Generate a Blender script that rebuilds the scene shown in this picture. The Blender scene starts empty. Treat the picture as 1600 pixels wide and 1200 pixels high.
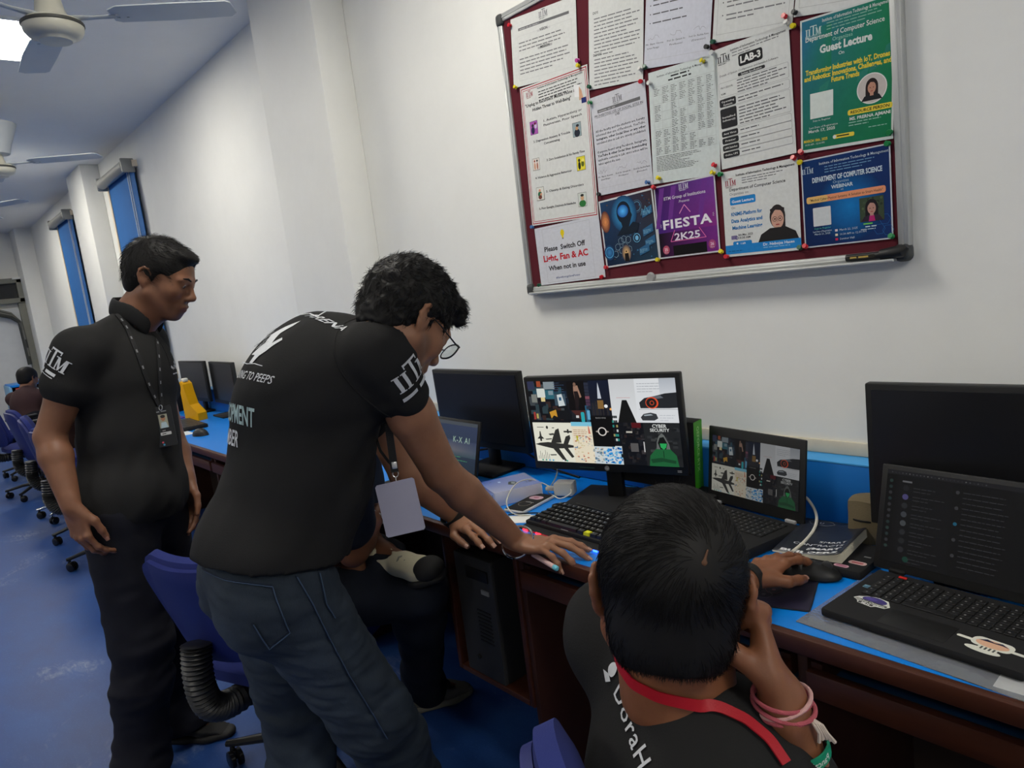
import bpy, bmesh, math, random
import numpy as np
from mathutils import Matrix, Vector, Euler, noise as mnoise
from mathutils.bvhtree import BVHTree

# ------------------------------------------------------------------ camera
S = bpy.context.scene
COL = S.collection
CAM_F = 1104.15                      # focal length in pixels of a 1600 px wide frame
CAM_POS = Vector((0.0, 0.0, 1.44))
C_RIGHT = Vector((0.65652654, 0.74465678, -0.12024636))
C_UP = Vector((-0.03352525, 0.18806274, 0.98158467))
C_FWD = Vector((-0.75355754, 0.6404051, -0.14843298))
cam_data = bpy.data.cameras.new('camera')
cam_data.sensor_width = 36.0
cam_data.lens = CAM_F / 1600.0 * 36.0
cam_data.clip_start = 0.02
cam_data.clip_end = 100
cam = bpy.data.objects.new('camera', cam_data)
COL.objects.link(cam)
M3 = Matrix((C_RIGHT, C_UP, -C_FWD)).transposed()
cam.matrix_world = Matrix.Translation(CAM_POS) @ M3.to_4x4()
S.camera = cam

# ------------------------------------------------------------------ exposure, world
S.view_settings.view_transform = 'Standard'
S.view_settings.look = 'None'
S.view_settings.gamma = 1.0
S.view_settings.use_curve_mapping = False
S.view_settings.exposure = 0.25
wd = bpy.data.worlds.new('world')
S.world = wd
wd.use_nodes = True
bg = wd.node_tree.nodes['Background']
bg.inputs[0].default_value = (0.55, 0.62, 0.75, 1)
bg.inputs[1].default_value = 0.15

PANEL_POWER = 20.5          # radiance of the recessed LED panels
PANEL_COLOR = (1.0, 0.955, 0.86)
PANELS = [(-4.40, 0.66), (-1.75, 0.70), (-7.3, 0.66), (-10.0, 0.66),
          (-4.52, -1.9), (-7.3, -1.9), (-10.0, -1.9), (-1.75, -1.9), (1.0, -1.9), (1.3, 0.70)]  # last three are unseen panels added as fill for people and right wall

# ------------------------------------------------------------------ helpers
V = Vector
rnd = random.Random(11)

def at(px, py, x=None, y=None, z=None, t=None):
    """world point seen in direction (px,py) of the photo, on a plane or at an axial distance"""
    d = C_RIGHT * ((px - 800) / CAM_F) + C_UP * ((600 - py) / CAM_F) + C_FWD
    if x is not None: t = x / d.x
    elif y is not None: t = y / d.y
    elif z is not None: t = (z - 1.44) / d.z
    return CAM_POS + d * t

def lin(c):
    return tuple((v / 255 / 12.92) if v / 255 <= 0.04045 else ((v / 255 + 0.055) / 1.055) ** 2.4 for v in c)

MATS = {}
def mat(name, rgb, rough=0.5, spec=0.4, metal=0.0, var=0.08, vscale=12.0, bump=0.0, bscale=200.0,
        stretch=None, emit=0.0, trans=0.0, sheen=0.0, alpha=1.0, ior=1.45):
    if name in MATS: return MATS[name]
    m = bpy.data.materials.new(name); m.use_nodes = True
    nt = m.node_tree; N = nt.nodes; L = nt.links
    b = N['Principled BSDF']
    tc = N.new('ShaderNodeTexCoord'); mp = N.new('ShaderNodeMapping')
    if stretch: mp.inputs['Scale'].default_value = stretch
    L.new(tc.outputs['Object'], mp.inputs[0])
    nz = N.new('ShaderNodeTexNoise'); nz.inputs['Scale'].default_value = vscale; nz.inputs['Detail'].default_value = 4
    L.new(mp.outputs[0], nz.inputs['Vector'])
    mx = N.new('ShaderNodeMixRGB'); mx.blend_type = 'MIX'
    c0 = tuple(max(0, v * (1 - var)) for v in rgb); c1 = tuple(min(1, v * (1 + var)) for v in rgb)
    mx.inputs[1].default_value = (*c0, 1); mx.inputs[2].default_value = (*c1, 1)
    L.new(nz.outputs[0], mx.inputs[0]); L.new(mx.outputs[0], b.inputs['Base Color'])
    b.inputs['Roughness'].default_value = rough
    b.inputs['Specular IOR Level'].default_value = spec
    b.inputs['Metallic'].default_value = metal
    b.inputs['IOR'].default_value = ior
    if sheen: b.inputs['Sheen Weight'].default_value = sheen
    if trans: b.inputs['Transmission Weight'].default_value = trans
    if alpha < 1: b.inputs['Alpha'].default_value = alpha
    if emit:
        b.inputs['Emission Color'].default_value = (*rgb, 1); b.inputs['Emission Strength'].default_value = emit
    if bump:
        n2 = N.new('ShaderNodeTexNoise'); n2.inputs['Scale'].default_value = bscale; n2.inputs['Detail'].default_value = 3
        L.new(mp.outputs[0], n2.inputs['Vector'])
        bp = N.new('ShaderNodeBump'); bp.inputs['Strength'].default_value = bump; bp.inputs['Distance'].default_value = 0.002
        L.new(n2.outputs[0], bp.inputs['Height']); L.new(bp.outputs[0], b.inputs['Normal'])
    MATS[name] = m
    return m

def attr_mat(name, glow=0.0, rough=0.55, spec=0.3, bump=0.0, bscale=150, sss=0.0, stretch=None):
    """colours printed on the thing are read from the mesh's own colour layer"""
    if name in MATS: return MATS[name]
    m = bpy.data.materials.new(name); m.use_nodes = True
    nt = m.node_tree; N = nt.nodes; L = nt.links
    b = N['Principled BSDF']
    a = N.new('ShaderNodeAttribute'); a.attribute_name = 'Col'
    nz = N.new('ShaderNodeTexNoise'); nz.inputs['Scale'].default_value = 25; nz.inputs['Detail'].default_value = 4
    mx = N.new('ShaderNodeMixRGB'); mx.blend_type = 'MULTIPLY'; mx.inputs[0].default_value = 0.18
    L.new(a.outputs['Color'], mx.inputs[1]); L.new(nz.outputs[0], mx.inputs[2])
    b.inputs['Roughness'].default_value = rough; b.inputs['Specular IOR Level'].default_value = spec
    if glow:
        b.inputs['Base Color'].default_value = (0.01, 0.01, 0.01, 1)
        L.new(a.outputs['Color'], b.inputs['Emission Color']); b.inputs['Emission Strength'].default_value = glow
    else:
        L.new(mx.outputs[0], b.inputs['Base Color'])
    if sss:
        b.inputs['Subsurface Weight'].default_value = sss; b.inputs['Subsurface Radius'].default_value = (0.012, 0.005, 0.003)
        b.inputs['Subsurface Scale'].default_value = 0.6
    if bump:
        tc = N.new('ShaderNodeTexCoord'); mp = N.new('ShaderNodeMapping')
        if stretch: mp.inputs['Scale'].default_value = stretch
        L.new(tc.outputs['Object'], mp.inputs[0])
        n2 = N.new('ShaderNodeTexNoise'); n2.inputs['Scale'].default_value = bscale; n2.inputs['Detail'].default_value = 3
        L.new(mp.outputs[0], n2.inputs['Vector'])
        bp = N.new('ShaderNodeBump'); bp.inputs['Strength'].default_value = bump; bp.inputs['Distance'].default_value = 0.002
        L.new(n2.outputs[0], bp.inputs['Height']); L.new(bp.outputs[0], b.inputs['Normal'])
    MATS[name] = m
    return m

def tag(o, label=None, cat=None, group=None, kind=None):
    if label: o['label'] = label
    if cat: o['category'] = cat
    if group: o['group'] = group
    if kind: o['kind'] = kind
    return o

def thing(name, label, cat, loc=(0, 0, 0), rot=(0, 0, 0), group=None):
    o = bpy.data.objects.new(name, None); COL.objects.link(o)
    o.empty_display_size = 0.05
    o.location = loc; o.rotation_euler = rot
    return tag(o, label, cat, group)

class MB:
    """collects shapes into ONE mesh object"""
    def __init__(s, T=None):
        s.v = []; s.f = []; s.m = []; s.sm = []; s.T = T or Matrix.Identity(4)
    def add(s, vs, fs, m=0, smooth=False, T=None):
        o = len(s.v); T = (s.T @ T) if T is not None else s.T
        s.v += [T @ V(v) for v in vs]
        for f in fs:
            s.f.append([i + o for i in f]); s.m.append(m); s.sm.append(smooth)
        return s
    def box(s, c, size, m=0, bev=0.0, T=None, seg=2):
        bm = bmesh.new(); bmesh.ops.create_cube(bm, size=1.0)
        for v in bm.verts: v.co = V((v.co.x * size[0] + c[0], v.co.y * size[1] + c[1], v.co.z * size[2] + c[2]))
        if bev > 0: bmesh.ops.bevel(bm, geom=list(bm.edges), offset=min(bev, min(size) * 0.45), segments=seg, affect='EDGES', profile=0.5)
        s.bm(bm, m, smooth=bev > 0, T=T); return s
    def bm(s, bm, m=0, smooth=False, T=None):
        bm.verts.index_update()
        s.add([v.co.copy() for v in bm.verts], [[v.index for v in f.verts] for f in bm.faces], m, smooth, T); bm.free()
        return s
    def tube(s, pts, r, n=8, m=0, cap=True, T=None, flat=1.0, upv=None):
        pts = [V(p) for p in pts]; k = len(pts)
        rr = r if hasattr(r, '__len__') else [r] * k
        vs = []; fs = []; prev = None
        for i, p in enumerate(pts):
            d = (pts[min(i + 1, k - 1)] - pts[max(i - 1, 0)])
            d = d.normalized() if d.length > 1e-9 else V((0, 0, 1))
            if prev is None:
                a = V(upv) if upv else (V((0, 0, 1)) if abs(d.z) < 0.9 else V((1, 0, 0)))
                u = (a - d * a.dot(d)).normalized()
            else:
                u = (prev - d * prev.dot(d)); u = u.normalized() if u.length > 1e-6 else prev
            prev = u; w = d.cross(u)
            for j in range(n):
                t = 2 * math.pi * j / n
                vs.append(p + u * (math.cos(t) * rr[i] * flat) + w * (math.sin(t) * rr[i]))
        for i in range(k - 1):
            for j in range(n):
                fs.append([i * n + j, i * n + (j + 1) % n, (i + 1) * n + (j + 1) % n, (i + 1) * n + j])
        if cap: fs.append(list(range(n - 1, -1, -1))); fs.append([(k - 1) * n + j for j in range(n)])
        return s.add(vs, fs, m, True, T)
    def lathe(s, prof, n=24, m=0, T=None, smooth=True):
        vs = []; fs = []
        for (r, z) in prof:
            for j in range(n):
                t = 2 * math.pi * j / n; vs.append((r * math.cos(t), r * math.sin(t), z))
        for i in range(len(prof) - 1):
            for j in range(n): fs.append([i * n + j, i * n + (j + 1) % n, (i + 1) * n + (j + 1) % n, (i + 1) * n + j])
        fs.append(list(range(n - 1, -1, -1))); fs.append([(len(prof) - 1) * n + j for j in range(n)])
        return s.add(vs, fs, m, smooth, T)
    def prism(s, poly, z0, z1, m=0, T=None, smooth=False):
        n = len(poly)
        vs = [(p[0], p[1], z0) for p in poly] + [(p[0], p[1], z1) for p in poly]
        fs = [list(range(n - 1, -1, -1)), list(range(n, 2 * n))] + [[i, (i + 1) % n, n + (i + 1) % n, n + i] for i in range(n)]
        return s.add(vs, fs, m, smooth, T)
    def build(s, name, mats, parent=None, world=False, autosmooth=40):
        me = bpy.data.meshes.new(name)
        me.from_pydata([tuple(v) for v in s.v], [], s.f)
        for m in (mats if isinstance(mats, (list, tuple)) else [mats]): me.materials.append(m)
        me.polygons.foreach_set('material_index', s.m)
        me.polygons.foreach_set('use_smooth', s.sm)
        bm = bmesh.new(); bm.from_mesh(me); bmesh.ops.recalc_face_normals(bm, faces=bm.faces)
        ang = math.radians(autosmooth)
        for e in bm.edges:
            if len(e.link_faces) == 2 and e.calc_face_angle(0) > ang: e.smooth = False
        bm.to_mesh(me); bm.free()
        me.update()
        return link(name, me, parent, world)

def wmat(o):
    B = Matrix.LocRotScale(o.location, o.rotation_euler, o.scale)
    return wmat(o.parent) @ o.matrix_parent_inverse @ B if o.parent else B

def link(name, me, parent=None, world=False):
    o = bpy.data.objects.new(name, me); COL.objects.link(o)
    if parent is not None:
        o.parent = parent
        if world: o.matrix_parent_inverse = wmat(parent).inverted()
    return o

def Rz(a): return Matrix.Rotation(a, 4, 'Z')
def Rx(a): return Matrix.Rotation(a, 4, 'X')
def Ry(a): return Matrix.Rotation(a, 4, 'Y')
def Tr(*a): return Matrix.Translation(V(a) if len(a) == 3 else V(a[0]))
def frame(o, x, y, z):
    M = Matrix((V(x), V(y), V(z))).transposed().to_4x4(); M.translation = V(o); return M

# ---- text outlines
_tc = {}
def text_shape(s, size, bold=0.0, align='CENTER', shear=0.0, spacing=1.0, res=2):
    key = (s, bold, align, shear, spacing, res)
    if key not in _tc:
        cu = bpy.data.curves.new('t', 'FONT'); cu.body = s; cu.size = 1.0; cu.offset = bold; cu.shear = shear
        cu.align_x = align; cu.space_character = spacing; cu.resolution_u = res; cu.fill_mode = 'FRONT'
        ob = bpy.data.objects.new('t', cu); COL.objects.link(ob)
        dg = bpy.context.evaluated_depsgraph_get()
        me = bpy.data.meshes.new_from_object(ob.evaluated_get(dg))
        _tc[key] = ([(v.co.x, v.co.y) for v in me.vertices], [list(p.vertices) for p in me.polygons])
        bpy.data.objects.remove(ob); bpy.data.curves.remove(cu); bpy.data.meshes.remove(me)
    vs, fs = _tc[key]
    return [(x * size, y * size) for x, y in vs], fs

class Pen:
    """flat artwork (u right, v up, metres) printed on a thing: one mesh, colours per face"""
    def __init__(s, dz=0.00001):
        s.v = []; s.f = []; s.c = []; s.lay = 0; s.dz = dz
    def _add(s, vs, fs, cols, up=True):
        if up: s.lay += 1
        o = len(s.v); s.v += [(x, y, s.lay * s.dz) for x, y in vs]
        for i, f in enumerate(fs):
            s.f.append([k + o for k in f])
            s.c.append([cols[k] for k in f] if isinstance(cols, list) else [cols] * len(f))
    def poly(s, pts, col): s._add(pts, [list(range(len(pts)))], lin(col)); return s
    def rect(s, x0, y0, x1, y1, col): return s.poly([(x0, y0), (x1, y0), (x1, y1), (x0, y1)], col)
    def grad(s, x0, y0, x1, y1, cb, ct, cb2=None, ct2=None):
        a, b, c, d = lin(cb), lin(cb2 or cb), lin(ct2 or ct), lin(ct)
        n = 10; vs = []; cs = []; fs = []
        for j in range(n + 1):
            for i in range(n + 1):
                u, w = i / n, j / n; vs.append((x0 + (x1 - x0) * u, y0 + (y1 - y0) * w))
                cs.append(tuple((a[k] * (1 - u) + b[k] * u) * (1 - w) + (d[k] * (1 - u) + c[k] * u) * w for k in range(3)))
        for j in range(n):
            for i in range(n): fs.append([j * (n + 1) + i, j * (n + 1) + i + 1, (j + 1) * (n + 1) + i + 1, (j + 1) * (n + 1) + i])
        s._add(vs, fs, cs); return s
    def ell(s, x, y, rx, ry, col, n=24, a0=0, a1=360):
        full = abs(a1 - a0) >= 360
        pts = [(x + rx * math.cos(math.radians(a0 + (a1 - a0) * i / n)), y + ry * math.sin(math.radians(a0 + (a1 - a0) * i / n))) for i in range(n + (0 if full else 1))]
        return s.poly(pts, col)
    def glowdisc(s, x, y, rx, ry, cin, cout, n=24):
        pts = [(x, y)] + [(x + rx * math.cos(2 * math.pi * i / n), y + ry * math.sin(2 * math.pi * i / n)) for i in range(n)]
        s._add(pts, [[0, 1 + i, 1 + (i + 1) % n] for i in range(n)], [lin(cin)] + [lin(cout)] * n); return s
    def ring(s, x, y, r0, r1, col, n=28):
        vs = []
        for i in range(n):
            t = 2 * math.pi * i / n; vs += [(x + r0 * math.cos(t), y + r0 * math.sin(t)), (x + r1 * math.cos(t), y + r1 * math.sin(t))]
        s._add(vs, [[2 * i, 2 * i + 1, (2 * i + 3) % (2 * n), (2 * i + 2) % (2 * n)] for i in range(n)], lin(col)); return s
    def rrect(s, x0, y0, x1, y1, r, col, n=5):
        pts = []
        for (cx, cy, a) in ((x1 - r, y1 - r, 0), (x0 + r, y1 - r, 90), (x0 + r, y0 + r, 180), (x1 - r, y0 + r, 270)):
            for i in range(n + 1):
                t = math.radians(a + 90 * i / n); pts.append((cx + r * math.cos(t), cy + r * math.sin(t)))
        return s.poly(pts, col)
    def line(s, x0, y0, x1, y1, w, col):
        dx, dy = x1 - x0, y1 - y0; l = math.hypot(dx, dy) or 1; nx, ny = -dy / l * w / 2, dx / l * w / 2
        return s.poly([(x0 - nx, y0 - ny), (x1 - nx, y1 - ny), (x1 + nx, y1 + ny), (x0 + nx, y0 + ny)], col)
    def path(s, pts, w, col):
        for a, b in zip(pts, pts[1:]): s.line(*a, *b, w, col)
        return s
    def frame(s, x0, y0, x1, y1, w, col):
        s.rect(x0, y0, x1, y0 + w, col); s.rect(x0, y1 - w, x1, y1, col); s.rect(x0, y0 + w, x0 + w, y1 - w, col); s.rect(x1 - w, y0 + w, x1, y1 - w, col); return s
    def text(s, x, y, size, st, col, bold=0.0, align='CENTER', shear=0.0, width=None, ang=0.0, spacing=1.0, res=2):
        vs, fs = text_shape(st, size, bold, align, shear, spacing, res)
        if not vs: return s
        if width:                                    # squeeze to the printed width
            w = max(v[0] for v in vs) - min(v[0] for v in vs)
            k = width / w if w > 0 else 1; vs = [(a * k, b) for a, b in vs]
        ca, sa = math.cos(ang), math.sin(ang)
        s._add([(x + a * ca - b * sa, y + a * sa + b * ca) for a, b in vs], fs, lin(col)); return s
    def lines(s, x0, x1, y, n, dy, h, col, rag=0.15, seed=1):
        """rows of small illegible print"""
        q = random.Random(seed); vs = []; fs = []
        for i in range(n):
            x = x0; end = x1 - (x1 - x0) * (rag * q.random() if i < n - 1 else q.uniform(rag, 0.6))
            while x < end:
                w = min(q.uniform(2.0, 6.0) * h, end - x)
                o = len(vs); yy = y - i * dy
                vs += [(x, yy), (x + w, yy), (x + w, yy + h * 0.62), (x, yy + h * 0.62)]; fs.append([o, o + 1, o + 2, o + 3])
                x += w + h * 0.7
        if vs: s._add(vs, fs, lin(col))
        return s
    def iitm(s, x, y, h, col, sub=True, col2=None):
        """the institute's serif letter logo, T taller than the other letters, x = centre"""
        a = h * 0.72; st = h * 0.13; sf = h * 0.05
        w = h * 1.75; x0 = x - w / 2
        def stem(cx, y0, y1, wd): s.rect(cx - st / 2, y0, cx + st / 2, y1, col); s.rect(cx - wd / 2, y0, cx + wd / 2, y0 + sf, col); s.rect(cx - wd / 2, y1 - sf, cx + wd / 2, y1, col)
        stem(x0 + h * .14, y, y + a, h * .26); stem(x0 + h * .44, y, y + a, h * .26)
        cT = x0 + h * .88; s.rect(cT - st / 2, y, cT + st / 2, y + h, col); s.rect(cT - h * .16, y, cT + h * .16, y + sf, col)
        s.rect(cT - h * .36, y + h - h * .09, cT + h * .36, y + h, col); s.rect(cT - h * .36, y + h * .80, cT - h * .31, y + h, col); s.rect(cT + h * .31, y + h * .80, cT + h * .36, y + h, col)
        m0, m1 = x0 + h * 1.17, x0 + h * 1.68
        s.rect(m0, y, m0 + sf * 1.4, y + a, col); s.rect(m1 - st, y, m1, y + a, col)
        s.poly([(m0, y + a), (m0 + st, y + a), ((m0 + m1) / 2 + st * .2, y + h * .1), ((m0 + m1) / 2 - st * .4, y)], col)
        s.poly([(m1 - st * .4, y + a), (m1 - st, y + a), ((m0 + m1) / 2 - st * .4, y), ((m0 + m1) / 2, y + h * .06)], col)
        s.rect(m0 - sf * 2, y, m0 + sf * 3, y + sf, col); s.rect(m1 - st - sf * 1.5, y, m1 + sf * 1.5, y + sf, col)
        s.rect(m0 - sf * 2, y + a - sf, m0 + st, y + a, col); s.rect(m1 - st, y + a - sf, m1 + sf * 2, y + a, col)
        if sub: s.rect(x0, y - h * .10, x0 + w, y - h * .07, col2 or col); s.lines(x0 + h * .1, x0 + w - h * .1, y - h * .26, 1, h * .1, h * .12, col2 or col, seed=3)
        return s
    def data(s): return s.v, s.f, s.c

def colmesh(name, vs, fs, cols, material, parent=None, world=False, smooth=False):
    me = bpy.data.meshes.new(name); me.from_pydata([tuple(v) for v in vs], [], fs)
    at_ = me.color_attributes.new('Col', 'FLOAT_COLOR', 'CORNER')
    flat = []
    for c in cols:
        for q in c: flat += [q[0], q[1], q[2], 1.0]
    at_.data.foreach_set('color', flat)
    me.materials.append(material)
    if smooth: me.polygons.foreach_set('use_smooth', [True] * len(me.polygons))
    me.update()
    return link(name, me, parent, world)

def printed(name, pen, T, material, parent=None, world=False, back=None, thick=0.0, edge=(235, 235, 232)):
    """artwork on the front of a thin sheet of real thickness"""
    vs, fs, cs = pen.data(); vs = [V(v) for v in vs]; fs = [list(f) for f in fs]; cs = list(cs)
    if back:
        w, h = back; o = len(vs)
        vs += [V((x, y, z)) for z in (-thick, 0) for (x, y) in ((0, 0), (w, 0), (w, h), (0, h))]
        for f in ([3, 2, 1, 0], [4, 5, 6, 7], [0, 1, 5, 4], [1, 2, 6, 5], [2, 3, 7, 6], [3, 0, 4, 7]):
            fs.append([k + o for k in f]); cs.append([lin(edge)] * 4)
    return colmesh(name, [T @ v for v in vs], fs, cs, material, parent, world)
# ------------------------------------------------------------------ room
WY = 1.71; CEIL = 2.92; X0 = -12.35; X1 = 2.6; Y0 = -4.2

def floor_mat():
    m = bpy.data.materials.new('blue_vinyl'); m.use_nodes = True; nt = m.node_tree; N = nt.nodes; L = nt.links
    b = N['Principled BSDF']; tc = N.new('ShaderNodeTexCoord')
    mp = N.new('ShaderNodeMapping'); mp.inputs['Scale'].default_value = (0.9, 1.8, 1); L.new(tc.outputs['Object'], mp.inputs[0])
    n1 = N.new('ShaderNodeTexNoise'); n1.inputs['Scale'].default_value = 2.2; n1.inputs['Detail'].default_value = 8; n1.inputs['Roughness'].default_value = .65
    L.new(mp.outputs[0], n1.inputs['Vector'])
    r1 = N.new('ShaderNodeValToRGB'); r1.color_ramp.elements[0].position = .30; r1.color_ramp.elements[0].color = (.009, .038, .17, 1)
    r1.color_ramp.elements[1].position = .72; r1.color_ramp.elements[1].color = (.028, .085, .28, 1)
    L.new(n1.outputs[0], r1.inputs[0])
    # worn pale patches, broken by long scratches
    n2 = N.new('ShaderNodeTexNoise'); n2.inputs['Scale'].default_value = 1.7; n2.inputs['Detail'].default_value = 6; n2.inputs['Roughness'].default_value = .75; n2.inputs['Distortion'].default_value = .6
    L.new(tc.outputs['Object'], n2.inputs['Vector'])
    r2 = N.new('ShaderNodeValToRGB'); r2.color_ramp.elements[0].position = .555; r2.color_ramp.elements[0].color = (0, 0, 0, 1)
    r2.color_ramp.elements[1].position = .76; r2.color_ramp.elements[1].color = (1, 1, 1, 1); L.new(n2.outputs[0], r2.inputs[0])
    mp3 = N.new('ShaderNodeMapping'); mp3.inputs['Scale'].default_value = (7, 26, 1); mp3.inputs['Rotation'].default_value = (0, 0, .5); L.new(tc.outputs['Object'], mp3.inputs[0])
    n3 = N.new('ShaderNodeTexNoise'); n3.inputs['Scale'].default_value = 1.6; n3.inputs['Detail'].default_value = 9; n3.inputs['Distortion'].default_value = 1.2; L.new(mp3.outputs[0], n3.inputs['Vector'])
    mul = N.new('ShaderNodeMath'); mul.operation = 'MULTIPLY'; L.new(r2.outputs[0], mul.inputs[0]); r3 = N.new('ShaderNodeValToRGB'); r3.color_ramp.elements[0].position = .38; r3.color_ramp.elements[1].position = .66; L.new(n3.outputs[0], r3.inputs[0]); L.new(r3.outputs[0], mul.inputs[1])
    mx = N.new('ShaderNodeMixRGB'); L.new(mul.outputs[0], mx.inputs[0]); L.new(r1.outputs[0], mx.inputs[1]); mx.inputs[2].default_value = (.26, .30, .40, 1)
    # fine speckle of the vinyl
    n4 = N.new('ShaderNodeTexNoise'); n4.inputs['Scale'].default_value = 160; n4.inputs['Detail'].default_value = 2; L.new(tc.outputs['Object'], n4.inputs['Vector'])
    r4 = N.new('ShaderNodeValToRGB'); r4.color_ramp.elements[0].position = .6; r4.color_ramp.elements[1].position = .72
    r4.color_ramp.elements[0].color = (0, 0, 0, 1); r4.color_ramp.elements[1].color = (.25, .25, .25, 1); L.new(n4.outputs[0], r4.inputs[0])
    m2 = N.new('ShaderNodeMixRGB'); L.new(r4.outputs[0], m2.inputs[0]); L.new(mx.outputs[0], m2.inputs[1]); m2.inputs[2].default_value = (.09, .18, .42, 1)
    L.new(m2.outputs[0], b.inputs['Base Color'])
    rr = N.new('ShaderNodeMapRange'); rr.inputs[3].default_value = .34; rr.inputs[4].default_value = .55; L.new(n1.outputs[0], rr.inputs[0]); L.new(rr.outputs[0], b.inputs['Roughness'])
    b.inputs['Specular IOR Level'].default_value = .3
    bp = N.new('ShaderNodeBump'); bp.inputs['Strength'].default_value = .12; bp.inputs['Distance'].default_value = .003; L.new(n1.outputs[0], bp.inputs['Height']); L.new(bp.outputs[0], b.inputs['Normal'])
    return m

def plaster(name, rgb, dirt=0.05):
    m = bpy.data.materials.new(name); m.use_nodes = True; nt = m.node_tree; N = nt.nodes; L = nt.links
    b = N['Principled BSDF']; tc = N.new('ShaderNodeTexCoord')
    n1 = N.new('ShaderNodeTexNoise'); n1.inputs['Scale'].default_value = 3.0; n1.inputs['Detail'].default_value = 7; n1.inputs['Roughness'].default_value = .7
    L.new(tc.outputs['Object'], n1.inputs['Vector'])
    r = N.new('ShaderNodeValToRGB'); r.color_ramp.elements[0].position = .25; r.color_ramp.elements[0].color = (*[c * (1 - dirt) for c in rgb], 1)
    r.color_ramp.elements[1].position = .6; r.color_ramp.elements[1].color = (*rgb, 1); L.new(n1.outputs[0], r.inputs[0]); L.new(r.outputs[0], b.inputs['Base Color'])
    n2 = N.new('ShaderNodeTexNoise'); n2.inputs['Scale'].default_value = 90; n2.inputs['Detail'].default_value = 3; L.new(tc.outputs['Object'], n2.inputs['Vector'])
    bp = N.new('ShaderNodeBump'); bp.inputs['Strength'].default_value = .08; bp.inputs['Distance'].default_value = .002; L.new(n2.outputs[0], bp.inputs['Height']); L.new(bp.outputs[0], b.inputs['Normal'])
    b.inputs['Roughness'].default_value = .6; b.inputs['Specular IOR Level'].default_value = .25
    return m

M_WALL = plaster('white_wall_paint', (.80, .80, .765))
M_CEIL = plaster('ceiling_paint', (.80, .79, .76), .04)
M_FLOOR = floor_mat()

def struct(name, mb, m, parent=None):
    o = mb.build(name, m, parent)
    if parent is None: o['kind'] = 'structure'
    return o

t_ = .12
struct('floor', MB().box(((X0 + X1) / 2, (Y0 + WY) / 2, -.05), (X1 - X0, WY - Y0, .1)), M_FLOOR)
struct('ceiling', MB().box(((X0 + X1) / 2, (Y0 + WY) / 2, CEIL + .05), (X1 - X0 + .4, WY - Y0 + .4, .1)), M_CEIL)
struct('wall_right', MB().box(((X0 + X1) / 2, WY + t_ / 2, CEIL / 2), (X1 - X0, t_, CEIL)), M_WALL)
struct('wall_far', MB().box((X0 - t_ / 2, (Y0 + WY) / 2, CEIL / 2), (t_, WY - Y0, CEIL)), M_WALL)
struct('wall_left', MB().box(((X0 + X1) / 2, Y0 - t_ / 2, CEIL / 2), (X1 - X0, t_, CEIL)), M_WALL)
struct('wall_near', MB().box((X1 + t_ / 2, (Y0 + WY) / 2, CEIL / 2), (t_, WY - Y0, CEIL)), M_WALL)
# pilasters that stand out of the long wall
struct('trim_1', MB().box((-3.125, WY - .0775, CEIL / 2), (.61, .155, CEIL), bev=.006), M_WALL)
struct('trim_2', MB().box((-7.82, WY - .0775, CEIL / 2), (.66, .155, CEIL), bev=.006), M_WALL)
struct('trim_3', MB().box((-12.1, WY - .10, CEIL / 2), (.5, .20, CEIL), bev=.006), M_WALL)

# recessed LED panels: frame and glowing diffuser
M_LED = mat('led_diffuser', PANEL_COLOR, emit=PANEL_POWER, var=0)
M_WHITE = mat('white_enamel', lin((225, 225, 220)), rough=.4)
far_txt = ['by the windows, behind the nearest fan', 'above the desks, nearest to the notice board', 'by the windows, beyond the second fan', 'by the windows, nearest to the far door', 'away from the windows, level with the nearest fan', 'away from the windows, level with the second fan', 'away from the windows, nearest to the far door', 'added for fill light, away from the windows, level with the notice board', 'added for fill light, away from the windows, behind the viewpoint', 'added for fill light, above the right end of the desks']
for i, (x, y) in enumerate(PANELS):
    o = thing('ceiling_light', 'square LED ceiling panel ' + far_txt[i], 'ceiling light', (x, y, CEIL), group='square LED ceiling panels')
    f = MB()
    for sx, sy, lx, ly in ((0, .30, .62, .02), (0, -.30, .62, .02), (.30, 0, .02, .58), (-.30, 0, .02, .58)): f.box((sx, sy, -.006), (lx, ly, .012))
    f.build('frame', M_WHITE, o)
    MB().box((0, 0, -.004), (.58, .58, .006)).build('diffuser', M_LED, o)

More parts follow.
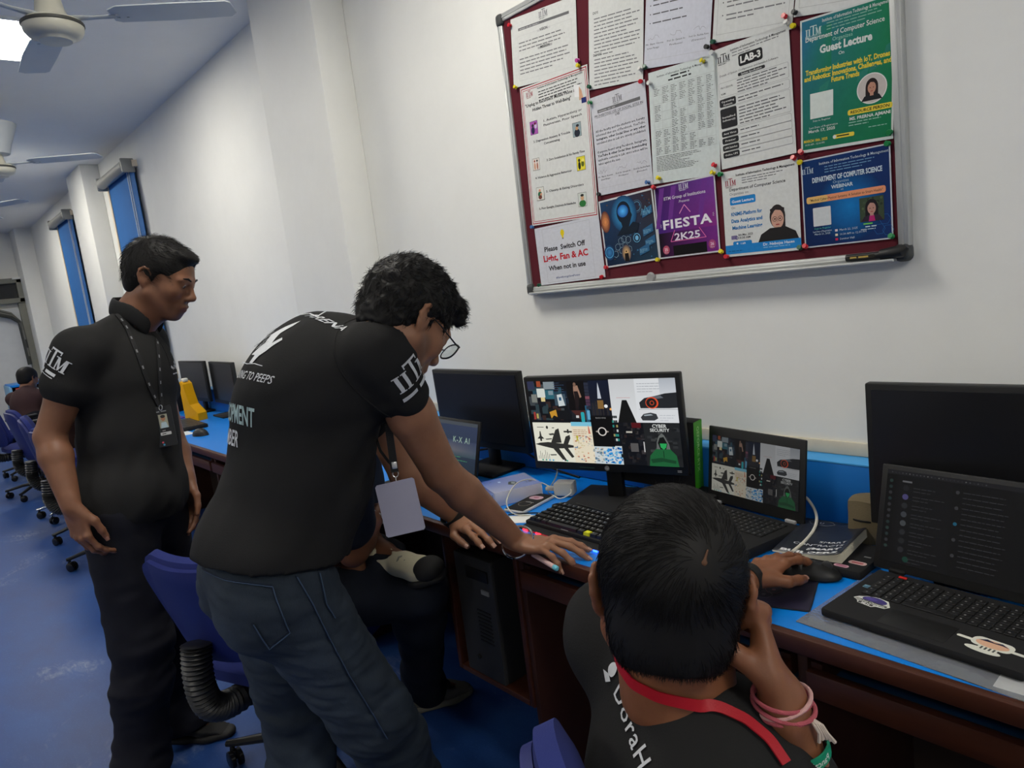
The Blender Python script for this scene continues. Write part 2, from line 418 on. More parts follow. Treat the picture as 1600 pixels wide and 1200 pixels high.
# windows of the long wall, closed behind blue roller blinds
M_ALU = mat('grey_aluminium', lin((150, 150, 145)), rough=.45, metal=.4)
M_CREAM = mat('cream_reveal', lin((225, 210, 185)), rough=.6)
M_BLIND = mat('blue_blind_fabric', lin((38, 104, 172)), rough=.8, bump=.2, bscale=400)
M_PANE = mat('window_pane', (.85, .9, .95), rough=.05, trans=.8)
M_CORD = mat('pale_cord', lin((190, 205, 220)), rough=.5)
M_WOODY = mat('pale_wood_sill', lin((205, 165, 120)), rough=.5)
for n, (xa, xb, lab) in enumerate(((-7.12, -6.30, 'tall blue roller blind behind the standing man in the polo shirt'), (-9.75, -8.93, 'tall blue roller blind of the farther window, beyond the second pilaster'))):
    zt, zb = 2.66, 1.02; w = xb - xa; xc = (xa + xb) / 2
    wn = MB()
    wn.box((xa - .03, WY - .015, (zt + zb) / 2), (.05, .05, zt - zb + .1))
    wn.box((xc, WY - .015, zt + .03), (w + .1, .05, .05))
    wo = struct('window_%d' % (n + 1), wn, M_CREAM)
    MB().box((xc, WY - .004, (zt + zb) / 2), (w - .2, .006, zt - zb)).build('pane', M_PANE, wo)
    sl = MB(); sl.box((xc, WY - .05, zb - .02), (w + .12, .12, .03), 0, .004); sl.box((xc, WY - .04, zb - .055), (w + .08, .09, .035), 1, .004)
    sl.build('window_sill', [M_CREAM, M_WOODY], wo)
    b = thing('roller_blind', lab, 'blind', (xc, WY - .06, zt), group='blue roller blinds')
    cs = MB(); cs.tube([(-w / 2 - .02, -.02, .02), (w / 2 + .02, -.02, .02)], .045, 14); cs.box((w / 2 + .03, -.01, .015), (.02, .10, .11), 0, .01); cs.box((-w / 2 - .03, -.01, .015), (.02, .10, .11), 0, .01)
    cs.build('cassette', M_ALU, b)
    MB().box((.015, .028, -(zt - zb) / 2 + .02), (w + .03, .004, zt - zb - .04)).build('blind_fabric', M_BLIND, b)
    MB().box((w / 2 - .10, .022, -(zt - zb) / 2 + .02), (.012, .006, zt - zb - .06)).build('pull_cord', M_CORD, b)
    MB().box((w / 2 - .155, .022, -(zt - zb) / 2 + .02), (.012, .006, zt - zb - .06)).build('pull_cord', M_CORD, b)
    MB().box((0, -.0, -(zt - zb) + .045), (w - .02, .02, .025), 0, .006).build('bottom_bar', M_BLIND, b)

# door in the far wall with a dark transom and a bundle of pipes
M_DARKG = mat('dark_glass', (.02, .022, .022), rough=.15)
M_GREYF = mat('door_frame_grey', lin((128, 128, 118)), rough=.5)
M_DOORW = mat('door_leaf_white', lin((205, 208, 210)), rough=.5)
xw = X0 + .02
d = MB()
d.box((xw + .05, .55, 2.24), (.14, 2.0, .07), 0, .008).box((xw + .05, .55, 1.96), (.14, 2.0, .07), 0, .008)
d.box((xw + .05, 1.50, 2.10), (.14, .10, .34), 0, .006)
d.box((xw + .04, 1.47, .98), (.10, .09, 1.96), 0, .006).box((xw + .04, -.40, 1.05), (.10, .09, 2.1), 0, .006)
do = struct('door_1', d, M_GREYF)
MB().box((xw + .01, .55, 2.10), (.02, 1.85, .22)).build('transom_pane', M_DARKG, do)
MB().box((xw, .52, .93), (.03, 1.82, 1.86)).build('door_leaf', M_DOORW, do)
struct('trim_4', MB().box((X0 + .09, 1.56, 2.27), (.18, .30, .03), 0, .006), M_WALL)
pp = thing('pipe_bundle', 'dark drooping bundle of pipes under the door transom at the far end', 'pipes', (xw + .12, 1.2, 1.7))
for k in range(4):
    MB().tube([(.02 * k, -.9, .10 + .02 * k), (.02 * k, -.4, .20 - .02 * k), (.01 * k, -.1, .17 - .02 * k), (.01 * k, .10, .08 - .015 * k), (0, .19, -.05), (0, .20, -.30 - .12 * k)], .028, 8).build('pipe', mat('pipe_lagging_%d' % (k % 2), lin((60, 62, 60) if k % 2 else (118, 118, 112)), rough=.7), pp)

# ------------------------------------------------------------------ ceiling fans
M_FAN = mat('fan_cream_enamel', lin((188, 186, 172)), rough=.35, spec=.5)
M_FANB = mat('fan_blade_grey', lin((178, 184, 188)), rough=.4, spec=.5)
M_STEEL = mat('steel', (.6, .6, .6), rough=.3, metal=1.0)
def fan(x, y, z, a0, label, cup=False):
    o = thing('ceiling_fan', label, 'ceiling fan', (x, y, z), group='cream ceiling fans')
    MB().lathe([(.0, -.052), (.052, -.050), (.060, -.042), (.066, -.040), (.084, -.032), (.094, -.018), (.097, 0), (.093, .014), (.084, .020), (.056, .027), (.052, .040), (.046, .056), (.044, .072), (.039, .096), (.034, .12), (.0, .125)], 36).build('motor_housing', M_FAN, o)
    MB().lathe([(.098, -.002), (.100, .002), (.100, .007), (.098, .010)], 36).build('trim_ring', mat('dark_ring', (.05, .05, .045)), o)
    MB().tube([(0, 0, .14), (0, 0, CEIL - z - .02)], .014, 10).build('down_rod', M_FAN, o)
    MB().lathe([(.03, CEIL - z - .13), (.055, CEIL - z - .10), (.065, CEIL - z - .02), (.06, CEIL - z)], 20).build('canopy', M_FAN, o)
    if cup: MB().lathe([(.05, .085), (.085, .088), (.105, .15), (.150, .262), (.152, .270), (.05, .272)], 28).build('cup', M_FANB, o)
    for k in range(3):
        T = Rz(a0 + k * 2 * math.pi / 3) @ Tr(0, 0, .028)
        b = MB(T @ Tr(0, 0, -.004) @ Rx(math.radians(-5)))
        pl = [(.20, -.045), (.235, -.068), (.40, -.066), (.60, -.058), (.615, -.045), (.622, .03), (.60, .055), (.40, .058), (.22, .048), (.20, .035)]
        b.prism(pl, -.002, .002)
        ob = b.build('blade', M_FANB, o)
        a = MB(T); a.tube([(.03, 0, -.006), (.085, 0, -.004), (.14, 0, -.006), (.215, 0, -.006)], [.02, .018, .012, .012], 8, flat=.5)
        a.box((.235, 0, -.002), (.06, .05, .004), 0, .001)
        for sx, sy in ((.22, .012), (.22, -.012), (.25, .015)): a.lathe([(.005, -.010), (.005, -.003)], 8, T=Tr(sx, sy, 0))
        a.build('blade_arm', M_FANB, o)
fh = at(83, 42, z=2.50)
ft = at(335, 20, z=2.49)
A0 = math.atan2(ft.y - fh.y, ft.x - fh.x)
fan(fh.x, fh.y, 2.50, math.radians(58), 'nearest cream three-blade ceiling fan, in front of the lit ceiling panel')
f2 = at(-4, 264, z=2.50); f2t = at(112, 253, z=2.5)
fan(f2.x, f2.y, 2.50, math.atan2(f2t.y - f2.y, f2t.x - f2.x), 'second cream ceiling fan along the row, half out of frame at the left', True)
f3t = at(37, 318, z=2.5); a3 = math.radians(35)
fan(f3t.x - .6 * math.cos(a3), f3t.y - .6 * math.sin(a3), 2.5, a3, 'third cream ceiling fan, only a blade tip showing at the left')

# ------------------------------------------------------------------ desks
DZ = .75; DY = 1.10
M_BLUE = mat('blue_laminate', lin((0, 122, 214)), rough=.36, spec=.5, var=.05, vscale=6)
M_BLUE_D = mat('blue_laminate_upstand', lin((20, 112, 196)), rough=.45, spec=.4, var=.04)
M_BROWN = mat('brown_stained_wood', lin((68, 35, 22)), rough=.4, spec=.45, var=.35, vscale=9, stretch=(1, 8, 8))
M_BROWN_D = mat('dark_brown_panel', lin((56, 29, 20)), rough=.55, var=.35, vscale=7, stretch=(6, 1, 1))
M_BLACKW = mat('dark_inner_board', lin((46, 34, 28)), rough=.7)
DW = WY - DY
def desk(x0, x1, label, panels, drawers, joints=()):
    o = thing('desk', label, 'desk', ((x0 + x1) / 2, DY, 0), group='blue desks along the wall')
    L = x1 - x0 - .004; xc = (x0 + x1) / 2; yb = WY - .07 - DY
    MB().box((0, yb / 2 + .009, DZ - .014), (L, yb - .018, .028)).build('top_board', M_BLUE, o)
    MB().box((0, .009, DZ - .017), (L, .022, .036), 0, .006).build('edge_band', M_BROWN, o)
    MB().box((0, yb - .03, .37), (L, .012, .70)).build('added_dark_board', M_BLACKW, o)  # dark board added to stand in for the deep shade below the desk
    for x in panels: MB().box((x - xc, (yb + .0) / 2, (DZ - .03) / 2), (.02, yb - .07, DZ - .03), 0, .002).build('side_panel', M_BROWN_D, o)
    for a, b in drawers:
        c = (a + b) / 2 - xc; l = b - a - .01
        f = MB().box((c, .02, .656), (l, .02, .052), 0, .004).build('keyboard_drawer', M_BROWN, o)
        MB().box((c, .22, .638), (l - .01, .38, .014)).build('tray', mat('drawer_blue_board', lin((24, 62, 96)), rough=.5), f)
        for sx in (-1, 1): MB().box((c + sx * (l / 2 - .012), .22, .668), (.02, .38, .045)).build('drawer_side', M_BROWN_D, f)
    return o
desk(-2.28, 1.1, 'blue desk with brown edge carrying the two open laptops and the lit monitor', (-.612, .55, -1.39), ((-.60, .54), (-1.375, -.625)))
desk(-5.6, -2.28, 'blue desk behind the standing men carrying two switched-off monitors', (-2.62, -3.8, -5.55), ((-2.60, -2.30), (-3.79, -2.63), (-5.53, -3.81)))
desk(-9.6, -5.6, 'farthest blue desk of the row, running towards the far end', (-7.0, -8.4), ((-6.99, -5.62), (-8.39, -7.01)))
u = MB().box(((1.1 - 9.6) / 2, WY - .035, (DZ + .903) / 2), (10.7, .066, .903 - DZ), 0, .002); uo = struct('trim_6', u, M_BLUE_D)
MB().box(((1.1 - 9.6) / 2, WY - .035, .905), (10.7, .068, .005), 0, .001).build('ledge_cap', mat('lit_top_blue', lin((70, 160, 225)), rough=.4), uo)  # top face coloured paler to show the light falling on it
struct('trim_5', MB().box(((-2.82 + X1) / 2, WY - .004, .925), (X1 + 2.82, .008, .035), 0, .003), plaster('grubby_cream_line', (.62, .56, .44), .2))

cab = thing('computer_cabinet', 'brown open cabinet under the desk holding the black computer tower', 'cabinet', (-1.575, DY + .03, .26))
MB().box((-.165, .22, .228), (.018, .44, .455), 0, .002).build('side_panel', M_BROWN, cab)
MB().box((.165, .22, .228), (.018, .44, .455), 0, .002).build('side_panel', M_BROWN, cab)
MB().box((0, .22, .009), (.31, .44, .018), 0, .002).build('base_board', M_BROWN, cab)
MB().box((0, .43, .24), (.31, .012, .43)).build('back_board', M_BLACKW, cab)
MB().box((0, .22, .452), (.31, .44, .012)).build('top_rail', M_BROWN_D, cab)

M_BLK = mat('black_plastic', lin((27, 27, 27)), rough=.45, spec=.4)
M_BLKG = mat('black_gloss', lin((20, 20, 21)), rough=.22, spec=.5)
M_BLKM = mat('black_matt', lin((30, 30, 31)), rough=.75, spec=.25)
M_CHAR = mat('charcoal_metal', lin((52, 52, 52)), rough=.5, spec=.4)
M_LABEL = mat('silver_label', lin((150, 150, 150)), rough=.4)
tw = thing('computer_tower', 'black computer tower in the open cabinet under the desk', 'computer', (-1.61, DY + .035, .278))
MB().box((0, .19, .19), (.175, .36, .38), 0, .004).build('case', M_BLKM, tw)
MB().box((-.0, .004, .19), (.175, .016, .38), 0, .005).build('front_panel', M_CHAR, tw)
MB().box((.02, -.006, .33), (.10, .006, .035), 0, .002).build('disc_drive', M_BLK, tw)
MB().box((.05, -.006, .28), (.035, .004, .014), 0, .001).build('label', M_LABEL, tw)
MB().lathe([(.008, 0), (.008, .006), (.0, .008)], 14, T=Tr(-.02, -.004, .06) @ Rx(math.pi / 2)).build('power_button', M_BLK, tw)
sv = MB()
for k in range(9): sv.box((.03, -.005, .12 + k * .012), (.06, .004, .004))
sv.build('vent', M_BLK, tw)
# ------------------------------------------------------------------ screens
M_SCR = attr_mat('lit_screen', glow=.80, rough=.3, spec=.08)
M_SCR2 = attr_mat('lit_laptop_screen', glow=.44, rough=.35, spec=.08)
M_SCR3 = attr_mat('dim_laptop_screen', glow=.70, rough=.35, spec=.08); M_SCR4 = attr_mat('dark_laptop_screen', glow=.34, rough=.3, spec=.06)
M_PRINT = attr_mat('printed_surface', rough=.45, spec=.35)
M_PAPER = attr_mat('printed_paper', rough=.75, spec=.15)
M_OFF = mat('dark_screen', (.010, .010, .011), rough=.28, spec=.5)

def collage(W, H, dim=1.0):
    """desktop wallpaper: a mosaic of pictures"""
    p = Pen(.000004); q = random.Random(5)
    k = lambda c: tuple(v * dim + (1 - dim) * 40 for v in c)
    R = lambda a, b, c, d, col: p.rect(a * W, (1 - d) * H, c * W, (1 - b) * H, k(col))     # u0,v0(top),u1,v1
    G = lambda a, b, c, d, c1, c2: p.grad(a * W, (1 - d) * H, c * W, (1 - b) * H, k(c2), k(c1))
    def pl(pts, col): p.poly([(a * W, (1 - b) * H) for a, b in pts], k(col))
    R(0, 0, 1, 1, (14, 16, 22))
    # upper left: many small dark pictures with a few pale ones
    for i in range(46):
        a, b = q.uniform(0, .29), q.uniform(0, .46); c = q.choice([(20, 34, 52), (30, 52, 66), (44, 60, 66), (26, 24, 30), (60, 66, 70), (16, 22, 34), (52, 36, 34), (36, 70, 84)])
        R(a, b, min(.30, a + q.uniform(.02, .07)), min(.48, b + q.uniform(.03, .10)), c)
    R(.0, .0, .05, .10, (46, 50, 76)); R(.07, .0, .10, .07, (150, 70, 44)); R(.065, .09, .125, .20, (205, 212, 205)); R(.12, .01, .20, .10, (128, 140, 146)); R(.02, .16, .06, .26, (120, 124, 118))
    R(.09, .20, .12, .25, (214, 196, 140)); R(.125, .11, .19, .22, (44, 96, 110)); R(.15, .12, .185, .17, (120, 140, 150))
    R(.19, .16, .27, .30, (60, 78, 92)); pl([(.21, .17), (.245, .16), (.262, .30), (.215, .31)], (196, 204, 206)); R(.222, .20, .24, .24, (50, 90, 120))
    R(.13, .34, .20, .46, (24, 26, 26)); pl([(.14, .38), (.19, .35), (.195, .44), (.17, .42), (.15, .46)], (190, 140, 46)); R(.02, .38, .035, .47, (150, 56, 50)); R(.04, .40, .055, .46, (170, 160, 90))
    R(.20, .36, .29, .47, (18, 20, 24))
    for i in range(5): p.lines(.19 * W, .29 * W, (1 - .03 - .026 * i) * H, 1, .02 * H, .008 * H, k((60, 80, 110)), seed=i)
    # standing figure in the dark
    R(.29, .01, .41, .36, (12, 10, 12))
    pl([(.335, .07), (.365, .06), (.385, .20), (.372, .21), (.362, .12), (.360, .22), (.335, .22), (.333, .12)], (150, 116, 98)); p.ell(.345 * W, (1 - .05) * H, .010 * W, .025 * H, k((120, 92, 78)))
    pl([(.335, .13), (.361, .13), (.364, .23), (.352, .36), (.346, .36), (.348, .26), (.342, .36), (.336, .36)], (30, 22, 24))
    R(.30, .36, .40, .47, (70, 36, 34)); pl([(.30, .36), (.36, .47), (.30, .47)], (28, 30, 36)); R(.33, .42, .35, .45, (200, 200, 200))
    p.rrect(.365 * W, (1 - .50) * H, .39 * W, (1 - .38) * H, .008 * W, k((40, 160, 170))); R(.40, .30, .425, .50, (40, 84, 110)); R(.41, .36, .43, .47, (96, 160, 196))
    for i in range(8): R(.41, .03 + .04 * i, .44, .065 + .04 * i, q.choice([(60, 30, 40), (120, 70, 84), (40, 44, 60), (70, 50, 70)]))
    # night skyline with a spire
    G(.44, .01, .58, .42, (16, 24, 44), (24, 26, 34)); pl([(.505, .03), (.512, .10), (.52, .22), (.495, .22), (.50, .10)], (190, 196, 206))
    for i in range(14): R(.445 + .0095 * i, .30 - q.uniform(0, .05), .452 + .0095 * i, .42, q.choice([(30, 34, 44), (20, 20, 28), (44, 40, 40)]))
    R(.49, .24, .53, .34, (128, 96, 52)); p.ell(.545 * W, (1 - .31) * H, .012 * W, .02 * H, k((230, 232, 235))); p.ell(.575 * W, (1 - .345) * H, .008 * W, .014 * H, k((240, 170, 90)))
    # pale tile with a dark tapering tower
    G(.58, .0, .745, .50, (196, 198, 200), (216, 219, 221)); pl([(.655, .24), (.685, .24), (.735, .50), (.615, .50)], (16, 17, 18)); R(.62, .21, .71, .216, (196, 160, 160))
    # cars on white
    R(.745, .0, 1, .50, (214, 217, 220)); p.lines(.76 * W, .98 * W, (1 - .06) * H, 4, .03 * H, .009 * H, k((150, 154, 160)), seed=4); G(.90, .0, 1, .18, (170, 176, 184), (200, 204, 210))
    pl([(.765, .27), (.80, .22), (.86, .20), (.93, .17), (1, .16), (1, .33), (.95, .335), (.77, .335)], (34, 36, 40)); pl([(.82, .215), (.90, .19), (.92, .22), (.85, .235)], (92, 98, 106))
    p.ell(.845 * W, (1 - .275) * H, .040 * W, .066 * H, k((222, 78, 44))); p.ell(.842 * W, (1 - .275) * H, .033 * W, .055 * H, k((30, 28, 28))); p.ring(.845 * W, (1 - .275) * H, .010 * W, .014 * W, k((200, 70, 40)))
    R(.76, .345, 1, .350, (150, 152, 155)); pl([(.765, .44), (.785, .40), (.83, .385), (.865, .40), (.875, .45), (.85, .475), (.775, .475)], (52, 56, 60)); pl([(.785, .41), (.83, .40), (.845, .415), (.79, .425)], (150, 160, 166))
    p.lines(.885 * W, .985 * W, (1 - .42) * H, 3, .028 * H, .010 * H, k((176, 180, 186)), seed=9)
    # lower left: drawing of a jet
    R(0, .51, .285, 1, (222, 221, 205)); D = (46, 46, 44)
    pl([(.0, .785), (.04, .765), (.10, .755), (.17, .765), (.24, .775), (.285, .79), (.285, .815), (.2, .83), (.13, .835), (.06, .81)], D)
    pl([(.12, .765), (.165, .60), (.19, .58), (.20, .76)], D); pl([(.21, .78), (.235, .68), (.265, .66), (.268, .70), (.245, .78)], D); pl([(.13, .83), (.175, .83), (.225, .985), (.20, .99)], D); pl([(.21, .82), (.24, .815), (.28, .93), (.262, .945)], D)
    pl([(.11, .65), (.15, .64), (.15, .665), (.12, .67)], (70, 70, 66)); pl([(.08, .715), (.13, .705), (.13, .72), (.09, .727)], (84, 84, 80)); pl([(.10, .91), (.15, .905), (.15, .92), (.11, .925)], (84, 84, 80))
    pl([(.045, .62), (.052, .62), (.056, .68), (.075, .715), (.056, .715), (.054, .745), (.043, .745), (.041, .715), (.022, .715), (.041, .68)], D)
    p.ell(.105 * W, (1 - .57) * H, .008 * W, .02 * H, k(D)); R(.03, .565, .08, .572, D); p.ell(.15 * W, (1 - .575) * H, .010 * W, .005 * H, k(D)); R(.225, .61, .285, .63, D); R(.25, .59, .262, .64, D)
    for i in range(7): R(.015 + .013 * i, .93 - .012 * ((i * 5) % 7), .018 + .013 * i, .97, (90, 90, 86))
    # cream infographic
    R(.285, .50, .43, 1, (224, 214, 190)); R(.285, .50, .43, .55, (120, 190, 214)); p.lines(.295 * W, .40 * W, (1 - .60) * H, 4, .022 * H, .010 * H, k((170, 120, 90)), seed=6)
    for i in range(60): R(*(lambda a, b: (a, b, a + q.uniform(.004, .016), b + q.uniform(.006, .02)))(q.uniform(.29, .42), q.uniform(.66, .97)), q.choice([(206, 150, 120), (160, 170, 176), (190, 176, 130), (120, 140, 160), (214, 200, 170), (180, 110, 90)]))
    pl([(.31, .68), (.318, .66), (.33, .68), (.322, .70), (.33, .75), (.318, .72), (.306, .75), (.314, .70)], (180, 170, 60)); pl([(.405, .53), (.41, .56), (.418, .64), (.402, .64)], (196, 110, 90))
    # painted blue tile
    R(.43, .78, .62, 1, (196, 206, 210))
    for i in range(110):
        a, b = q.uniform(.42, .61), q.uniform(.78, .98); c = q.choice([(20, 110, 190), (40, 140, 210), (16, 70, 140), (120, 180, 210), (210, 214, 214)] if a > .49 else [(206, 206, 196), (150, 160, 160), (90, 120, 140), (186, 170, 150)])
        R(a, b, min(.62, a + q.uniform(.006, .02)), min(1, b + q.uniform(.01, .03)), c)
    # ring of light on black
    R(.43, .43, .575, .79, (10, 10, 11)); p.text(.50 * W, (1 - .455) * H, .022 * H, 'BLACK HOLE', k((150, 150, 150)))
    p.ell(.50 * W, (1 - .61) * H, .045 * W, .016 * H, k((150, 140, 132))); p.ell(.50 * W, (1 - .61) * H, .030 * W, .052 * H, k((206, 200, 194))); p.ell(.50 * W, (1 - .61) * H, .022 * W, .040 * H, k((8, 8, 8)))
    for i in range(18): R(.575 + .012 * (i % 3), .42 + .03 * (i // 3) * 1.8, .586 + .012 * (i % 3), .45 + .03 * (i // 3) * 1.8, q.choice([(30, 34, 36), (150, 140, 90), (40, 130, 120), (190, 196, 196), (20, 20, 24)]))
    # dark street scenes
    for i in range(60):
        a, b = q.uniform(.61, .77), q.uniform(.50, .97); R(a, b, min(.78, a + q.uniform(.008, .03)), min(1, b + q.uniform(.01, .05)), q.choice([(20, 20, 22), (34, 32, 34), (14, 14, 18), (54, 50, 52), (40, 30, 30), (26, 28, 34)]))
    R(.70, .50, .76, .56, (80, 18, 24)); R(.66, .60, .70, .62, (180, 176, 166)); R(.68, .74, .73, .84, (84, 82, 82)); R(.765, .72, .772, .84, (190, 190, 190))
    # hooded figure
    R(.775, .505, 1, 1, (30, 32, 34)); 
    for i in range(30): R(*(lambda a, b: (a, b, min(1, a + .03), b + .03))(q.uniform(.78, .98), q.uniform(.53, .9)), q.choice([(44, 46, 48), (24, 26, 28), (56, 58, 58)]))
    p.text(.875 * W, (1 - .555) * H, .055 * H, 'CYBER', k((205, 208, 206)), .02); p.text(.875 * W, (1 - .60) * H, .050 * H, 'SECURITY', k((205, 208, 206)), .02)
    pl([(.885, .62), (.90, .64), (.925, .74), (.93, .80), (.845, .80), (.85, .72), (.865, .65)], (96, 100, 98)); pl([(.79, 1), (.80, .88), (.84, .80), (.93, .80), (.965, .87), (.975, 1)], (28, 92, 52)); 
    pl([(.87, .67), (.895, .66), (.915, .74), (.905, .80), (.868, .80), (.856, .73)], (16, 20, 18)); pl([(.868, .735), (.912, .735), (.905, .78), (.89, .805), (.872, .78)], (40, 160, 84))
    pl([(.80, .92), (.87, .90), (.96, .93), (.955, .965), (.88, .945), (.81, .965)], (20, 64, 38)); R(.884, .82, .889, .90, (16, 50, 30))
    for i in range(9): R(.012 + .026 * i, .972, .024 + .026 * i, .990, q.choice([(230, 232, 235), (60, 160, 210), (40, 150, 130), (224, 224, 215)]))
    return p

def monitor(label, loc, yaw, tilt, w, h, zc, screen=None, smat=None, group=None, logo=None, base=(.22, .20), bez=(.013, .026), stand=.05):
    o = thing('monitor', label, 'monitor', loc, (0, 0, yaw), group)
    T = Tr(0, 0, zc) @ Rx(-tilt)
    b = MB(T); b.box((0, .012, 0), (w, .024, h), 0, .004); b.box((0, .035, -.02), (w * .62, .03, h * .6), 0, .012)
    b.build('housing', M_BLK, o)
    sw, sh = w - 2 * bez[0], h - bez[0] - bez[1]; z0 = -h / 2 + bez[1]
    F = T @ frame((-sw / 2, -.0012, z0), (1, 0, 0), (0, 0, 1), (0, -1, 0))
    if screen: printed('screen', screen(sw, sh), F, smat, o)
    else: MB(T).box((0, -.0005, z0 + sh / 2), (sw, .003, sh)).build('screen', M_OFF, o)
    n = MB(); n.box((0, .055, (zc - .05) / 2), (stand, .022, zc - .05 + .03), 0, .004); n.build('stand_neck', M_BLK, o)
    MB().box((0, .03, .006), (base[0], base[1], .012), 0, .005).build('base', M_BLKM, o)
    if logo:
        l = MB(T)
        l.lathe([(.0075, 0), (.0075, .0012), (0, .0014)], 20, T=Tr(0, -.0005, -h / 2 + .012) @ Rx(math.pi / 2)); l.build('round_logo', mat('logo_grey', lin((120, 120, 120)), rough=.3), o)
        pn = Pen(); pn.text(0, 0, .010, 'hp', (190, 190, 190), shear=.3); printed('logo_letters', pn, T @ frame((0, -.0022, -h / 2 + .009), (1, 0, 0), (0, 0, 1), (0, -1, 0)), M_PRINT, o)
        pn = Pen(); pn.rect(0, 0, .05, .003, (46, 70, 60)); printed('sticker', pn, T @ frame((-.09, -.0012, -h / 2 + .010), (1, 0, 0), (0, 0, 1), (0, -1, 0)), M_PRINT, o)
        pn = Pen(); pn.rect(0, .004, .012, .0055, (200, 200, 200)); pn.rect(0, 0, .012, .0015, (200, 200, 200)); printed('button_mark', pn, T @ frame((w / 2 - .032, -.0012, -h / 2 + .010), (1, 0, 0), (0, 0, 1), (0, -1, 0)), M_PRINT, o)
    return o

monitor('black monitor showing a collage wallpaper behind the gaming keyboard', (-1.36, 1.474, DZ), math.radians(16.3), math.radians(-2.4), .49, .29, .993 - DZ, collage, M_SCR, logo=True, base=(.26, .22))
monitor('black switched-off monitor behind the leaning man\'s forearms, left of the lit one', (-2.02, 1.537, DZ), math.radians(1), math.radians(-2), .49, .29, .982 - DZ, base=(.22, .18))
monitor('large black switched-off monitor standing behind the nearest laptop', (-.372, 1.50, DZ), math.radians(3), 0, .51, .305, .983 - DZ, base=(.24, .20))
monitor('black switched-off monitor beside the window blind, farther of the two back there', (-5.352, 1.557, DZ), math.radians(2.7), 0, .49, .29, .981 - DZ, group=None)
monitor('black switched-off monitor with a yellow file stand at its left edge', (-4.873, 1.60, DZ), math.radians(-1.7), 0, .49, .29, .972 - DZ, group=None)

# ------------------------------------------------------------------ laptops
def keys_mb(w, d, z, rows=6, cols=15, gap=.0024, m=0):
    b = MB(); ch = d / rows; cw = w / cols
    for r_ in range(rows):
        x = -w / 2; c = 0
        while c < cols:
            span = 1
            if r_ == rows - 1 and c == 4: span = 5
            if r_ in (2, 3) and c == cols - 2: span = 2
            if r_ in (2, 3, 4) and c == 0: span = 1
            b.box((x + cw * span / 2, d / 2 - ch * (r_ + .5), z), (cw * span - gap, ch - gap, .003), m, .0006, seg=1)
            x += cw * span; c += span
    return b

def laptop(label, hinge, yaw, w, d, lid, ang, scr, smat, th=.018, bez=(.012, .010, .022), rise=0.0, deco=None, kb=True, trackpoint=False, dx=0.0, wl=0.0):
    o = thing('laptop', label, 'laptop', (hinge[0], hinge[1], DZ + rise), (0, 0, yaw))
    MB().box((0, -d / 2, th / 2), (w, d, th), 0, .004).build('base', M_BLKM, o)
    if kb:
        kbo = keys_mb(w * .84, d * .46, th + .0012).build('keyboard', mat('laptop_keys', lin((24, 24, 25)), rough=.5), o)
        kbo.location = (0, -d * .33, 0)
        lg = Pen(.00002); q = random.Random(3); ww, dd = w * .84, d * .46
        for r_ in range(6):
            for c in range(15):
                if r_ == 5 and 4 <= c < 9: continue
                cx, cy = -ww / 2 + ww / 15 * (c + .42), dd / 2 - dd / 6 * (r_ + .45); lg.rect(cx - .0016, cy - .0016, cx + .0016, cy + .0018, (120, 120, 120)); lg.lay -= 1
        printed('key_legends', lg, Tr(0, 0, th + .0029), M_PRINT, kbo)
        MB().box((-.01, -d * .80, th + .0001), (w * .34, d * .28, .0008), 0, .0003).build('trackpad', M_BLK, o)
    L = MB(Rx(-ang)); L.box((0, .004, lid / 2), (w + wl, .008, lid), 0, .003)
    lo = L.build('lid', M_BLK, o); lo.location = (dx, .004, th)
    for sx in (-1, 1): MB().box((sx * (w / 2 - .035), .004, th + .002), (.03, .012, .008), 0, .002).build('hinge', M_LABEL if trackpoint else M_BLK, o)
    sw, sh = w - 2 * bez[0], lid - bez[1] - bez[2]
    so = printed('screen', scr(sw, sh), Rx(-ang) @ frame((-sw / 2, -.0006, bez[2]), (1, 0, 0), (0, 0, 1), (0, -1, 0)), smat, lo)
    if deco: deco(o, th, w, d)
    return o

def deco_think(o, th, w, d):
    MB().lathe([(.004, 0), (.0035, .004), (0, .005)], 10, T=Tr(0, -d * .36, th + .002)).build('pointing_stick', mat('red_rubber', lin((150, 24, 24))), o)
    p = Pen(); p.text(0, 0, .010, 'ThinkPad', (150, 150, 150)); printed('wrist_logo', p, Tr(w * .38, -d * .93, th + .0003), M_PRINT, o)
laptop('black laptop with a dim collage wallpaper, right of the lit monitor', (-.951, 1.554), math.radians(-10.3), .305, .21, .205, math.radians(7.6), lambda a, b: collage(a, b, .70), M_SCR2, th=.026, bez=(.015, .024, .030), deco=deco_think, trackpoint=True)

def scr_ai(W, H):
    p = Pen(.000004)
    p.grad(0, 0, W, H, (40, 58, 66), (46, 58, 84), (34, 46, 60), (52, 62, 90))
    p.grad(0, H * .42, W, H * .62, (120, 112, 112), (60, 72, 98), (70, 82, 100), (58, 66, 92)); p.grad(0, H * .30, W, H * .42, (44, 62, 70), (120, 112, 112), (58, 76, 88), (70, 82, 100))
    p.rect(0, H * .93, W, H, (70, 76, 84)); p.text(W * .70, H * .58, H * .17, 'K-X AI', (150, 176, 160), .01, spacing=1.25)
    for i in range(3): p.lines(W * .55, W * .92, H * (.28 - .07 * i), 1, .01, H * .025, (70, 130, 96), seed=20 + i)
    return p
laptop('laptop with a blue-grey screen reading AI, partly behind the leaning man\'s arm', (-2.055, 1.395), math.radians(-2), .33, .235, .205, math.radians(14), scr_ai, M_SCR3)

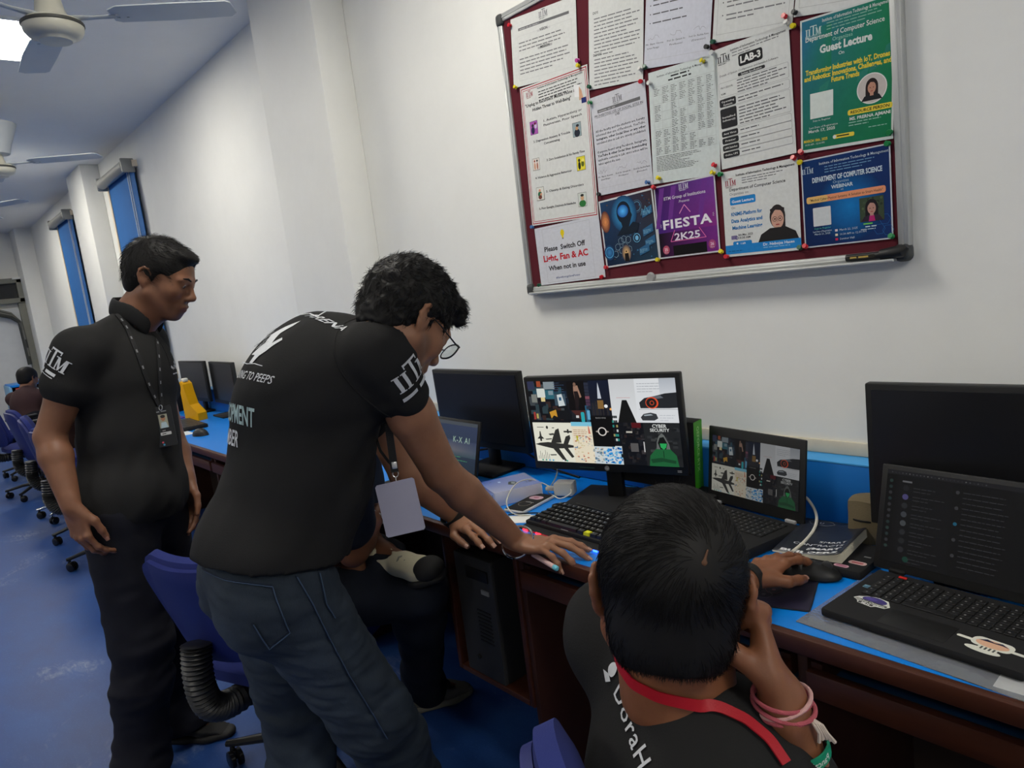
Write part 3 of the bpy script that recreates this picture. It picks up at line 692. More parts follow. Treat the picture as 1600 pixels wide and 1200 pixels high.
def scr_chat(W, H):
    p = Pen(.000004); q = random.Random(8)
    p.rect(0, 0, W, H, (20, 20, 22)); p.rect(0, H * .955, W, H, (38, 38, 42)); p.rect(W * .08, 0, W * .40, H * .955, (23, 23, 26)); p.rect(0, 0, W * .06, H * .955, (15, 15, 17))
    for i in range(26): p.ell(W * (.03 + .022 * i), H * .975, .0013, .0013, q.choice([(90, 90, 96), (60, 60, 66), (120, 120, 120)]), 8)
    p.lines(W * .10, W * .22, H * .88, 1, .01, H * .03, (120, 120, 124), .05, 77)
    cols = [(40, 40, 44), (92, 86, 140), (50, 52, 56), (74, 78, 84), (84, 88, 92), (48, 50, 54), (46, 48, 50), (52, 52, 56), (30, 74, 62)]
    for i, c in enumerate(cols):
        y = H * (.82 - .095 * i); p.ell(W * (.125 if i < 8 else .16), y, .0058, .0058, c, 16); p.lines(W * .17, W * .37, y + .001, 2, .0065, .0026, (62, 62, 66), .4, i)
    for i in range(15):
        y = H * (.86 - .054 * i); p.lines(W * .46, W * .96, y, 1, .006, .0024, (66, 66, 70), .5, 40 + i)
        if i % 3 == 0: p.ell(W * .43, y, .0035, .0035, (70, 70, 74) if i != 6 else (40, 110, 140), 12)
    for i in range(12): p.ell(W * .03, H * (.88 - .065 * i), .0035, .0035, q.choice([(50, 70, 66), (60, 60, 64), (44, 60, 60)]), 12)
    return p
def deco_near(o, th, w, d):
    MB().box((-w * .33, -.016, th + .0014), (.015, .006, .003), 0, .001).build('red_key', mat('red_key_plastic', lin((205, 40, 34)), rough=.5), o)
    p = Pen(); 
    p.rrect(-.018, -.012, .018, .012, .010, (214, 216, 208)); p.poly([(-.026, -.004), (-.022, .004), (-.012, .010), (.0, .016), (.018, .013), (.024, .004), (.028, -.002), (.024, -.010), (.012, -.012), (.008, -.017), (-.014, -.015), (-.017, -.010)], (214, 216, 208))
    p.ell(.002, .004, .018, .0095, (66, 56, 120)); p.ell(-.004, .006, .009, .004, (84, 72, 150)); p.rrect(-.023, -.0085, .025, -.0015, .003, (70, 72, 66)); p.text(0, -.0072, .0062, 'Global Campus', (226, 228, 220), .02, width=.044); p.rect(-.014, -.0145, .008, -.0095, (26, 26, 28)); p.text(-.003, -.0142, .0062, 'MLH', (240, 240, 240), .03)
    st = printed('sticker', p, Tr(-w * .325, -d * .64, th + .0003) @ Rz(math.radians(-3)) @ Matrix.Scale(1.25, 4), M_PRINT, o); st['label'] = 'white-edged sticker with a purple oval'
    p = Pen(); p.rrect(0, 0, .018, .012, .001, (120, 160, 176)); p.rect(.001, .001, .017, .006, (40, 90, 120)); p.text(.009, .007, .005, 'evo', (30, 60, 90), .02)
    st = printed('sticker', p, Tr(-w * .455, -d * .43, th + .0003), M_PRINT, o); st['label'] = 'small pale blue processor sticker'
    p = Pen(); E_ = (222, 222, 210)
    p.rrect(-.030, -.004, .030, .026, .012, E_); p.rrect(-.052, .004, .050, .011, .003, E_); p.ell(-.004, -.015, .026, .008, E_); p.rect(-.014, -.014, .014, .004, E_)
    p.ell(.0, .010, .024, .012, (222, 176, 146)); p.poly([(-.022, .014), (-.012, .022), (0, .018), (.010, .022), (.022, .014), (.012, .016), (-.006, .015)], (40, 40, 64)); 
    for i in range(4): p.rect(-.010 + .006 * i, -.012, -.007 + .006 * i, -.003, (70, 72, 70))
    st = printed('sticker', p, Tr(w * .31, -d * .80, th + .0003) @ Rz(math.radians(-4)), M_PRINT, o); st['label'] = 'white cut-out sticker with a peach oval'
    p = Pen(); p.rect(0, 0, .03, .0022, (190, 190, 190)); printed('edge_mark', p, Tr(w * .43, -d * .47, th + .0004), M_PRINT, o)
laptop('nearest black laptop with stickers on its palm rest and a dark chat screen', (-.419, 1.388), math.radians(-5), .322, .216, .212, math.radians(16), scr_chat, M_SCR4, th=.016, rise=.004, bez=(.008, .010, .018), deco=deco_near, dx=-.010, wl=.008)

# transparent folder under the nearest laptop and a sheet of paper in it
M_CLEAR = mat('clear_plastic', (.92, .95, 1), rough=.12, trans=.9, var=.02, bump=.6, bscale=60)
fo = thing('plastic_folder', 'clear plastic folder lying under the nearest laptop', 'folder', (-.435, 1.265, DZ), (0, 0, math.radians(-5)))
MB().box((.0, 0, .0016), (.36, .27, .0018), 0, .0006).build('sleeve', M_CLEAR, fo)
pb = MB().box((.150, -.020, .0008), (.05, .20, .0006)); tag(pb.build('paper_sheet', mat('white_paper', lin((226, 226, 222)), rough=.8)), 'white paper inside the clear folder under the nearest laptop', 'paper').location = (-.435, 1.25, DZ)

# ------------------------------------------------------------------ gaming keyboard, keys one by one
kb = thing('keyboard', 'black gaming keyboard with red and blue lights in its front edge', 'keyboard', (-1.235, 1.290, DZ), (math.radians(4), 0, math.radians(-1.5)))
W_, D_ = .445, .135
MB().box((0, 0, .012), (W_, D_, .018), 0, .004).build('case', M_BLKM, kb)
fl = MB(); fl.box((0, -D_ / 2 - .012, .006), (W_, .03, .010), 0, .003); fl.build('front_lip', M_BLKM, kb)
glr, glb = mat('red_led', (1, .01, .02), emit=6, var=0), mat('blue_led', (.02, .08, 1), emit=7, var=0)
for i in range(8):
    x = -W_ / 2 + .03 + i * .0535
    MB().box((x, -D_ / 2 - .0285, .0085), (.020, .003, .005), 0, .001).build('light_strip', glr if i < 3 else glb, kb)
for i in range(8):
    c = (.35, .0, .01) if i < 3 else (.01, .01, .35)
    MB().box((-W_ / 2 + .03 + i * .0535 + .026, -D_ / 2 - .0285, .0085), (.028, .002, .004)).build('light_bar', mat('led_haze_%d' % (i < 3), c, emit=.25, var=0), kb)
M_KEY = mat('keycap_black', lin((28, 28, 29)), rough=.4, spec=.5)
key_mesh = {}
def key(x, y, span, m=M_KEY, nm='key'):
    kk = (span, m.name)
    if kk not in key_mesh:
        w2, d2 = .0186 * span / 2 - .0009, .0086; bmv = [(-w2, -d2, 0), (w2, -d2, 0), (w2, d2, 0), (-w2, d2, 0), (-w2 + .0022, -d2 + .0015, .009), (w2 - .0022, -d2 + .0015, .009), (w2 - .0022, d2 - .002, .008), (-w2 + .0022, d2 - .002, .008)]
        me = bpy.data.meshes.new('key'); me.from_pydata(bmv, [], [[3, 2, 1, 0], [4, 5, 6, 7], [0, 1, 5, 4], [1, 2, 6, 5], [2, 3, 7, 6], [3, 0, 4, 7]]); me.materials.append(m); key_mesh[kk] = me
    o = bpy.data.objects.new(nm, key_mesh[kk]); COL.objects.link(o); o.parent = kb; o.location = (x, y, .0205); return o
lg = Pen(.00002); q = random.Random(2)
rows = [[1] * 22, [1] * 13 + [2] + [1] * 7, [1.5] + [1] * 12 + [1.5] + [1] * 7, [1.75] + [1] * 11 + [2.25] + [1] * 3, [2.25] + [1] * 10 + [2.75] + [1] * 4, [1.25, 1.25, 1.25, 6.25, 1.25, 1.25, 1.25, 1.25] + [1] * 6]
cnt = 0
for r_, row in enumerate(rows):
    x = -W_ / 2 + .012; y = D_ / 2 - .014 - r_ * .0212
    for c, sp in enumerate(row):
        if x + sp * .0186 > W_ / 2 - .006: break
        yel = (r_ == 5 and c == 5)
        k_ = key(x + sp * .0093, y, sp, mat('yellow_sticker', lin((212, 214, 30)), rough=.5) if yel else M_KEY)
        if yel: k_['label'] = 'key with a yellow sticker'
        if not yel:
            lg.rect(x + .005, y - .001, x + .005 + q.uniform(.002, .005), y + .0035, (176, 176, 172)); lg.lay -= 1
        x += sp * .0186; cnt += 1
for cx, cy in ((.06, -.012), (.075, -.033)): lg.rect(cx, cy, cx + .012, cy + .011, (222, 222, 218))
printed('key_legends', lg, Tr(0, 0, .0298), M_PRINT, kb)
p = Pen(); p.lines(-.022, .022, 0, 1, .01, .007, (150, 150, 150), .02, 5); printed('maker_mark', p, Tr(-.06, -D_ / 2 + .004, .0212), M_PRINT, kb)

# ------------------------------------------------------------------ small things on the desk
bx = thing('carton', 'blue and white printed box lying beside the lit monitor', 'box', (-1.700, 1.385, DZ), (0, 0, math.radians(-20)))
p = Pen(); p.grad(-.0735, -.08, .0735, .08, (44, 92, 180), (150, 156, 190), (176, 178, 200), (120, 140, 200)); 
p.poly([(-.012, .0), (.015, -.012), (.034, .002), (.03, .016), (.004, .02), (-.010, .012)], (74, 82, 80)); p.poly([(-.006, .008), (.012, .0), (.026, .006), (.006, .016)], (150, 158, 156))
p.ell(.03, .058, .009, .006, (110, 112, 130)); p.lines(-.005, .05, .045, 1, .006, .004, (110, 112, 130)); p.rect(-.035, -.03, -.022, -.022, (190, 214, 240)); p.text(-.048, -.052, .012, 'L', (30, 40, 80), .03)
MB().box((0, 0, .0225), (.147, .16, .044), 0, .001).build('box_body', mat('box_white', lin((206, 208, 224)), rough=.5), bx)
printed('top_print', p, Tr(0, 0, .0448), M_PRINT, bx)
p = Pen(); p.grad(0, 0, .147, .044, (54, 96, 186), (54, 96, 186), (178, 178, 208), (186, 186, 214)); p.ring(.062, .026, .006, .0075, (40, 34, 60)); p.text(.062, .022, .012, 'U', (40, 34, 60), .03)
p.text(.072, .021, .0125, 'LAPCARE', (70, 70, 110), align='LEFT', width=.05); p.text(.05, .006, .009, 'LAPCARE', (40, 56, 120), .02, align='LEFT', width=.046); p.rect(.02, .004, .024, .04, (150, 180, 226)); p.rect(.126, .008, .132, .036, (120, 120, 130))
printed('front_print', p, frame((-.0735, -.0803, .0005), (1, 0, 0), (0, 0, 1), (0, -1, 0)), M_PRINT, bx)
p = Pen(); p.rect(0, 0, .16, .044, (50, 90, 180)); p.lines(.02, .14, .03, 3, .008, .004, (170, 196, 234)); printed('side_print', p, frame((-.0738, .08, .0005), (0, -1, 0), (0, 0, 1), (-1, 0, 0)), M_PRINT, bx)

ph = thing('phone', 'black phone in a white-edged case with a pink sticker, charging beside the box', 'phone', (-1.580, 1.355, DZ), (0, 0, math.radians(9)))
MB().box((0, 0, .005), (.076, .16, .010), 0, .005).build('bumper', mat('white_rubber', lin((206, 206, 204)), rough=.5), ph)
MB().box((0, 0, .0085), (.070, .154, .004), 0, .002).build('back_cover', M_BLKM, ph)
p = Pen(); p.rrect(-.026, .022, .022, .052, .014, (206, 170, 184)); p.ell(-.002, .038, .010, .007, (176, 110, 130)); p.ring(-.002, -.02, .019, .021, (120, 110, 90)); p.rect(-.01, -.006, .02, -.004, (200, 200, 196))
printed('sticker', p, Tr(0, 0, .0107), M_PRINT, ph)

M_WPL = mat('white_plastic', lin((214, 212, 200)), rough=.35, spec=.5)
ad = thing('charger', 'white plug-in charger block lying below the lit monitor', 'charger', (-1.545, 1.478, DZ), (0, 0, math.radians(24)))
MB().box((0, 0, .024), (.062, .05, .042), 0, .006).build('body', M_WPL, ad)
MB().box((-.046, -.004, .022), (.035, .02, .013), 0, .004).build('plug', M_WPL, ad)
def cable(name, label, pts, r, m, cat='cable', sub=6):
    P_ = [V(p) for p in pts]; out = []
    for i in range(len(P_) - 1):
        p0, p1, p2, p3 = P_[max(i - 1, 0)], P_[i], P_[i + 1], P_[min(i + 2, len(P_) - 1)]
        for j in range(sub):
            t = j / sub; out.append(.5 * ((2 * p1) + (p2 - p0) * t + (2 * p0 - 5 * p1 + 4 * p2 - p3) * t * t + (3 * p1 - p0 - 3 * p2 + p3) * t ** 3))
    out.append(P_[-1])
    return tag(MB().tube(out, r, 7).build(name, m), label, cat)
M_CABW = mat('white_cable_rubber', lin((205, 202, 188)), rough=.5); M_CABB = mat('black_cable_rubber', lin((22, 22, 22)), rough=.5)
cable('charging_cable', 'white cable looping over the phone from the white charger', [(-1.60, 1.462, .775), (-1.65, 1.43, .80), (-1.645, 1.36, .803), (-1.61, 1.29, .775), (-1.55, 1.262, .757), (-1.50, 1.285, .755)], .0018, M_CABW)
cable('phone_cable', 'white cable from the charger block down to the end of the phone', [(-1.52, 1.475, .785), (-1.50, 1.455, .77), (-1.52, 1.43, .757), (-1.555, 1.438, .757), (-1.572, 1.442, .757)], .002, M_CABW)
cable('monitor_cable', 'pale cable hanging from the lit monitor behind the box', [(-1.56, 1.47, .86), (-1.575, 1.475, .81), (-1.60, 1.455, .762), (-1.585, 1.452, .756)], .002, M_CABW)
cable('keyboard_cable', 'black cable curling behind the gaming keyboard', [(-1.36, 1.345, .765), (-1.42, 1.365, .756), (-1.50, 1.375, .756), (-1.47, 1.42, .756), (-1.40, 1.40, .7645), (-1.30, 1.385, .768), (-1.20, 1.37, .765), (-1.15, 1.345, .756)], .0022, M_CABB)
cable('mouse_cable', 'thin black cable wandering on the blue desk above the keyboard', [(-1.10, 1.352, .756), (-1.18, 1.372, .756), (-1.25, 1.352, .756), (-1.33, 1.37, .7655), (-1.42, 1.335, .756), (-1.50, 1.30, .756), (-1.56, 1.25, .756)], .0018, M_CABB)
cable('laptop_cable', 'white cable arching from the dim-screened laptop over the magazine', [at(1250, 772, t=1.76), at(1262, 780, t=1.73), at(1273, 797, t=1.70), at(1276, 813, t=1.67), at(1270, 830, t=1.63), at(1255, 848, t=1.58), at(1238, 862, t=1.545)], .0035, M_CABW)
paper = MB().box((0, 0, .0006), (.10, .06, .0012)); tag(paper.build('paper_sheet', mat('white_paper', lin((226, 226, 222)), rough=.8)), 'white paper slip under the left end of the gaming keyboard', 'paper').matrix_world = Tr(-1.52, 1.245, DZ) @ Rz(.6)
paper = MB().box((0, 0, .0006), (.09, .05, .0012)); tag(paper.build('paper_sheet', MATS['white_paper']), 'small white paper by the leaning man\'s watch wrist', 'paper').matrix_world = Tr(-1.60, 1.235, DZ) @ Rz(-.3)

pad = thing('mouse_pad', 'dark mouse pad with small hexagon emblems under the mouse hand', 'mouse pad', (-.758, 1.244, DZ), (0, 0, math.radians(19)))
MB().box((0, 0, .0015), (.225, .185, .003), 0, .001).build('mat_body', mat('pad_cloth', lin((26, 26, 36)), rough=.8), pad)
p = Pen(); p.grad(-.110, -.09, .110, .09, (34, 32, 48), (30, 28, 42), (38, 34, 56), (28, 28, 40))
for hx, hy, c in ((-.035, -.03, (96, 96, 104)), (.0, -.012, (150, 120, 70)), (.035, -.02, (120, 80, 90)), (.02, -.045, (90, 90, 100)), (-.01, -.052, (110, 110, 110))):
    pts = [(hx + .017 * math.cos(math.radians(a)), hy + .017 * math.sin(math.radians(a))) for a in range(0, 361, 60)]; p.path(pts, .0012, c); p.ell(hx, hy, .004, .004, c, 12)
p.lines(-.06, .06, -.078, 1, .004, .003, (90, 90, 100)); printed('pad_print', p, Tr(0, 0, .0031), M_PRINT, pad)

mo = thing('mouse', 'black computer mouse under the seated boy\'s hand', 'mouse', (-.690, 1.338, DZ + .0035), (0, 0, math.radians(-75)))
bmo = bmesh.new(); bmesh.ops.create_uvsphere(bmo, u_segments=28, v_segments=16, radius=1)
for v in bmo.verts:
    x, y, z = v.co; v.co = V((x * .033 * (1 - .10 * math.cos(y * 3)), y * .060, max(z, 0) * .030 * (1 - .22 * y) + .001))
MB().bm(bmo, 0, True).build('shell', M_BLK, mo)
MB().tube([(-.0334, -.03, .012), (-.035, 0, .013), (-.031, .03, .012), (-.018, .052, .010)], .002, 6).build('side_strip', mat('pale_teal_strip', lin((110, 150, 160)), rough=.3), mo)
MB().lathe([(.009, -.004), (.011, -.003), (.011, .003), (.009, .004)], 18, T=Tr(0, .032, .023) @ Ry(math.pi / 2)).build('scroll_wheel', M_CHAR, mo)

cse = thing('black_case', 'flat black case with two pink stickers, under the magazine', 'case', (-.655, 1.44, DZ))
MB().box((0, 0, .010), (.11, .15, .020), 0, .006).build('body', M_BLKM, cse)
p = Pen(); p.rrect(-.004, -.069, .026, -.056, .006, (206, 160, 176)); p.rrect(0, -.067, .022, -.058, .004, (170, 110, 130)); p.rrect(.014, -.042, .050, -.026, .007, (214, 180, 176)); p.rrect(.02, -.038, .044, -.030, .003, (170, 84, 90)); p.rect(.03, .0, .044, .006, (120, 120, 120))
printed('stickers', p, Tr(0, 0, .0203), M_PRINT, cse)
mg = thing('magazine', 'dark magazine headed SMART CONTRACTS SMART BUILDERS by the mouse hand', 'magazine', (-.728, 1.478, DZ + .0205), (0, 0, math.radians(5)))
def curl(x, y): return .016 * max(0, (x / .074)) ** 2 - .004 * max(0, -y / .105) * (x < 0) 
def sheet(z, m, w=.148, h=.205, n=10):
    b = MB(); vs = []; fs = []
    for j in range(n + 1):
        for i in range(n + 1):
            x, y = -w / 2 + w * i / n, -h / 2 + h * j / n; vs.append((x, y, z + curl(x, y) * (z / .008 if z else 0)))
    for j in range(n):
        for i in range(n): fs.append([j * (n + 1) + i, j * (n + 1) + i + 1, (j + 1) * (n + 1) + i + 1, (j + 1) * (n + 1) + i])
    return b.add(vs, fs, 0, True)
pg = MB()
for k in range(7): 
    s_ = sheet(.0006 + .001 * k, 0); pg.add(s_.v, s_.f, 0, True)
pgo = pg.build('pages', mat('page_paper', lin((206, 202, 184)), rough=.8), mg)
pgo.modifiers.new('thickness', 'SOLIDIFY').thickness = .0007
cv = sheet(.0082, 0).build('cover', mat('cover_dark', lin((34, 37, 46)), rough=.35, spec=.5), mg); cv.modifiers.new('thickness', 'SOLIDIFY').thickness = .0006
p = Pen(.00001); C_ = (222, 224, 226)
p.path([(-.062, .082), (-.052, .066), (-.016, .066), (-.002, .078), (-.012, .092), (-.054, .092), (-.062, .082)], .0014, (150, 152, 156)); p.text(-.032, .074, .014, 'U', C_, .03)
vs, fs, cs = p.data(); colmesh('cover_emblem', [(a, b, .0102 + c + curl(a, b) * 1.03) for a, b, c in vs], fs, cs, M_PRINT, mg); p = Pen(.00001)
p.text(.062, -.036, .0145, 'SMART', C_, align='RIGHT', width=.058); p.text(.062, -.056, .0145, 'CONTRACTS', C_, align='RIGHT', width=.108)
p.text(.062, -.077, .0145, 'SMART', C_, .045, 'RIGHT', width=.072); p.text(.062, -.097, .0145, 'BUILDERS', C_, .045, 'RIGHT', width=.122)
vs, fs, cs = p.data(); colmesh('cover_title', [(a, b, .0102 + c + curl(a, b) * 1.03) for a, b, c in vs], fs, cs, M_PRINT, mg)

po = thing('pouch', 'small brown cloth pouch with a black band beside the nearest laptop', 'pouch', (-.668, 1.580, DZ))
bmo = bmesh.new(); bmesh.ops.create_cube(bmo, size=1); bmesh.ops.subdivide_edges(bmo, edges=list(bmo.edges), cuts=5, use_grid_fill=True)
for v in bmo.verts:
    c = v.co.copy(); n_ = c.normalized() * .62; c = c.lerp(n_, .45); v.co = V((c.x * .075, c.y * .07, (c.z + .5) * .105)) + V((0, 0, 0)); v.co += .003 * V((mnoise.noise(v.co * 40), mnoise.noise(v.co * 40 + V((9, 0, 0))), 0))
    v.co.z = max(v.co.z, .0)
MB().bm(bmo, 0, True).build('body', mat('brown_cloth', lin((112, 100, 76)), rough=.9, bump=.4, bscale=300, var=.2), po)
MB().tube([(.041 * math.cos(a), .038 * math.sin(a), .058) for a in [2 * math.pi * k / 20 for k in range(21)]], .0035, 6).build('elastic_band', M_CABB, po)

gb0 = thing('black_carton', 'flat black carton lying under the upright green-spined box', 'box', (-1.150, 1.590, DZ), (0, 0, math.radians(8)))
MB().box((0, 0, .022), (.16, .08, .044), 0, .002).build('box_body', M_BLKM, gb0)
gb = thing('carton', 'upright black box with a lime green lettered spine behind the lit monitor', 'box', (-1.262, 1.596, DZ + .045), (0, math.radians(3), math.radians(8)))
MB().box((0, 0, .10), (.24, .05, .20), 0, .001).build('box_body', M_BLKM, gb)
p = Pen(); p.rect(0, 0, .05, .20, (62, 156, 24)); p.text(.0185, .185, .019, 'GEFORCE RTX', (176, 222, 140), .01, 'LEFT', ang=-math.pi / 2, width=.13)
sp_ = printed('spine', p, frame((.1205, -.025, .0), (0, 1, 0), (0, 0, 1), (1, 0, 0)), M_PRINT, gb); sp_['label'] = 'lime green spine'
p = Pen(); p.text(0, 0, .012, 'UTL', (110, 110, 110)); printed('front_print', p, frame((.085, -.0255, .012), (1, 0, 0), (0, 0, 1), (0, -1, 0)), M_PRINT, gb)

# things far along the desk
fb = thing('carton', 'black box with a white script logo on the desk behind the standing man', 'box', (-5.78, 1.45, DZ), (0, 0, math.radians(22)))
MB().box((0, 0, .085), (.34, .12, .17), 0, .003).build('box_body', M_BLKM, fb)
p = Pen(); p.text(.0, .0, .075, 'Mad', (214, 216, 214), .01, shear=.3); p.text(.03, -.05, .065, 'Gaud', (214, 216, 214), .01, shear=.3); p.rect(-.06, -.06, .07, -.054, (214, 216, 214))
printed('logo', p, frame((.06, -.0605, .09), (1, 0, 0), (0, 0, 1), (0, -1, 0)), M_PRINT, fb)
fk = thing('keyboard', 'dark keyboard on a white mat far along the desk, before the two monitors', 'keyboard', (-4.78, 1.30, DZ), (0, 0, math.radians(-3)))
MB().box((0, 0, .012), (.44, .15, .02), 0, .004).build('case', M_BLKM, fk)
keys_mb(.42, .125, .024, 6, 18).build('keys', M_KEY, fk)
tag(MB().box((-4.72, 1.19, DZ + .0015), (.60, .10, .003), 0, .001).build('desk_mat', mat('white_mat', lin((214, 218, 220)), rough=.5)), 'white mat strip in front of the far dark keyboard', 'mat')
fm = thing('mouse', 'black mouse on the bare blue desk beyond the leaning man', 'mouse', (-4.30, 1.235, DZ), (0, 0, math.radians(-70)))
bmo = bmesh.new(); bmesh.ops.create_uvsphere(bmo, u_segments=20, v_segments=12, radius=1)
for v in bmo.verts: v.co = V((v.co.x * .034, v.co.y * .060, max(v.co.z, 0) * .042 + .001))
MB().bm(bmo, 0, True).build('shell', M_BLK, fm); MB().lathe([(.008, -.004), (.010, 0), (.008, .004)], 12, T=Tr(0, .03, .034) @ Ry(math.pi / 2)).build('scroll_wheel', M_CHAR, fm)
tag(MB().box((0, 0, .004), (.2, .12, .008), 0, .003).build('notebook', mat('purple_cover', lin((84, 66, 140)), rough=.5)), 'purple notebook lying beside the black box far along the desk', 'notebook').location = (-5.30, 1.36, DZ)
tag(MB().lathe([(.04, 0), (.045, .01), (.045, .03), (.038, .034), (0, .034)], 20).build('tape_roll', mat('pale_violet', lin((196, 190, 214)), rough=.4)), 'pale violet tape roll in front of the farther switched-off monitor', 'tape').location = (-5.05, 1.42, DZ)
yl = thing('file_stand', 'yellow plastic file stand beside the two switched-off monitors', 'file stand', (-5.00, 1.42, DZ), (0, 0, math.radians(20)))
M_YEL = mat('yellow_plastic', lin((214, 158, 10)), rough=.4)
MB().prism([(-.05, 0), (.085, 0), (.085, .05), (.02, .11), (.0, .19), (-.01, .25), (-.035, .27), (-.05, .26)], -.035, .035, T=Rx(math.pi / 2)).build('holder', M_YEL, yl)
MB().box((-.035, 0, .275), (.035, .04, .025), 0, .008).build('top_tag', M_WPL, yl)
cable('cable_tangle', 'tangle of black cables on the upstand behind the black box', [(-6.15, 1.62, .80), (-6.0, 1.60, .90), (-5.9, 1.58, .86), (-5.8, 1.60, .93), (-5.7, 1.59, .86), (-5.6, 1.6, .90), (-5.5, 1.6, .80)], .008, M_CABB)
cable('power_cable', 'black cables running along the upstand behind the switched-off monitor and laptop', [(-2.5, 1.60, .78), (-2.3, 1.57, .84), (-2.15, 1.60, .80), (-1.95, 1.62, .83), (-1.75, 1.61, .78), (-1.6, 1.60, .765)], .004, M_CABB)
pn_ = thing('pen', 'white pen with a pale blue tip between the fingers of the leaning man', 'pen', (-1.236, 1.075, DZ + .007), (0, 0, math.radians(-14)))
MB().tube([(-.04, 0, 0), (.062, 0, 0)], .0062, 12).build('barrel', mat('white_pen', lin((226, 190, 186)), rough=.4), pn_)
MB().tube([(.0625, 0, 0), (.074, 0, 0), (.077, 0, 0)], [.0064, .0064, .004], 12).build('tip', mat('blue_pen_tip', lin((110, 190, 206)), rough=.4), pn_)
# ------------------------------------------------------------------ notice board
BX0, BX1, BZ0, BZ1 = -1.835, -.600, 1.372, 2.292
M_FELT = mat('maroon_felt', lin((84, 22, 34)), rough=.95, bump=.3, bscale=500, var=.12)
M_SILV = mat('silver_frame', lin((186, 188, 186)), rough=.35, metal=.55)
bd = thing('notice_board', 'maroon felt notice board in a silver frame on the white wall', 'notice board', ((BX0 + BX1) / 2, WY, BZ0))
bw, bh = BX1 - BX0, BZ1 - BZ0
MB().box((0, -.011, bh / 2), (bw - .03, .020, bh - .03)).build('felt_panel', M_FELT, bd)
for nm, c, sz in (('frame_rail', (0, -.014, bh - .013), (bw - .03, .028, .026)), ('frame_rail', (0, -.014, .013), (bw - .03, .028, .026)), ('frame_rail', (-bw / 2 + .012, -.014, bh / 2), (.024, .028, bh - .03)), ('frame_rail', (bw / 2 - .012, -.014, bh / 2), (.024, .028, bh - .03))):
    f = MB(); f.box(c, sz, 0, .005)
    f.box((c[0], c[1] - .013, c[2]), (sz[0] if sz[0] > .1 else .006, .006, sz[2] if sz[2] > .1 else .006), 0, .002); f.build(nm, M_SILV, bd)
MB().box((0, -.034, .004), (bw - .05, .03, .008), 0, .003).build('tray', M_SILV, bd)
MB().lathe([(.012, -.004), (.016, 0), (.012, .006), (0, .006)], 16, T=Tr(-.08, -.03, .018) @ Rx(math.pi / 2)).build('clip', M_LABEL, bd)
M_CORN = mat('dark_corner_plastic', lin((62, 64, 64)), rough=.5)
for sx, z in ((-1, bh - .018), (-1, .018), (1, bh - .018), (1, .018)):
    MB().box((sx * (bw / 2 - .015), -.017, z), (.034, .036, .040), 0, .012, seg=3).build('corner_cap', M_CORN, bd)
mk = thing('marker', 'black marker with a gold label on the right end of the notice board tray', 'marker', (-.685, WY - .040, BZ0 + .018))
MB().tube([(-.045, 0, 0), (.03, 0, 0)], .008, 12).build('barrel', M_BLK, mk)
MB().tube([(.030, 0, 0), (.075, 0, .004), (.085, 0, .012)], [.012, .014, .006], 12).build('cap', M_BLK, mk)
p = Pen(); p.rect(0, 0, .06, .008, (30, 28, 20)); p.lines(.006, .054, .002, 1, .01, .006, (190, 160, 80), .02, 4); printed('label', p, frame((-.04, -.0082, -.004), (1, 0, 0), (0, 0, 1), (0, -1, 0)), M_PRINT, mk)

def sheet_frame(tl, tr, bl, dy=.026, h=None):
    y = WY - dy; a, b, c = at(*tl, y=y), at(*tr, y=y), at(*bl, y=y)
    ux = (b - a); w = ux.length; ux.normalize(); uz = V((-ux.z, 0, ux.x)); hh = h or (a - c).dot(uz)
    o = c if h is None else c
    return frame(o, ux, uz, ux.cross(uz)), w, hh
BLK = (44, 44, 46); GRY = (120, 120, 122)
def notice(label, tl, tr, bl, draw, h=None, paper=(216, 218, 215), dy=.0245, w=None):
    T, w_, h_ = sheet_frame(tl, tr, bl, dy, h); w_ = w or w_
    p = Pen(); p.rect(0, 0, w_, h_, paper); draw(p, w_, h_)
    o = printed('notice_sheet', p, Matrix.Identity(4), M_PAPER, None, back=(w_, h_), thick=.0006, edge=paper); o.matrix_world = T
    return tag(o, label, 'poster', 'sheets pinned to the notice board')
HEAD = 'Institute of Information Technology & Management'
def bars(p, w, h, y, hh, col=(110, 110, 112)): p.rect(w * .12, y, w * .90, y + hh, col); p.lines(w * .14, w * .88, y + hh * .25, 1, .01, hh * .6, (170, 170, 170), .02, 2)
def d_vision(p, w, h):
    p.frame(w * .10, h * .08, w * .93, h * .72, .0006, (190, 190, 190)); p.iitm(w * .52, h * .88, .022, (110, 110, 114)); bars(p, w, h, h * .795, .008)
    p.rect(w * .42, h * .695, w * .62, h * .725, (200, 200, 200)); p.text(w * .52, h * .70, .011, 'VISION', BLK, .02); p.lines(w * .12, w * .90, h * .61, 3, .011, .005, GRY, seed=2)
    p.rect(w * .42, h * .455, w * .64, h * .485, (170, 170, 170)); p.text(w * .53, h * .46, .011, 'MISSION', BLK, .02); p.lines(w * .12, w * .90, h * .38, 5, .011, .005, GRY, seed=3)
def d_do(p, w, h):
    p.lines(w * .1, w * .6, h * .90, 1, .01, .007, BLK, .02, 8); p.lines(w * .2, w * .5, h * .82, 1, .01, .008, BLK, .02, 9); p.text(w * .08, h * .70, .009, "DO'S", BLK, .02, 'LEFT')
    p.lines(w * .10, w * .94, h * .65, 11, .0098, .0046, GRY, .3, 5); p.text(w * .08, h * .31, .009, "DON'TS", BLK, .02, 'LEFT'); p.lines(w * .10, w * .94, h * .27, 8, .0098, .0046, GRY, .3, 6)
    p.line(w * .06, h * .06, w * .95, h * .06, .0006, (190, 190, 190))
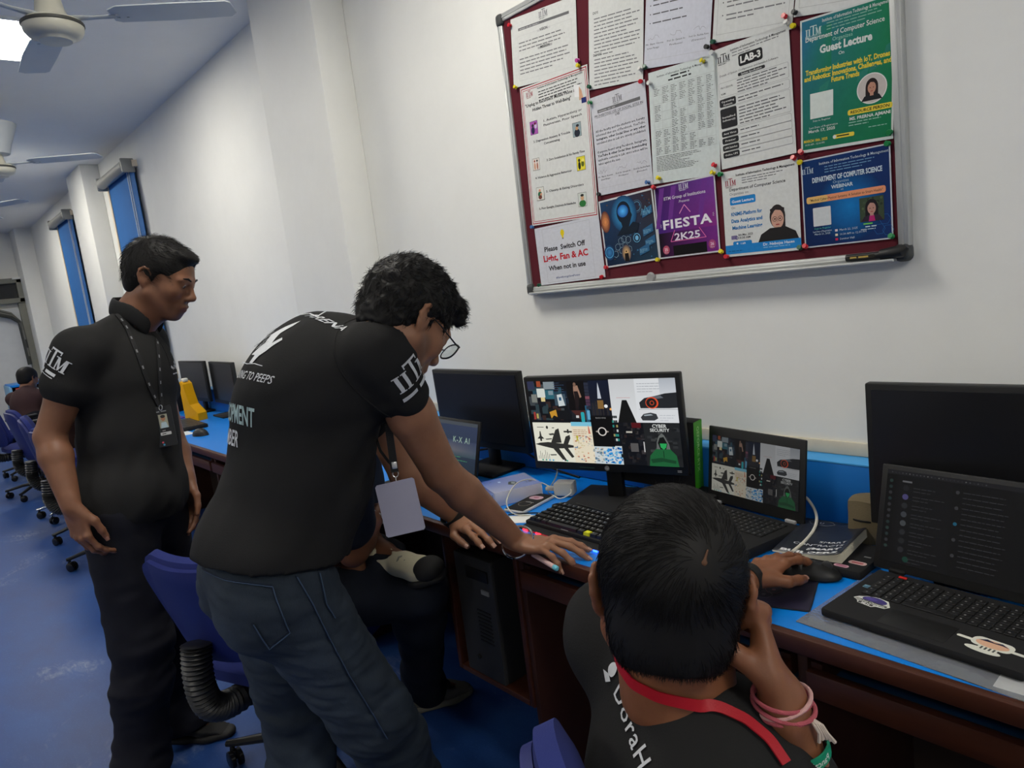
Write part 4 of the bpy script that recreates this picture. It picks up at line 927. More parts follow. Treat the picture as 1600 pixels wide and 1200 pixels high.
def d_sign(p, w, h):
    for i in range(7):
        p.ell(w * .08, h * (.83 - .075 * i) + .002, .0016, .0016, BLK, 8); p.lines(w * .12, w * .94, h * (.83 - .075 * i), 2 if i in (1, 3) else 1, .010, .0048, (96, 96, 100), .25, 30 + i)
    for x, n_ in ((.16, 'Mr. Bipin Verma'), (.50, 'Prof. Dr. Ganesh Kr.'), (.83, 'Prof. Dr. Rachita Rana')): p.text(w * x, h * .20, .0062, n_, BLK, width=w * .28)
    for x, n_ in ((.14, 'System Manager'), (.50, 'Professor'), (.83, '(Director)')): p.text(w * x, h * .165, .0062, n_, BLK, width=w * .2)
    q = random.Random(4)
    for x in (.15, .5, .85): p.path([(w * x + .004 * i - .02, h * .26 + q.uniform(-.005, .007)) for i in range(10)], .0006, (120, 120, 126))
    p.line(w * .02, h * .07, w * .98, h * .07, .0005, (170, 170, 170))
def d_rules(p, w, h):
    for i in range(6): p.ell(w * .12, h * (.70 - .10 * i) + .002, .0016, .0016, BLK, 8); p.lines(w * .17, w * .92, h * (.70 - .10 * i), 2, .010, .0048, GRY, .35, 50 + i)
    p.frame(w * .05, h * .06, w * .95, h * .96, .0006, (150, 150, 150))
def d_plain(p, w, h): p.lines(w * .1, w * .9, h * .8, 12, .016, .005, GRY, .3, 70); p.frame(w * .05, h * .06, w * .95, h * .96, .0006, (150, 150, 150))
RED = (170, 36, 50)
def d_unplug(p, w, h):
    p.frame(.004, .004, w - .004, h - .004, .003, RED); p.frame(.011, .011, w - .011, h - .011, .0018, RED)
    p.iitm(w * .14, h * .925, .018, (150, 40, 56), col2=(150, 40, 56)); p.text(w * .60, h * .955, .0085, HEAD, BLK, .01, width=w * .66); p.lines(w * .28, w * .92, h * .930, 4, .0085, .0042, BLK, .3, 7)
    p.text(w * .46, h * .855, .0135, '"Unplug to Reconnect: Mobile Phone as a', BLK, .02, width=w * .80); p.text(w * .46, h * .815, .0135, 'Hidden Threat to Well-Being"', BLK, .02, width=w * .58)
    p.poly([(w * .80, h * .82), (w * .88, h * .81), (w * .88, h * .89), (w * .80, h * .90)], (235, 235, 235)); p.poly([(w * .86, h * .79), (w * .92, h * .79), (w * .90, h * .85), (w * .87, h * .88)], (206, 160, 130)); p.poly([(w * .89, h * .765), (w * .955, h * .765), (w * .955, h * .80), (w * .89, h * .80)], (40, 50, 110))
    rowsT = [(.72, '1. Autism, Hyperactivity or', .60), (.69, 'Passiveness, Poor Speech', .60), (.595, '2. Depression Anxiety & Trouble', .42), (.565, 'Concentrating', .42), (.445, '3. Zero Socialization & No Family Time', .60), (.335, '4. Violence & Aggressive Behaviour', .40), (.225, '5. Obesity & Eating Disorders', .55), (.11, '6. Poor Eyesight, Dizziness & Headache', .42)]
    for y, t, x in rowsT: p.text(w * x, h * y, .0098, t, BLK, .012, width=w * (.56 if len(t) > 20 else .24))
    def pic(x, y, bgc, parts, s=1.0):
        a = .040 * s; p.rect(x - .001, y - .001, x + a * .85 + .001, y + a + .001, (60, 60, 60)); p.rect(x, y, x + a * .85, y + a, bgc)
        for (u, v_, ru, rv, c) in parts: p.ell(x + a * .85 * u, y + a * v_, a * ru, a * rv, c, 14)
    pic(w * .11, h * .655, (170, 90, 176), [(.35, .3, .2, .28, (40, 40, 70)), (.35, .68, .13, .13, (60, 50, 60)), (.75, .6, .14, .2, (200, 190, 214)), (.7, .8, .12, .1, (110, 40, 60))])
    pic(w * .74, h * .56, (150, 168, 172), [(.5, .25, .3, .3, (44, 48, 60)), (.5, .6, .14, .15, (196, 150, 110)), (.6, .78, .16, .10, (50, 54, 60))])
    pic(w * .10, h * .40, (224, 216, 208), [(.3, .35, .12, .32, (210, 160, 130)), (.3, .8, .1, .1, (150, 70, 50)), (.68, .35, .1, .32, (170, 110, 90)), (.68, .8, .1, .1, (50, 44, 44))], .9)
    pic(w * .76, h * .33, (226, 214, 60), [(.3, .35, .14, .3, (40, 44, 30)), (.3, .75, .12, .12, (60, 60, 40)), (.7, .45, .16, .22, (90, 100, 30)), (.75, .72, .14, .12, (236, 226, 110))])
    pic(w * .12, h * .18, (222, 222, 214), [(.45, .45, .24, .24, (50, 110, 80)), (.45, .75, .13, .12, (214, 150, 120)), (.45, .22, .22, .16, (110, 60, 50)), (.6, .45, .12, .1, (214, 150, 120))])
    pic(w * .74, h * .085, (208, 214, 206), [(.5, .2, .36, .26, (50, 120, 60)), (.5, .62, .18, .20, (214, 170, 130)), (.5, .82, .18, .10, (50, 50, 46))])
def d_social(p, w, h):
    p.line(w * .02, h * .93, w * .98, h * .93, .0006, (190, 190, 190)); p.iitm(w * .50, h * .885, .020, (110, 110, 114)); bars(p, w, h, h * .828, .009)
    p.text(w * .5, h * .79, .0098, 'PROHIBITING USE OF SOCIAL SITES IN', BLK, width=w * .88); p.text(w * .48, h * .755, .0098, 'LAB', BLK); p.line(w * .08, h * .784, w * .93, h * .784, .0007, BLK)
    T_ = [(.64, 'All the faculty and the students are hereby'), (.60, 'informed that use of Facebook, YouTube,'), (.56, 'Instagram, other Social Sites or any other'), (.52, 'unrelated sites in Lab are strictly prohibited.'), (.43, 'If anyone found using Facebook, Instagram,'), (.39, 'YouTube & other Social Sites downloading'), (.35, 'applicable contents in Lab, strict action will be'), (.31, 'taken against the user.')]
    for i, (y, t) in enumerate(T_): p.text(w * .05, h * y, .0095, t, BLK, .018 if i in (2, 5) else .004, 'LEFT', width=w * (.90 if i < 7 else .42), res=1)
    q = random.Random(9)
    for x in (.12, .5, .85): p.path([(w * x + .004 * i - .02, h * .235 + q.uniform(-.005, .007)) for i in range(10)], .0006, (130, 130, 136))
    for x, n_, m_ in ((.16, 'Mr. Bipin Verma', 'System Manager'), (.50, 'Prof. Dr. Ganesh Kr.', 'Professor'), (.83, 'Prof. Dr. Rachita Rana', '(Director)')): p.text(w * x, h * .18, .0062, n_, BLK, width=w * .28, res=1); p.text(w * x, h * .15, .0062, m_, BLK, width=w * .18, res=1)
    p.line(w * .02, h * .07, w * .98, h * .07, .0005, (180, 180, 180))
def d_table(p, w, h):
    p.text(w * .5, h * .94, .0075, HEAD, BLK, .01, width=w * .74, res=1); p.lines(w * .34, w * .66, h * .915, 1, .01, .006, BLK, .02, 3); p.lines(w * .30, w * .70, h * .885, 1, .01, .006, BLK, .02, 4)
    for i in range(9): p.line(w * .06, h * (.86 - .075 * i), w * .96, h * (.86 - .075 * i), .0005, (170, 172, 170))
    for i in range(8): p.line(w * (.06 + .128 * i), h * .86, w * (.06 + .128 * i), h * .26, .0005, (180, 182, 180))
    q = random.Random(12)
    for i in range(8):
        for j in range(7):
            if q.random() < .78: p.lines(w * (.075 + .128 * j), w * (.175 + .128 * j), h * (.84 - .075 * i), 5, .0042, .0024, (104, 106, 106), .4, i * 9 + j)
    for i in range(10): p.lines(w * .07, w * .94, h * (.235 - .014 * i), 1, .01, .0024, (120, 122, 122), .2, 90 + i)
def d_lab(p, w, h):
    p.iitm(w * .14, h * .88, .020, BLK); p.text(w * .60, h * .945, .008, HEAD, BLK, .012, width=w * .72, res=1); p.lines(w * .26, w * .9, h * .925, 2, .007, .0034, GRY, .2, 3)
    p.rrect(w * .34, h * .80, w * .66, h * .895, .006, (40, 40, 42)); p.text(w * .5, h * .825, .022, 'LAB-3', (226, 226, 222), .04, width=w * .27)
    p.text(w * .46, h * .765, .0072, 'Details of System Configuration and Installed Software', BLK, width=w * .78, res=1); p.rrect(w * .32, h * .725, w * .68, h * .752, .0035, (50, 50, 52)); p.text(w * .5, h * .731, .0068, 'System Specification', (226, 226, 222), .01, res=1)
    def cell(x0, y0, x1, y1): p.rrect(w * x0, h * y0, w * x1, h * y1, .004, (140, 140, 140)); p.rrect(w * x0 + .0006, h * y0 + .0006, w * x1 - .0006, h * y1 - .0006, .0036, (216, 218, 215))
    cell(.05, .595, .97, .715); p.text(w * .07, h * .665, .0062, 'PROCESSOR:', BLK, .012, 'LEFT', res=1); p.text(w * .07, h * .615, .0062, 'RAM:', BLK, .012, 'LEFT', res=1); p.lines(w * .30, w * .95, h * .695, 5, .0068, .0036, (90, 90, 92), .3, 5)
    for (y0, y1, t, n) in ((.515, .58, 'Operating|System', 2), (.335, .50, 'Installed|Software(s)', 6), (.265, .315, 'Anti Virus', 1), (.205, .255, 'Printer', 1), (.145, .195, 'LAN Switches', 1), (.085, .135, 'Online UPS', 1)):
        cell(.10, y0 - .004, .97, y1 + .004); p.rrect(w * .04, h * y0, w * .27, h * y1, .004, (46, 46, 48))
        for i, s in enumerate(t.split('|')): p.text(w * .155, h * (y0 + y1) / 2 + (.0 if '|' in t else -.003) - .008 * i + .001, .0064, s, (226, 226, 222), .012, res=1, width=min(.036, .0042 * len(s)))
        p.lines(w * .30, w * .93, h * y1 - .008, n, .0076, .004, (90, 90, 92), .25 if n > 1 else .6, int(y0 * 100))
def d_green(p, w, h):
    p.rect(0, 0, w, h, (205, 212, 208)); m = .004; p.grad(m, m * 1.6, w - m, h - m, (30, 110, 84), (42, 110, 140), (22, 116, 74), (34, 128, 84))
    p.grad(m, h * .55, w * .35, h * .92, (36, 112, 110), (44, 108, 150), (28, 116, 84), (32, 122, 92))
    for i, (x, y) in enumerate(((.3, .55), (.2, .42), (.62, .45), (.75, .5), (.7, .35), (.9, .6))): p.poly([(w * x, h * y), (w * (x + .10), h * (y + .03)), (w * (x + .14), h * (y + .10)), (w * (x + .02), h * (y + .06))], (44, 124, 108))
    Wt = (214, 224, 218); p.iitm(w * .15, h * .868, .021, (190, 214, 210)); p.text(w * .60, h * .945, .0105, HEAD, Wt, .01, width=w * .70, res=1); p.lines(w * .30, w * .95, h * .925, 3, .0065, .003, (130, 180, 160), .2, 2)
    p.text(w * .48, h * .83, .0148, 'Department of Computer Science', Wt, .012, width=w * .84); p.text(w * .47, h * .79, .011, 'Organizes', (150, 206, 180)); p.text(w * .50, h * .725, .023, 'Guest Lecture', Wt, .04, width=w * .56); p.text(w * .46, h * .68, .010, 'On', Wt, .01)
    Y = (226, 206, 70); p.text(w * .51, h * .585, .0150, 'Transforming Industries with IoT, Drones', Y, .035, width=w * .90); p.text(w * .51, h * .54, .0150, 'and Robotics: Innovations, Challenges, and', Y, .035, width=w * .93); p.text(w * .50, h * .495, .0150, 'Future Trends', Y, .035, width=w * .30)
    p.rect(w * .11, h * .25, w * .37, h * .44, (214, 222, 216))
    p.ell(w * .78, h * .385, w * .155, w * .155, (222, 226, 222), 36); p.ell(w * .78, h * .385, w * .145, w * .145, (196, 188, 182), 36)
    bust(p, w * .78, h * .385, w * .14, (44, 34, 34), (190, 140, 118), (34, 36, 40))
    p.text(w * .24, h * .225, .0062, 'Scan to Register', Wt, width=w * .2, res=1); p.rrect(w * .53, h * .222, w * .99, h * .262, .004, (226, 206, 70)); p.text(w * .76, h * .232, .0088, 'RESOURCE PERSON', (40, 44, 30), .03, width=w * .40); p.text(w * .76, h * .185, .0092, 'MS. PRERNA AJMANI', Wt, .03, width=w * .42)
    p.lines(w * .54, w * .98, h * .165, 2, .006, .003, (150, 200, 180), .3, 6); p.text(w * .26, h * .175, .0062, 'Last Date of Registration', Wt, width=w * .32, res=1); p.text(w * .24, h * .145, .0088, 'March 17, 2025', Wt, .02, width=w * .30)
    p.text(w * .17, h * .075, .0082, 'MARCH 18th, 2025', Y, .02, width=w * .27); p.text(w * .16, h * .05, .006, '10:30 AM - 12:00 PM', Wt, width=w * .22, res=1); p.rrect(w * .37, h * .07, w * .60, h * .10, .003, (226, 206, 70)); p.ell(w * .385, h * .085, .004, .004, Wt, 12); p.lines(w * .41, w * .57, h * .081, 1, .01, .005, (50, 60, 40), .02, 8); p.lines(w * .75, w * .99, h * .11, 1, .01, .0025, (150, 200, 180), .1, 4)
def bust(p, x, y, r, hair, skin, cloth, specs=False):
    if specs: p.ell(x, y + r * .16, r * .37, r * .52, hair, 24); p.rect(x + r * .1, y - r * .45, x + r * .36, y + r * .1, hair)
    else: p.ell(x, y + r * .12, r * .46, r * .62, hair, 24); p.rect(x - r * .46, y - r * .5, x + r * .46, y + r * .1, hair)
    pts = [(x - r * .78, y - r * .86), (x - r * .55, y - r * .52), (x - r * .15, y - r * .38), (x + r * .15, y - r * .38), (x + r * .55, y - r * .50), (x + r * .78, y - r * .86)]; p.poly(pts, cloth)
    p.rect(x - r * .13, y - r * .52, x + r * .13, y - r * .2, skin); p.ell(x, y + r * .05, r * .30, r * .42, skin, 24); p.poly([(x - r * .30, y + r * .20), (x - r * .1, y + r * .46), (x + r * .25, y + r * .40), (x + r * .31, y + r * .12), (x + r * .34, y + r * .5), (x, y + r * .66), (x - r * .34, y + r * .5)], hair)
    p.ell(x - r * .12, y + r * .06, r * .045, r * .03, (40, 30, 30), 10); p.ell(x + r * .12, y + r * .06, r * .045, r * .03, (40, 30, 30), 10); p.ell(x, y - r * .19, r * .10, r * .03, (160, 70, 70), 12); p.rect(x - r * .02, y - r * .08, x + r * .02, y + r * .02, tuple(v * .88 for v in skin))
    if specs:
        for s_ in (-1, 1): p.ring(x + s_ * r * .13, y + r * .06, r * .09, r * .112, (70, 60, 60), 18)
def d_switch(p, w, h):
    p.frame(w * .12, h * .03, w * .86, h * .96, .0006, (150, 150, 154)); yb = h * .84
    p.ell(w * .44, yb, .0088, .0105, (224, 200, 30)); p.rect(w * .44 - .0035, yb - .016, w * .44 + .0035, yb - .008, (224, 200, 30)); p.rect(w * .44 - .0032, yb - .020, w * .44 + .0032, yb - .016, (110, 110, 110))
    p.text(w * .44, h * .57, .0225, 'Please  Switch Off', (44, 40, 44), .03, width=w * .64); p.text(w * .44, h * .40, .0285, 'Light, Fan & AC', (190, 36, 46), .035, width=w * .70); p.text(w * .45, h * .235, .0215, 'When not in use', (44, 40, 44), .03, width=w * .58); p.text(w * .45, h * .085, .0085, '#SaveEnergySavePower', (50, 70, 130), .01, width=w * .38)
def d_ai(p, w, h):
    p.rect(0, 0, w, h, (206, 210, 212)); m = .005; p.grad(m, m, w - m, h - m, (18, 34, 62), (30, 66, 104), (34, 62, 82), (60, 42, 46)); q = random.Random(3)
    for i in range(70): c = q.choice([(50, 96, 130), (34, 60, 90), (90, 70, 60), (60, 120, 160), (26, 44, 70)]); x, y = q.uniform(.03, .94) * w, q.uniform(.04, .93) * h; p.rect(x, y, x + q.uniform(.002, .008), y + q.uniform(.001, .005), c)
    p.glowdisc(w * .09, h * .68, w * .09, h * .16, (230, 150, 90), (90, 50, 50)); p.ring(w * .09, h * .68, w * .05, w * .058, (214, 130, 80)); p.ring(w * .70, h * .80, w * .06, w * .07, (90, 140, 170)); p.ring(w * .70, h * .80, w * .085, w * .09, (80, 120, 150))
    p.glowdisc(w * .45, h * .74, w * .24, h * .26, (70, 170, 230), (30, 64, 100)); p.ell(w * .45, h * .76, w * .13, h * .16, (22, 34, 48)); p.poly([(w * .36, h * .72), (w * .40, h * .56), (w * .28, h * .44), (w * .66, h * .44), (w * .72, h * .56), (w * .60, h * .60), (w * .52, h * .54), (w * .56, h * .62), (w * .60, h * .70), (w * .56, h * .80)], (24, 36, 50)); p.glowdisc(w * .44, h * .78, w * .10, h * .09, (90, 190, 255), (30, 90, 170))
    for hx, hy in ((.34, .36), (.27, .28), (.41, .28), (.34, .22), (.48, .22), (.40, .38), (.22, .18), (.48, .36)): p.path([(w * hx + w * .05 * math.cos(math.radians(a)), h * hy + w * .05 * math.sin(math.radians(a))) for a in range(30, 391, 60)], .001, (150, 180, 196))
    p.ring(w * .64, h * .36, w * .055, w * .065, (110, 180, 220)); p.ell(w * .64, h * .36, w * .03, w * .035, (120, 190, 230)); p.glowdisc(w * .10, h * .22, w * .10, h * .12, (60, 130, 190), (20, 44, 80)); p.ring(w * .10, h * .22, w * .07, w * .08, (90, 170, 220))
    p.glowdisc(w * .42, h * .17, w * .09, h * .13, (250, 200, 130), (30, 50, 80)); p.ell(w * .42, h * .195, .0024, .0028, (24, 20, 20), 12); p.poly([(w * .38, h * .05), (w * .385, h * .17), (w * .455, h * .17), (w * .46, h * .05)], (24, 20, 20))
    for x0, y0 in ((.76, .36), (.78, .20), (.66, .10), (.78, .62)): p.poly([(w * x0, h * y0), (w * (x0 + .18), h * (y0 + .05)), (w * (x0 + .18), h * (y0 + .16)), (w * x0, h * (y0 + .10))], (50, 100, 140)); p.lines(w * (x0 + .01), w * (x0 + .16), h * (y0 + .08), 3, .004, .002, (140, 190, 214), .2, int(x0 * 99))
    p.path([(w * (.76 + .03 * i), h * (.66 + .03 * ((i * 3) % 5))) for i in range(7)], .001, (120, 190, 220))
def d_fiesta(p, w, h):
    p.rect(0, 0, w, h, (206, 204, 210)); m = .004; p.grad(m, m, w - m, h - m, (16, 10, 20), (20, 10, 24), (124, 40, 130), (96, 50, 140)); p.grad(m, h * .35, w - m, h - m, (66, 34, 120), (58, 20, 84), (134, 44, 128), (110, 60, 150))
    for x in (.1, .3, .8): p.poly([(w * x, h * .96), (w * (x + .08), h * .96), (w * (x - .05), h * .42), (w * (x - .12), h * .42)], (110, 52, 140))
    p.rect(w * .25, m, w * .80, h * .16, (18, 14, 18)); Wt = (220, 214, 224); p.iitm(w * .5, h * .90, .018, (205, 200, 214)); p.text(w * .5, h * .79, .0125, 'IITM Group of Institutions', Wt, .012, width=w * .68); p.text(w * .49, h * .725, .010, 'Presents', Wt, shear=.3)
    p.path([(w * .40, h * .58), (w * .49, h * .69), (w * .58, h * .58)], .0022, (236, 150, 200)); p.text(w * .5, h * .40, .034, 'FIESTA', (236, 232, 238), .03, width=w * .80, spacing=1.12); p.text(w * .5, h * .23, .027, '2K25', (232, 226, 236), .02, width=w * .42)
    p.path([(w * .22, h * .22), (w * .30, h * .37)], .002, (226, 110, 170)); p.path([(w * .70, h * .36), (w * .80, h * .22), (w * .22, h * .22)], .002, (226, 110, 170))
    for i in range(3): a = math.radians(150 + 30 * i); p.line(w * .10 + .004 * math.cos(a), h * .45 + .005 * math.sin(a), w * .10 + .008 * math.cos(a), h * .45 + .009 * math.sin(a), .001, Wt); a = math.radians(-30 + 30 * i); p.line(w * .91 + .004 * math.cos(a), h * .50 + .005 * math.sin(a), w * .91 + .008 * math.cos(a), h * .50 + .009 * math.sin(a), .001, Wt)
    for x, t, c in ((.13, '25', (222, 100, 130)), (.885, '26', (200, 90, 150))): p.glowdisc(w * x, h * .115, .0115, .0125, c, tuple(v * .75 for v in c)); p.text(w * x, h * .10, .0115, t, (240, 236, 240)); p.text(w * x, h * .07, .005, 'March', (230, 220, 230), res=1)
def d_knime(p, w, h):
    p.iitm(w * .12, h * .83, .018, (150, 30, 50), col2=(90, 40, 50)); p.text(w * .58, h * .925, .0085, HEAD, BLK, .02, width=w * .76, res=1); p.lines(w * .28, w * .84, h * .89, 3, .006, .003, GRY, .2, 3)
    p.text(w * .47, h * .765, .0108, 'Department of Computer Science', (60, 62, 66), .012, width=w * .74); p.text(w * .23, h * .715, .009, 'Organizes on', (120, 122, 126), width=w * .26); p.rrect(w * .10, h * .60, w * .45, h * .69, .004, (36, 130, 200)); p.text(w * .275, h * .625, .0095, 'Guest Lecture', (226, 232, 236), .025, width=w * .30); p.text(w * .14, h * .555, .0085, 'On', (90, 92, 96))
    for y, t, ww in ((.475, 'KNIME-Platform for', .42), (.395, 'Data Analytics and', .42), (.315, 'Machine Learning', .41)): p.text(w * .315, h * y, .0128, t, (36, 120, 184), .03, width=w * ww)
    p.rrect(w * .09, h * .20, w * .17, h * .245, .0015, (120, 110, 150)); p.ring(w * .165, h * .215, .003, .0045, (90, 80, 130), 14); p.text(w * .29, h * .235, .0075, '8th Mar, 2025', BLK, .01, width=w * .2); p.text(w * .27, h * .20, .0075, '10:30 AM', BLK, .01, width=w * .16); p.rrect(w * .11, h * .115, w * .37, h * .175, .004, (36, 130, 200)); p.text(w * .25, h * .13, .008, 'LAB', (226, 232, 236), .02); p.ell(w * .17, h * .148, .0025, .0025, (226, 232, 236), 12)
    bust(p, w * .72, h * .36, w * .27, (50, 44, 44), (206, 160, 140), (40, 38, 38), True); p.poly([(w * .45, h * .12), (w * .50, h * .22), (w * .62, h * .28), (w * .82, h * .28), (w * .94, h * .22), (w * .985, h * .12)], (40, 38, 38))
    p.rect(0, h * .03, w, h * .135, (36, 130, 200)); p.text(w * .72, h * .09, .0098, 'Dr. Nebojsa Hasen', (230, 234, 236), .015, width=w * .40); p.lines(w * .52, w * .96, h * .065, 1, .01, .003, (140, 190, 226), .1, 3); p.lines(w * .04, w * .30, h * .06, 1, .01, .003, (20, 80, 130), .1, 4)
def d_wcs(p, w, h):
    p.rect(0, 0, w, h, (196, 202, 208)); m = .003; p.grad(m, m, w - m, h - m, (14, 36, 80), (14, 52, 104), (24, 50, 104), (22, 46, 98)); p.glowdisc(w * .55, h * .42, w * .38, h * .40, (20, 120, 190), (16, 48, 98))
    for hx, hy in ((.92, .22), (.86, .12), (.95, .10)): p.path([(w * hx + .012 * math.cos(math.radians(a)), h * hy + .012 * math.sin(math.radians(a))) for a in range(0, 361, 60)], .0006, (40, 110, 170))
    Wt = (196, 212, 224); p.iitm(w * .08, h * .84, .016, (170, 190, 206), False); p.text(w * .60, h * .915, .0085, HEAD, Wt, .005, width=w * .76, res=1); p.lines(w * .28, w * .86, h * .88, 3, .006, .003, (110, 150, 186), .2, 4); p.text(w * .52, h * .73, .0155, 'DEPARTMENT OF COMPUTER SCIENCE', Wt, .035, width=w * .78); p.text(w * .46, h * .685, .009, 'Organizes', (150, 180, 206)); p.text(w * .47, h * .63, .011, 'WEBINAR', Wt, .03); p.text(w * .47, h * .60, .006, 'on', Wt)
    p.rrect(w * .05, h * .50, w * .94, h * .575, .005, (226, 150, 110)); p.rrect(w * .05, h * .50, w * .3, h * .575, .005, (222, 180, 110)); p.text(w * .50, h * .522, .0078, '"Medical Cyber-Physical Systems: A Solution to Smart Health"', (60, 40, 40), .008, width=w * .82)
    p.rrect(w * .12, h * .235, w * .33, h * .445, .002, (206, 210, 212)); p.text(w * .225, h * .20, .006, 'Scan to Register', (90, 190, 170), res=1); p.text(w * .22, h * .165, .006, 'Last Date of Registration', Wt, width=w * .22, res=1); p.text(w * .22, h * .135, .006, 'March 21, 2025', Wt, res=1)
    p.rect(w * .655, h * .215, w * .915, h * .475, (60, 74, 56)); q = random.Random(2)
    for i in range(20): p.ell(w * q.uniform(.67, .90), h * q.uniform(.3, .46), .003, .003, q.choice([(84, 100, 70), (44, 56, 44), (70, 84, 66)]), 8)
    bust(p, w * .785, h * .345, w * .15, (34, 30, 34), (186, 140, 126), (50, 40, 54)); p.poly([(w * .75, h * .215), (w * .76, h * .275), (w * .81, h * .275), (w * .82, h * .215)], (180, 40, 110))
    p.lines(w * .69, w * .88, h * .185, 1, .01, .005, (110, 190, 90), .02, 6); p.lines(w * .71, w * .86, h * .155, 1, .01, .004, Wt, .02, 7); p.lines(w * .66, w * .93, h * .13, 1, .006, .0026, Wt, .1, 5)
    for i, (c, t) in enumerate((((206, 200, 206), 'March 22, 2025'), ((226, 220, 190), '10:30 AM to 12:30 PM'), ((190, 40, 80), 'Seminar Hall'))): p.rect(w * .37, h * (.15 - .05 * i), w * .40, h * (.175 - .05 * i), c); p.text(w * .42, h * (.153 - .05 * i), .0066, t, Wt, align='LEFT', res=1)

A4 = .297
notice('white VISION and MISSION sheet in the top left corner of the notice board', (794, 32), (895, -6), (803, 138), d_vision)
notice("white DO'S and DON'TS sheet, second in the top row of the board", (904, -8), (988, -36), (921, 141), d_do, h=A4 * .97)
notice('white signed notice with bullet lines, third in the top row of the board', (992, -40), (1095, -70), (1006, 108), d_sign, h=A4 * .97, paper=(206, 208, 218))
notice('white bordered rules sheet, fourth in the top row, above the LAB-3 sheet', (1100, -70), (1225, -106), (1113, 68), d_rules, h=A4 * .97)
notice('white sheet cut by the photo edge, above the green guest lecture poster', (1233, -120), (1380, -158), (1240, 27), d_plain, h=A4 * .97)
notice('red-bordered white Unplug to Reconnect poster at the left of the board', (804, 142), (907, 104), (832, 353), d_unplug)
notice('grey-white notice prohibiting social sites in the lab', (919, 155), (1004, 125), (936, 306), d_social, paper=(204, 205, 212))
notice('white timetable sheet full of small columns', (1005, 117), (1111, 85), (1021, 288), d_table, paper=(208, 216, 214))
notice('white LAB-3 system configuration sheet with black side labels', (1113, 80), (1231, 36), (1128, 265), d_lab)
notice('green guest lecture poster on industries with IoT and drones', (1238, 37), (1384, -8), (1252, 240), d_green)
notice('white Please Switch Off Light, Fan & AC sheet in the bottom left corner', (834, 358), (934, 336), (846, 446), d_switch, paper=(206, 208, 216))
notice('dark blue picture of a glowing head among icons, beside the FIESTA poster', (936, 315), (1020, 293), (948, 419), d_ai)
notice('purple FIESTA 2K25 poster', (1024, 292), (1120, 271), (1031, 405), d_fiesta)
notice('white guest lecture poster with a blue foot and a woman in glasses', (1126, 270), (1245, 246), (1135, 402), d_knime)
notice('dark blue DEPARTMENT OF COMPUTER SCIENCE webinar poster', (1250, 252), (1390, 223), (1258, 388), d_wcs)

PIN = {'yellow': (214, 196, 20), 'red': (196, 30, 44), 'green': (16, 120, 62), 'blue': (36, 90, 150), 'white': (214, 214, 208), 'black': (40, 40, 42), 'magenta': (190, 60, 150), 'dark green': (20, 76, 52)}
pins = [(797, 40, 'red', 'at the top left of the VISION sheet'), (903, 94, 'magenta', 'at the lower right of the VISION sheet'), (904, 103, 'yellow', 'at the top right of the Unplug poster'), (806, 137, 'yellow', 'at the top left of the Unplug poster'), (921, 136, 'dark green', "at the bottom left of the DO'S and DON'TS sheet"), (1001, 109, 'white', "at the bottom right of the DO'S and DON'TS sheet"), (1008, 106, 'dark green', 'at the bottom left of the signed bullet notice'), (923, 160, 'green', 'at the top left of the social sites notice'), (1001, 127, 'red', 'at the top right of the social sites notice'), (1015, 130, 'white', 'at the top left of the timetable'), (1099, 96, 'yellow', 'at the top right of the timetable'),
        (1013, 285, 'blue', 'at the bottom right of the social sites notice'), (1030, 279, 'yellow', 'at the bottom left of the timetable'), (1022, 294, 'red', 'at the top left of the FIESTA poster'), (936, 304, 'black', 'at the bottom left of the social sites notice'), (832, 355, 'blue', 'at the bottom left of the Unplug poster'), (1028, 406, 'yellow', 'at the bottom left of the FIESTA poster'), (948, 418, 'red', 'under the glowing head picture'), (940, 432, 'red', 'at the bottom right of the Please Switch Off sheet'), (843, 445, 'dark green', 'at the bottom left of the Please Switch Off sheet'),
        (1227, 26, 'red', 'at the bottom right of the rules sheet above LAB-3'), (1243, 20, 'black', 'at the bottom left of the sheet above the green poster'), (1105, 73, 'black', 'at the bottom right of the signed bullet notice'), (1115, 65, 'dark green', 'at the bottom left of the rules sheet above LAB-3'), (1112, 82, 'white', 'at the top left of the LAB-3 sheet'), (1230, 37, 'white', 'at the top right of the LAB-3 sheet'), (1240, 40, 'yellow', 'at the top left of the green poster'), (1391, 206, 'green', 'at the bottom right of the green poster'), (1252, 239, 'red', 'at the bottom left of the green poster'), (1388, 224, 'green', 'at the top right of the webinar poster'),
        (1241, 248, 'red', 'at the top right of the poster of the woman in glasses'), (1250, 253, 'yellow', 'at the top left of the webinar poster'), (1117, 259, 'red', 'at the bottom right of the timetable'), (1115, 271, 'yellow', 'at the top right of the FIESTA poster'), (1127, 272, 'green', 'at the top left of the poster of the woman in glasses'), (1136, 401, 'red', 'at the bottom left of the poster of the woman in glasses'), (1127, 394, 'yellow', 'at the bottom right of the FIESTA poster'), (1250, 388, 'dark green', 'at the bottom right of the poster of the woman in glasses'), (1259, 386, 'red', 'at the bottom left of the webinar poster'), (1394, 370, 'green', 'at the bottom right of the webinar poster')]
pin_me = {}
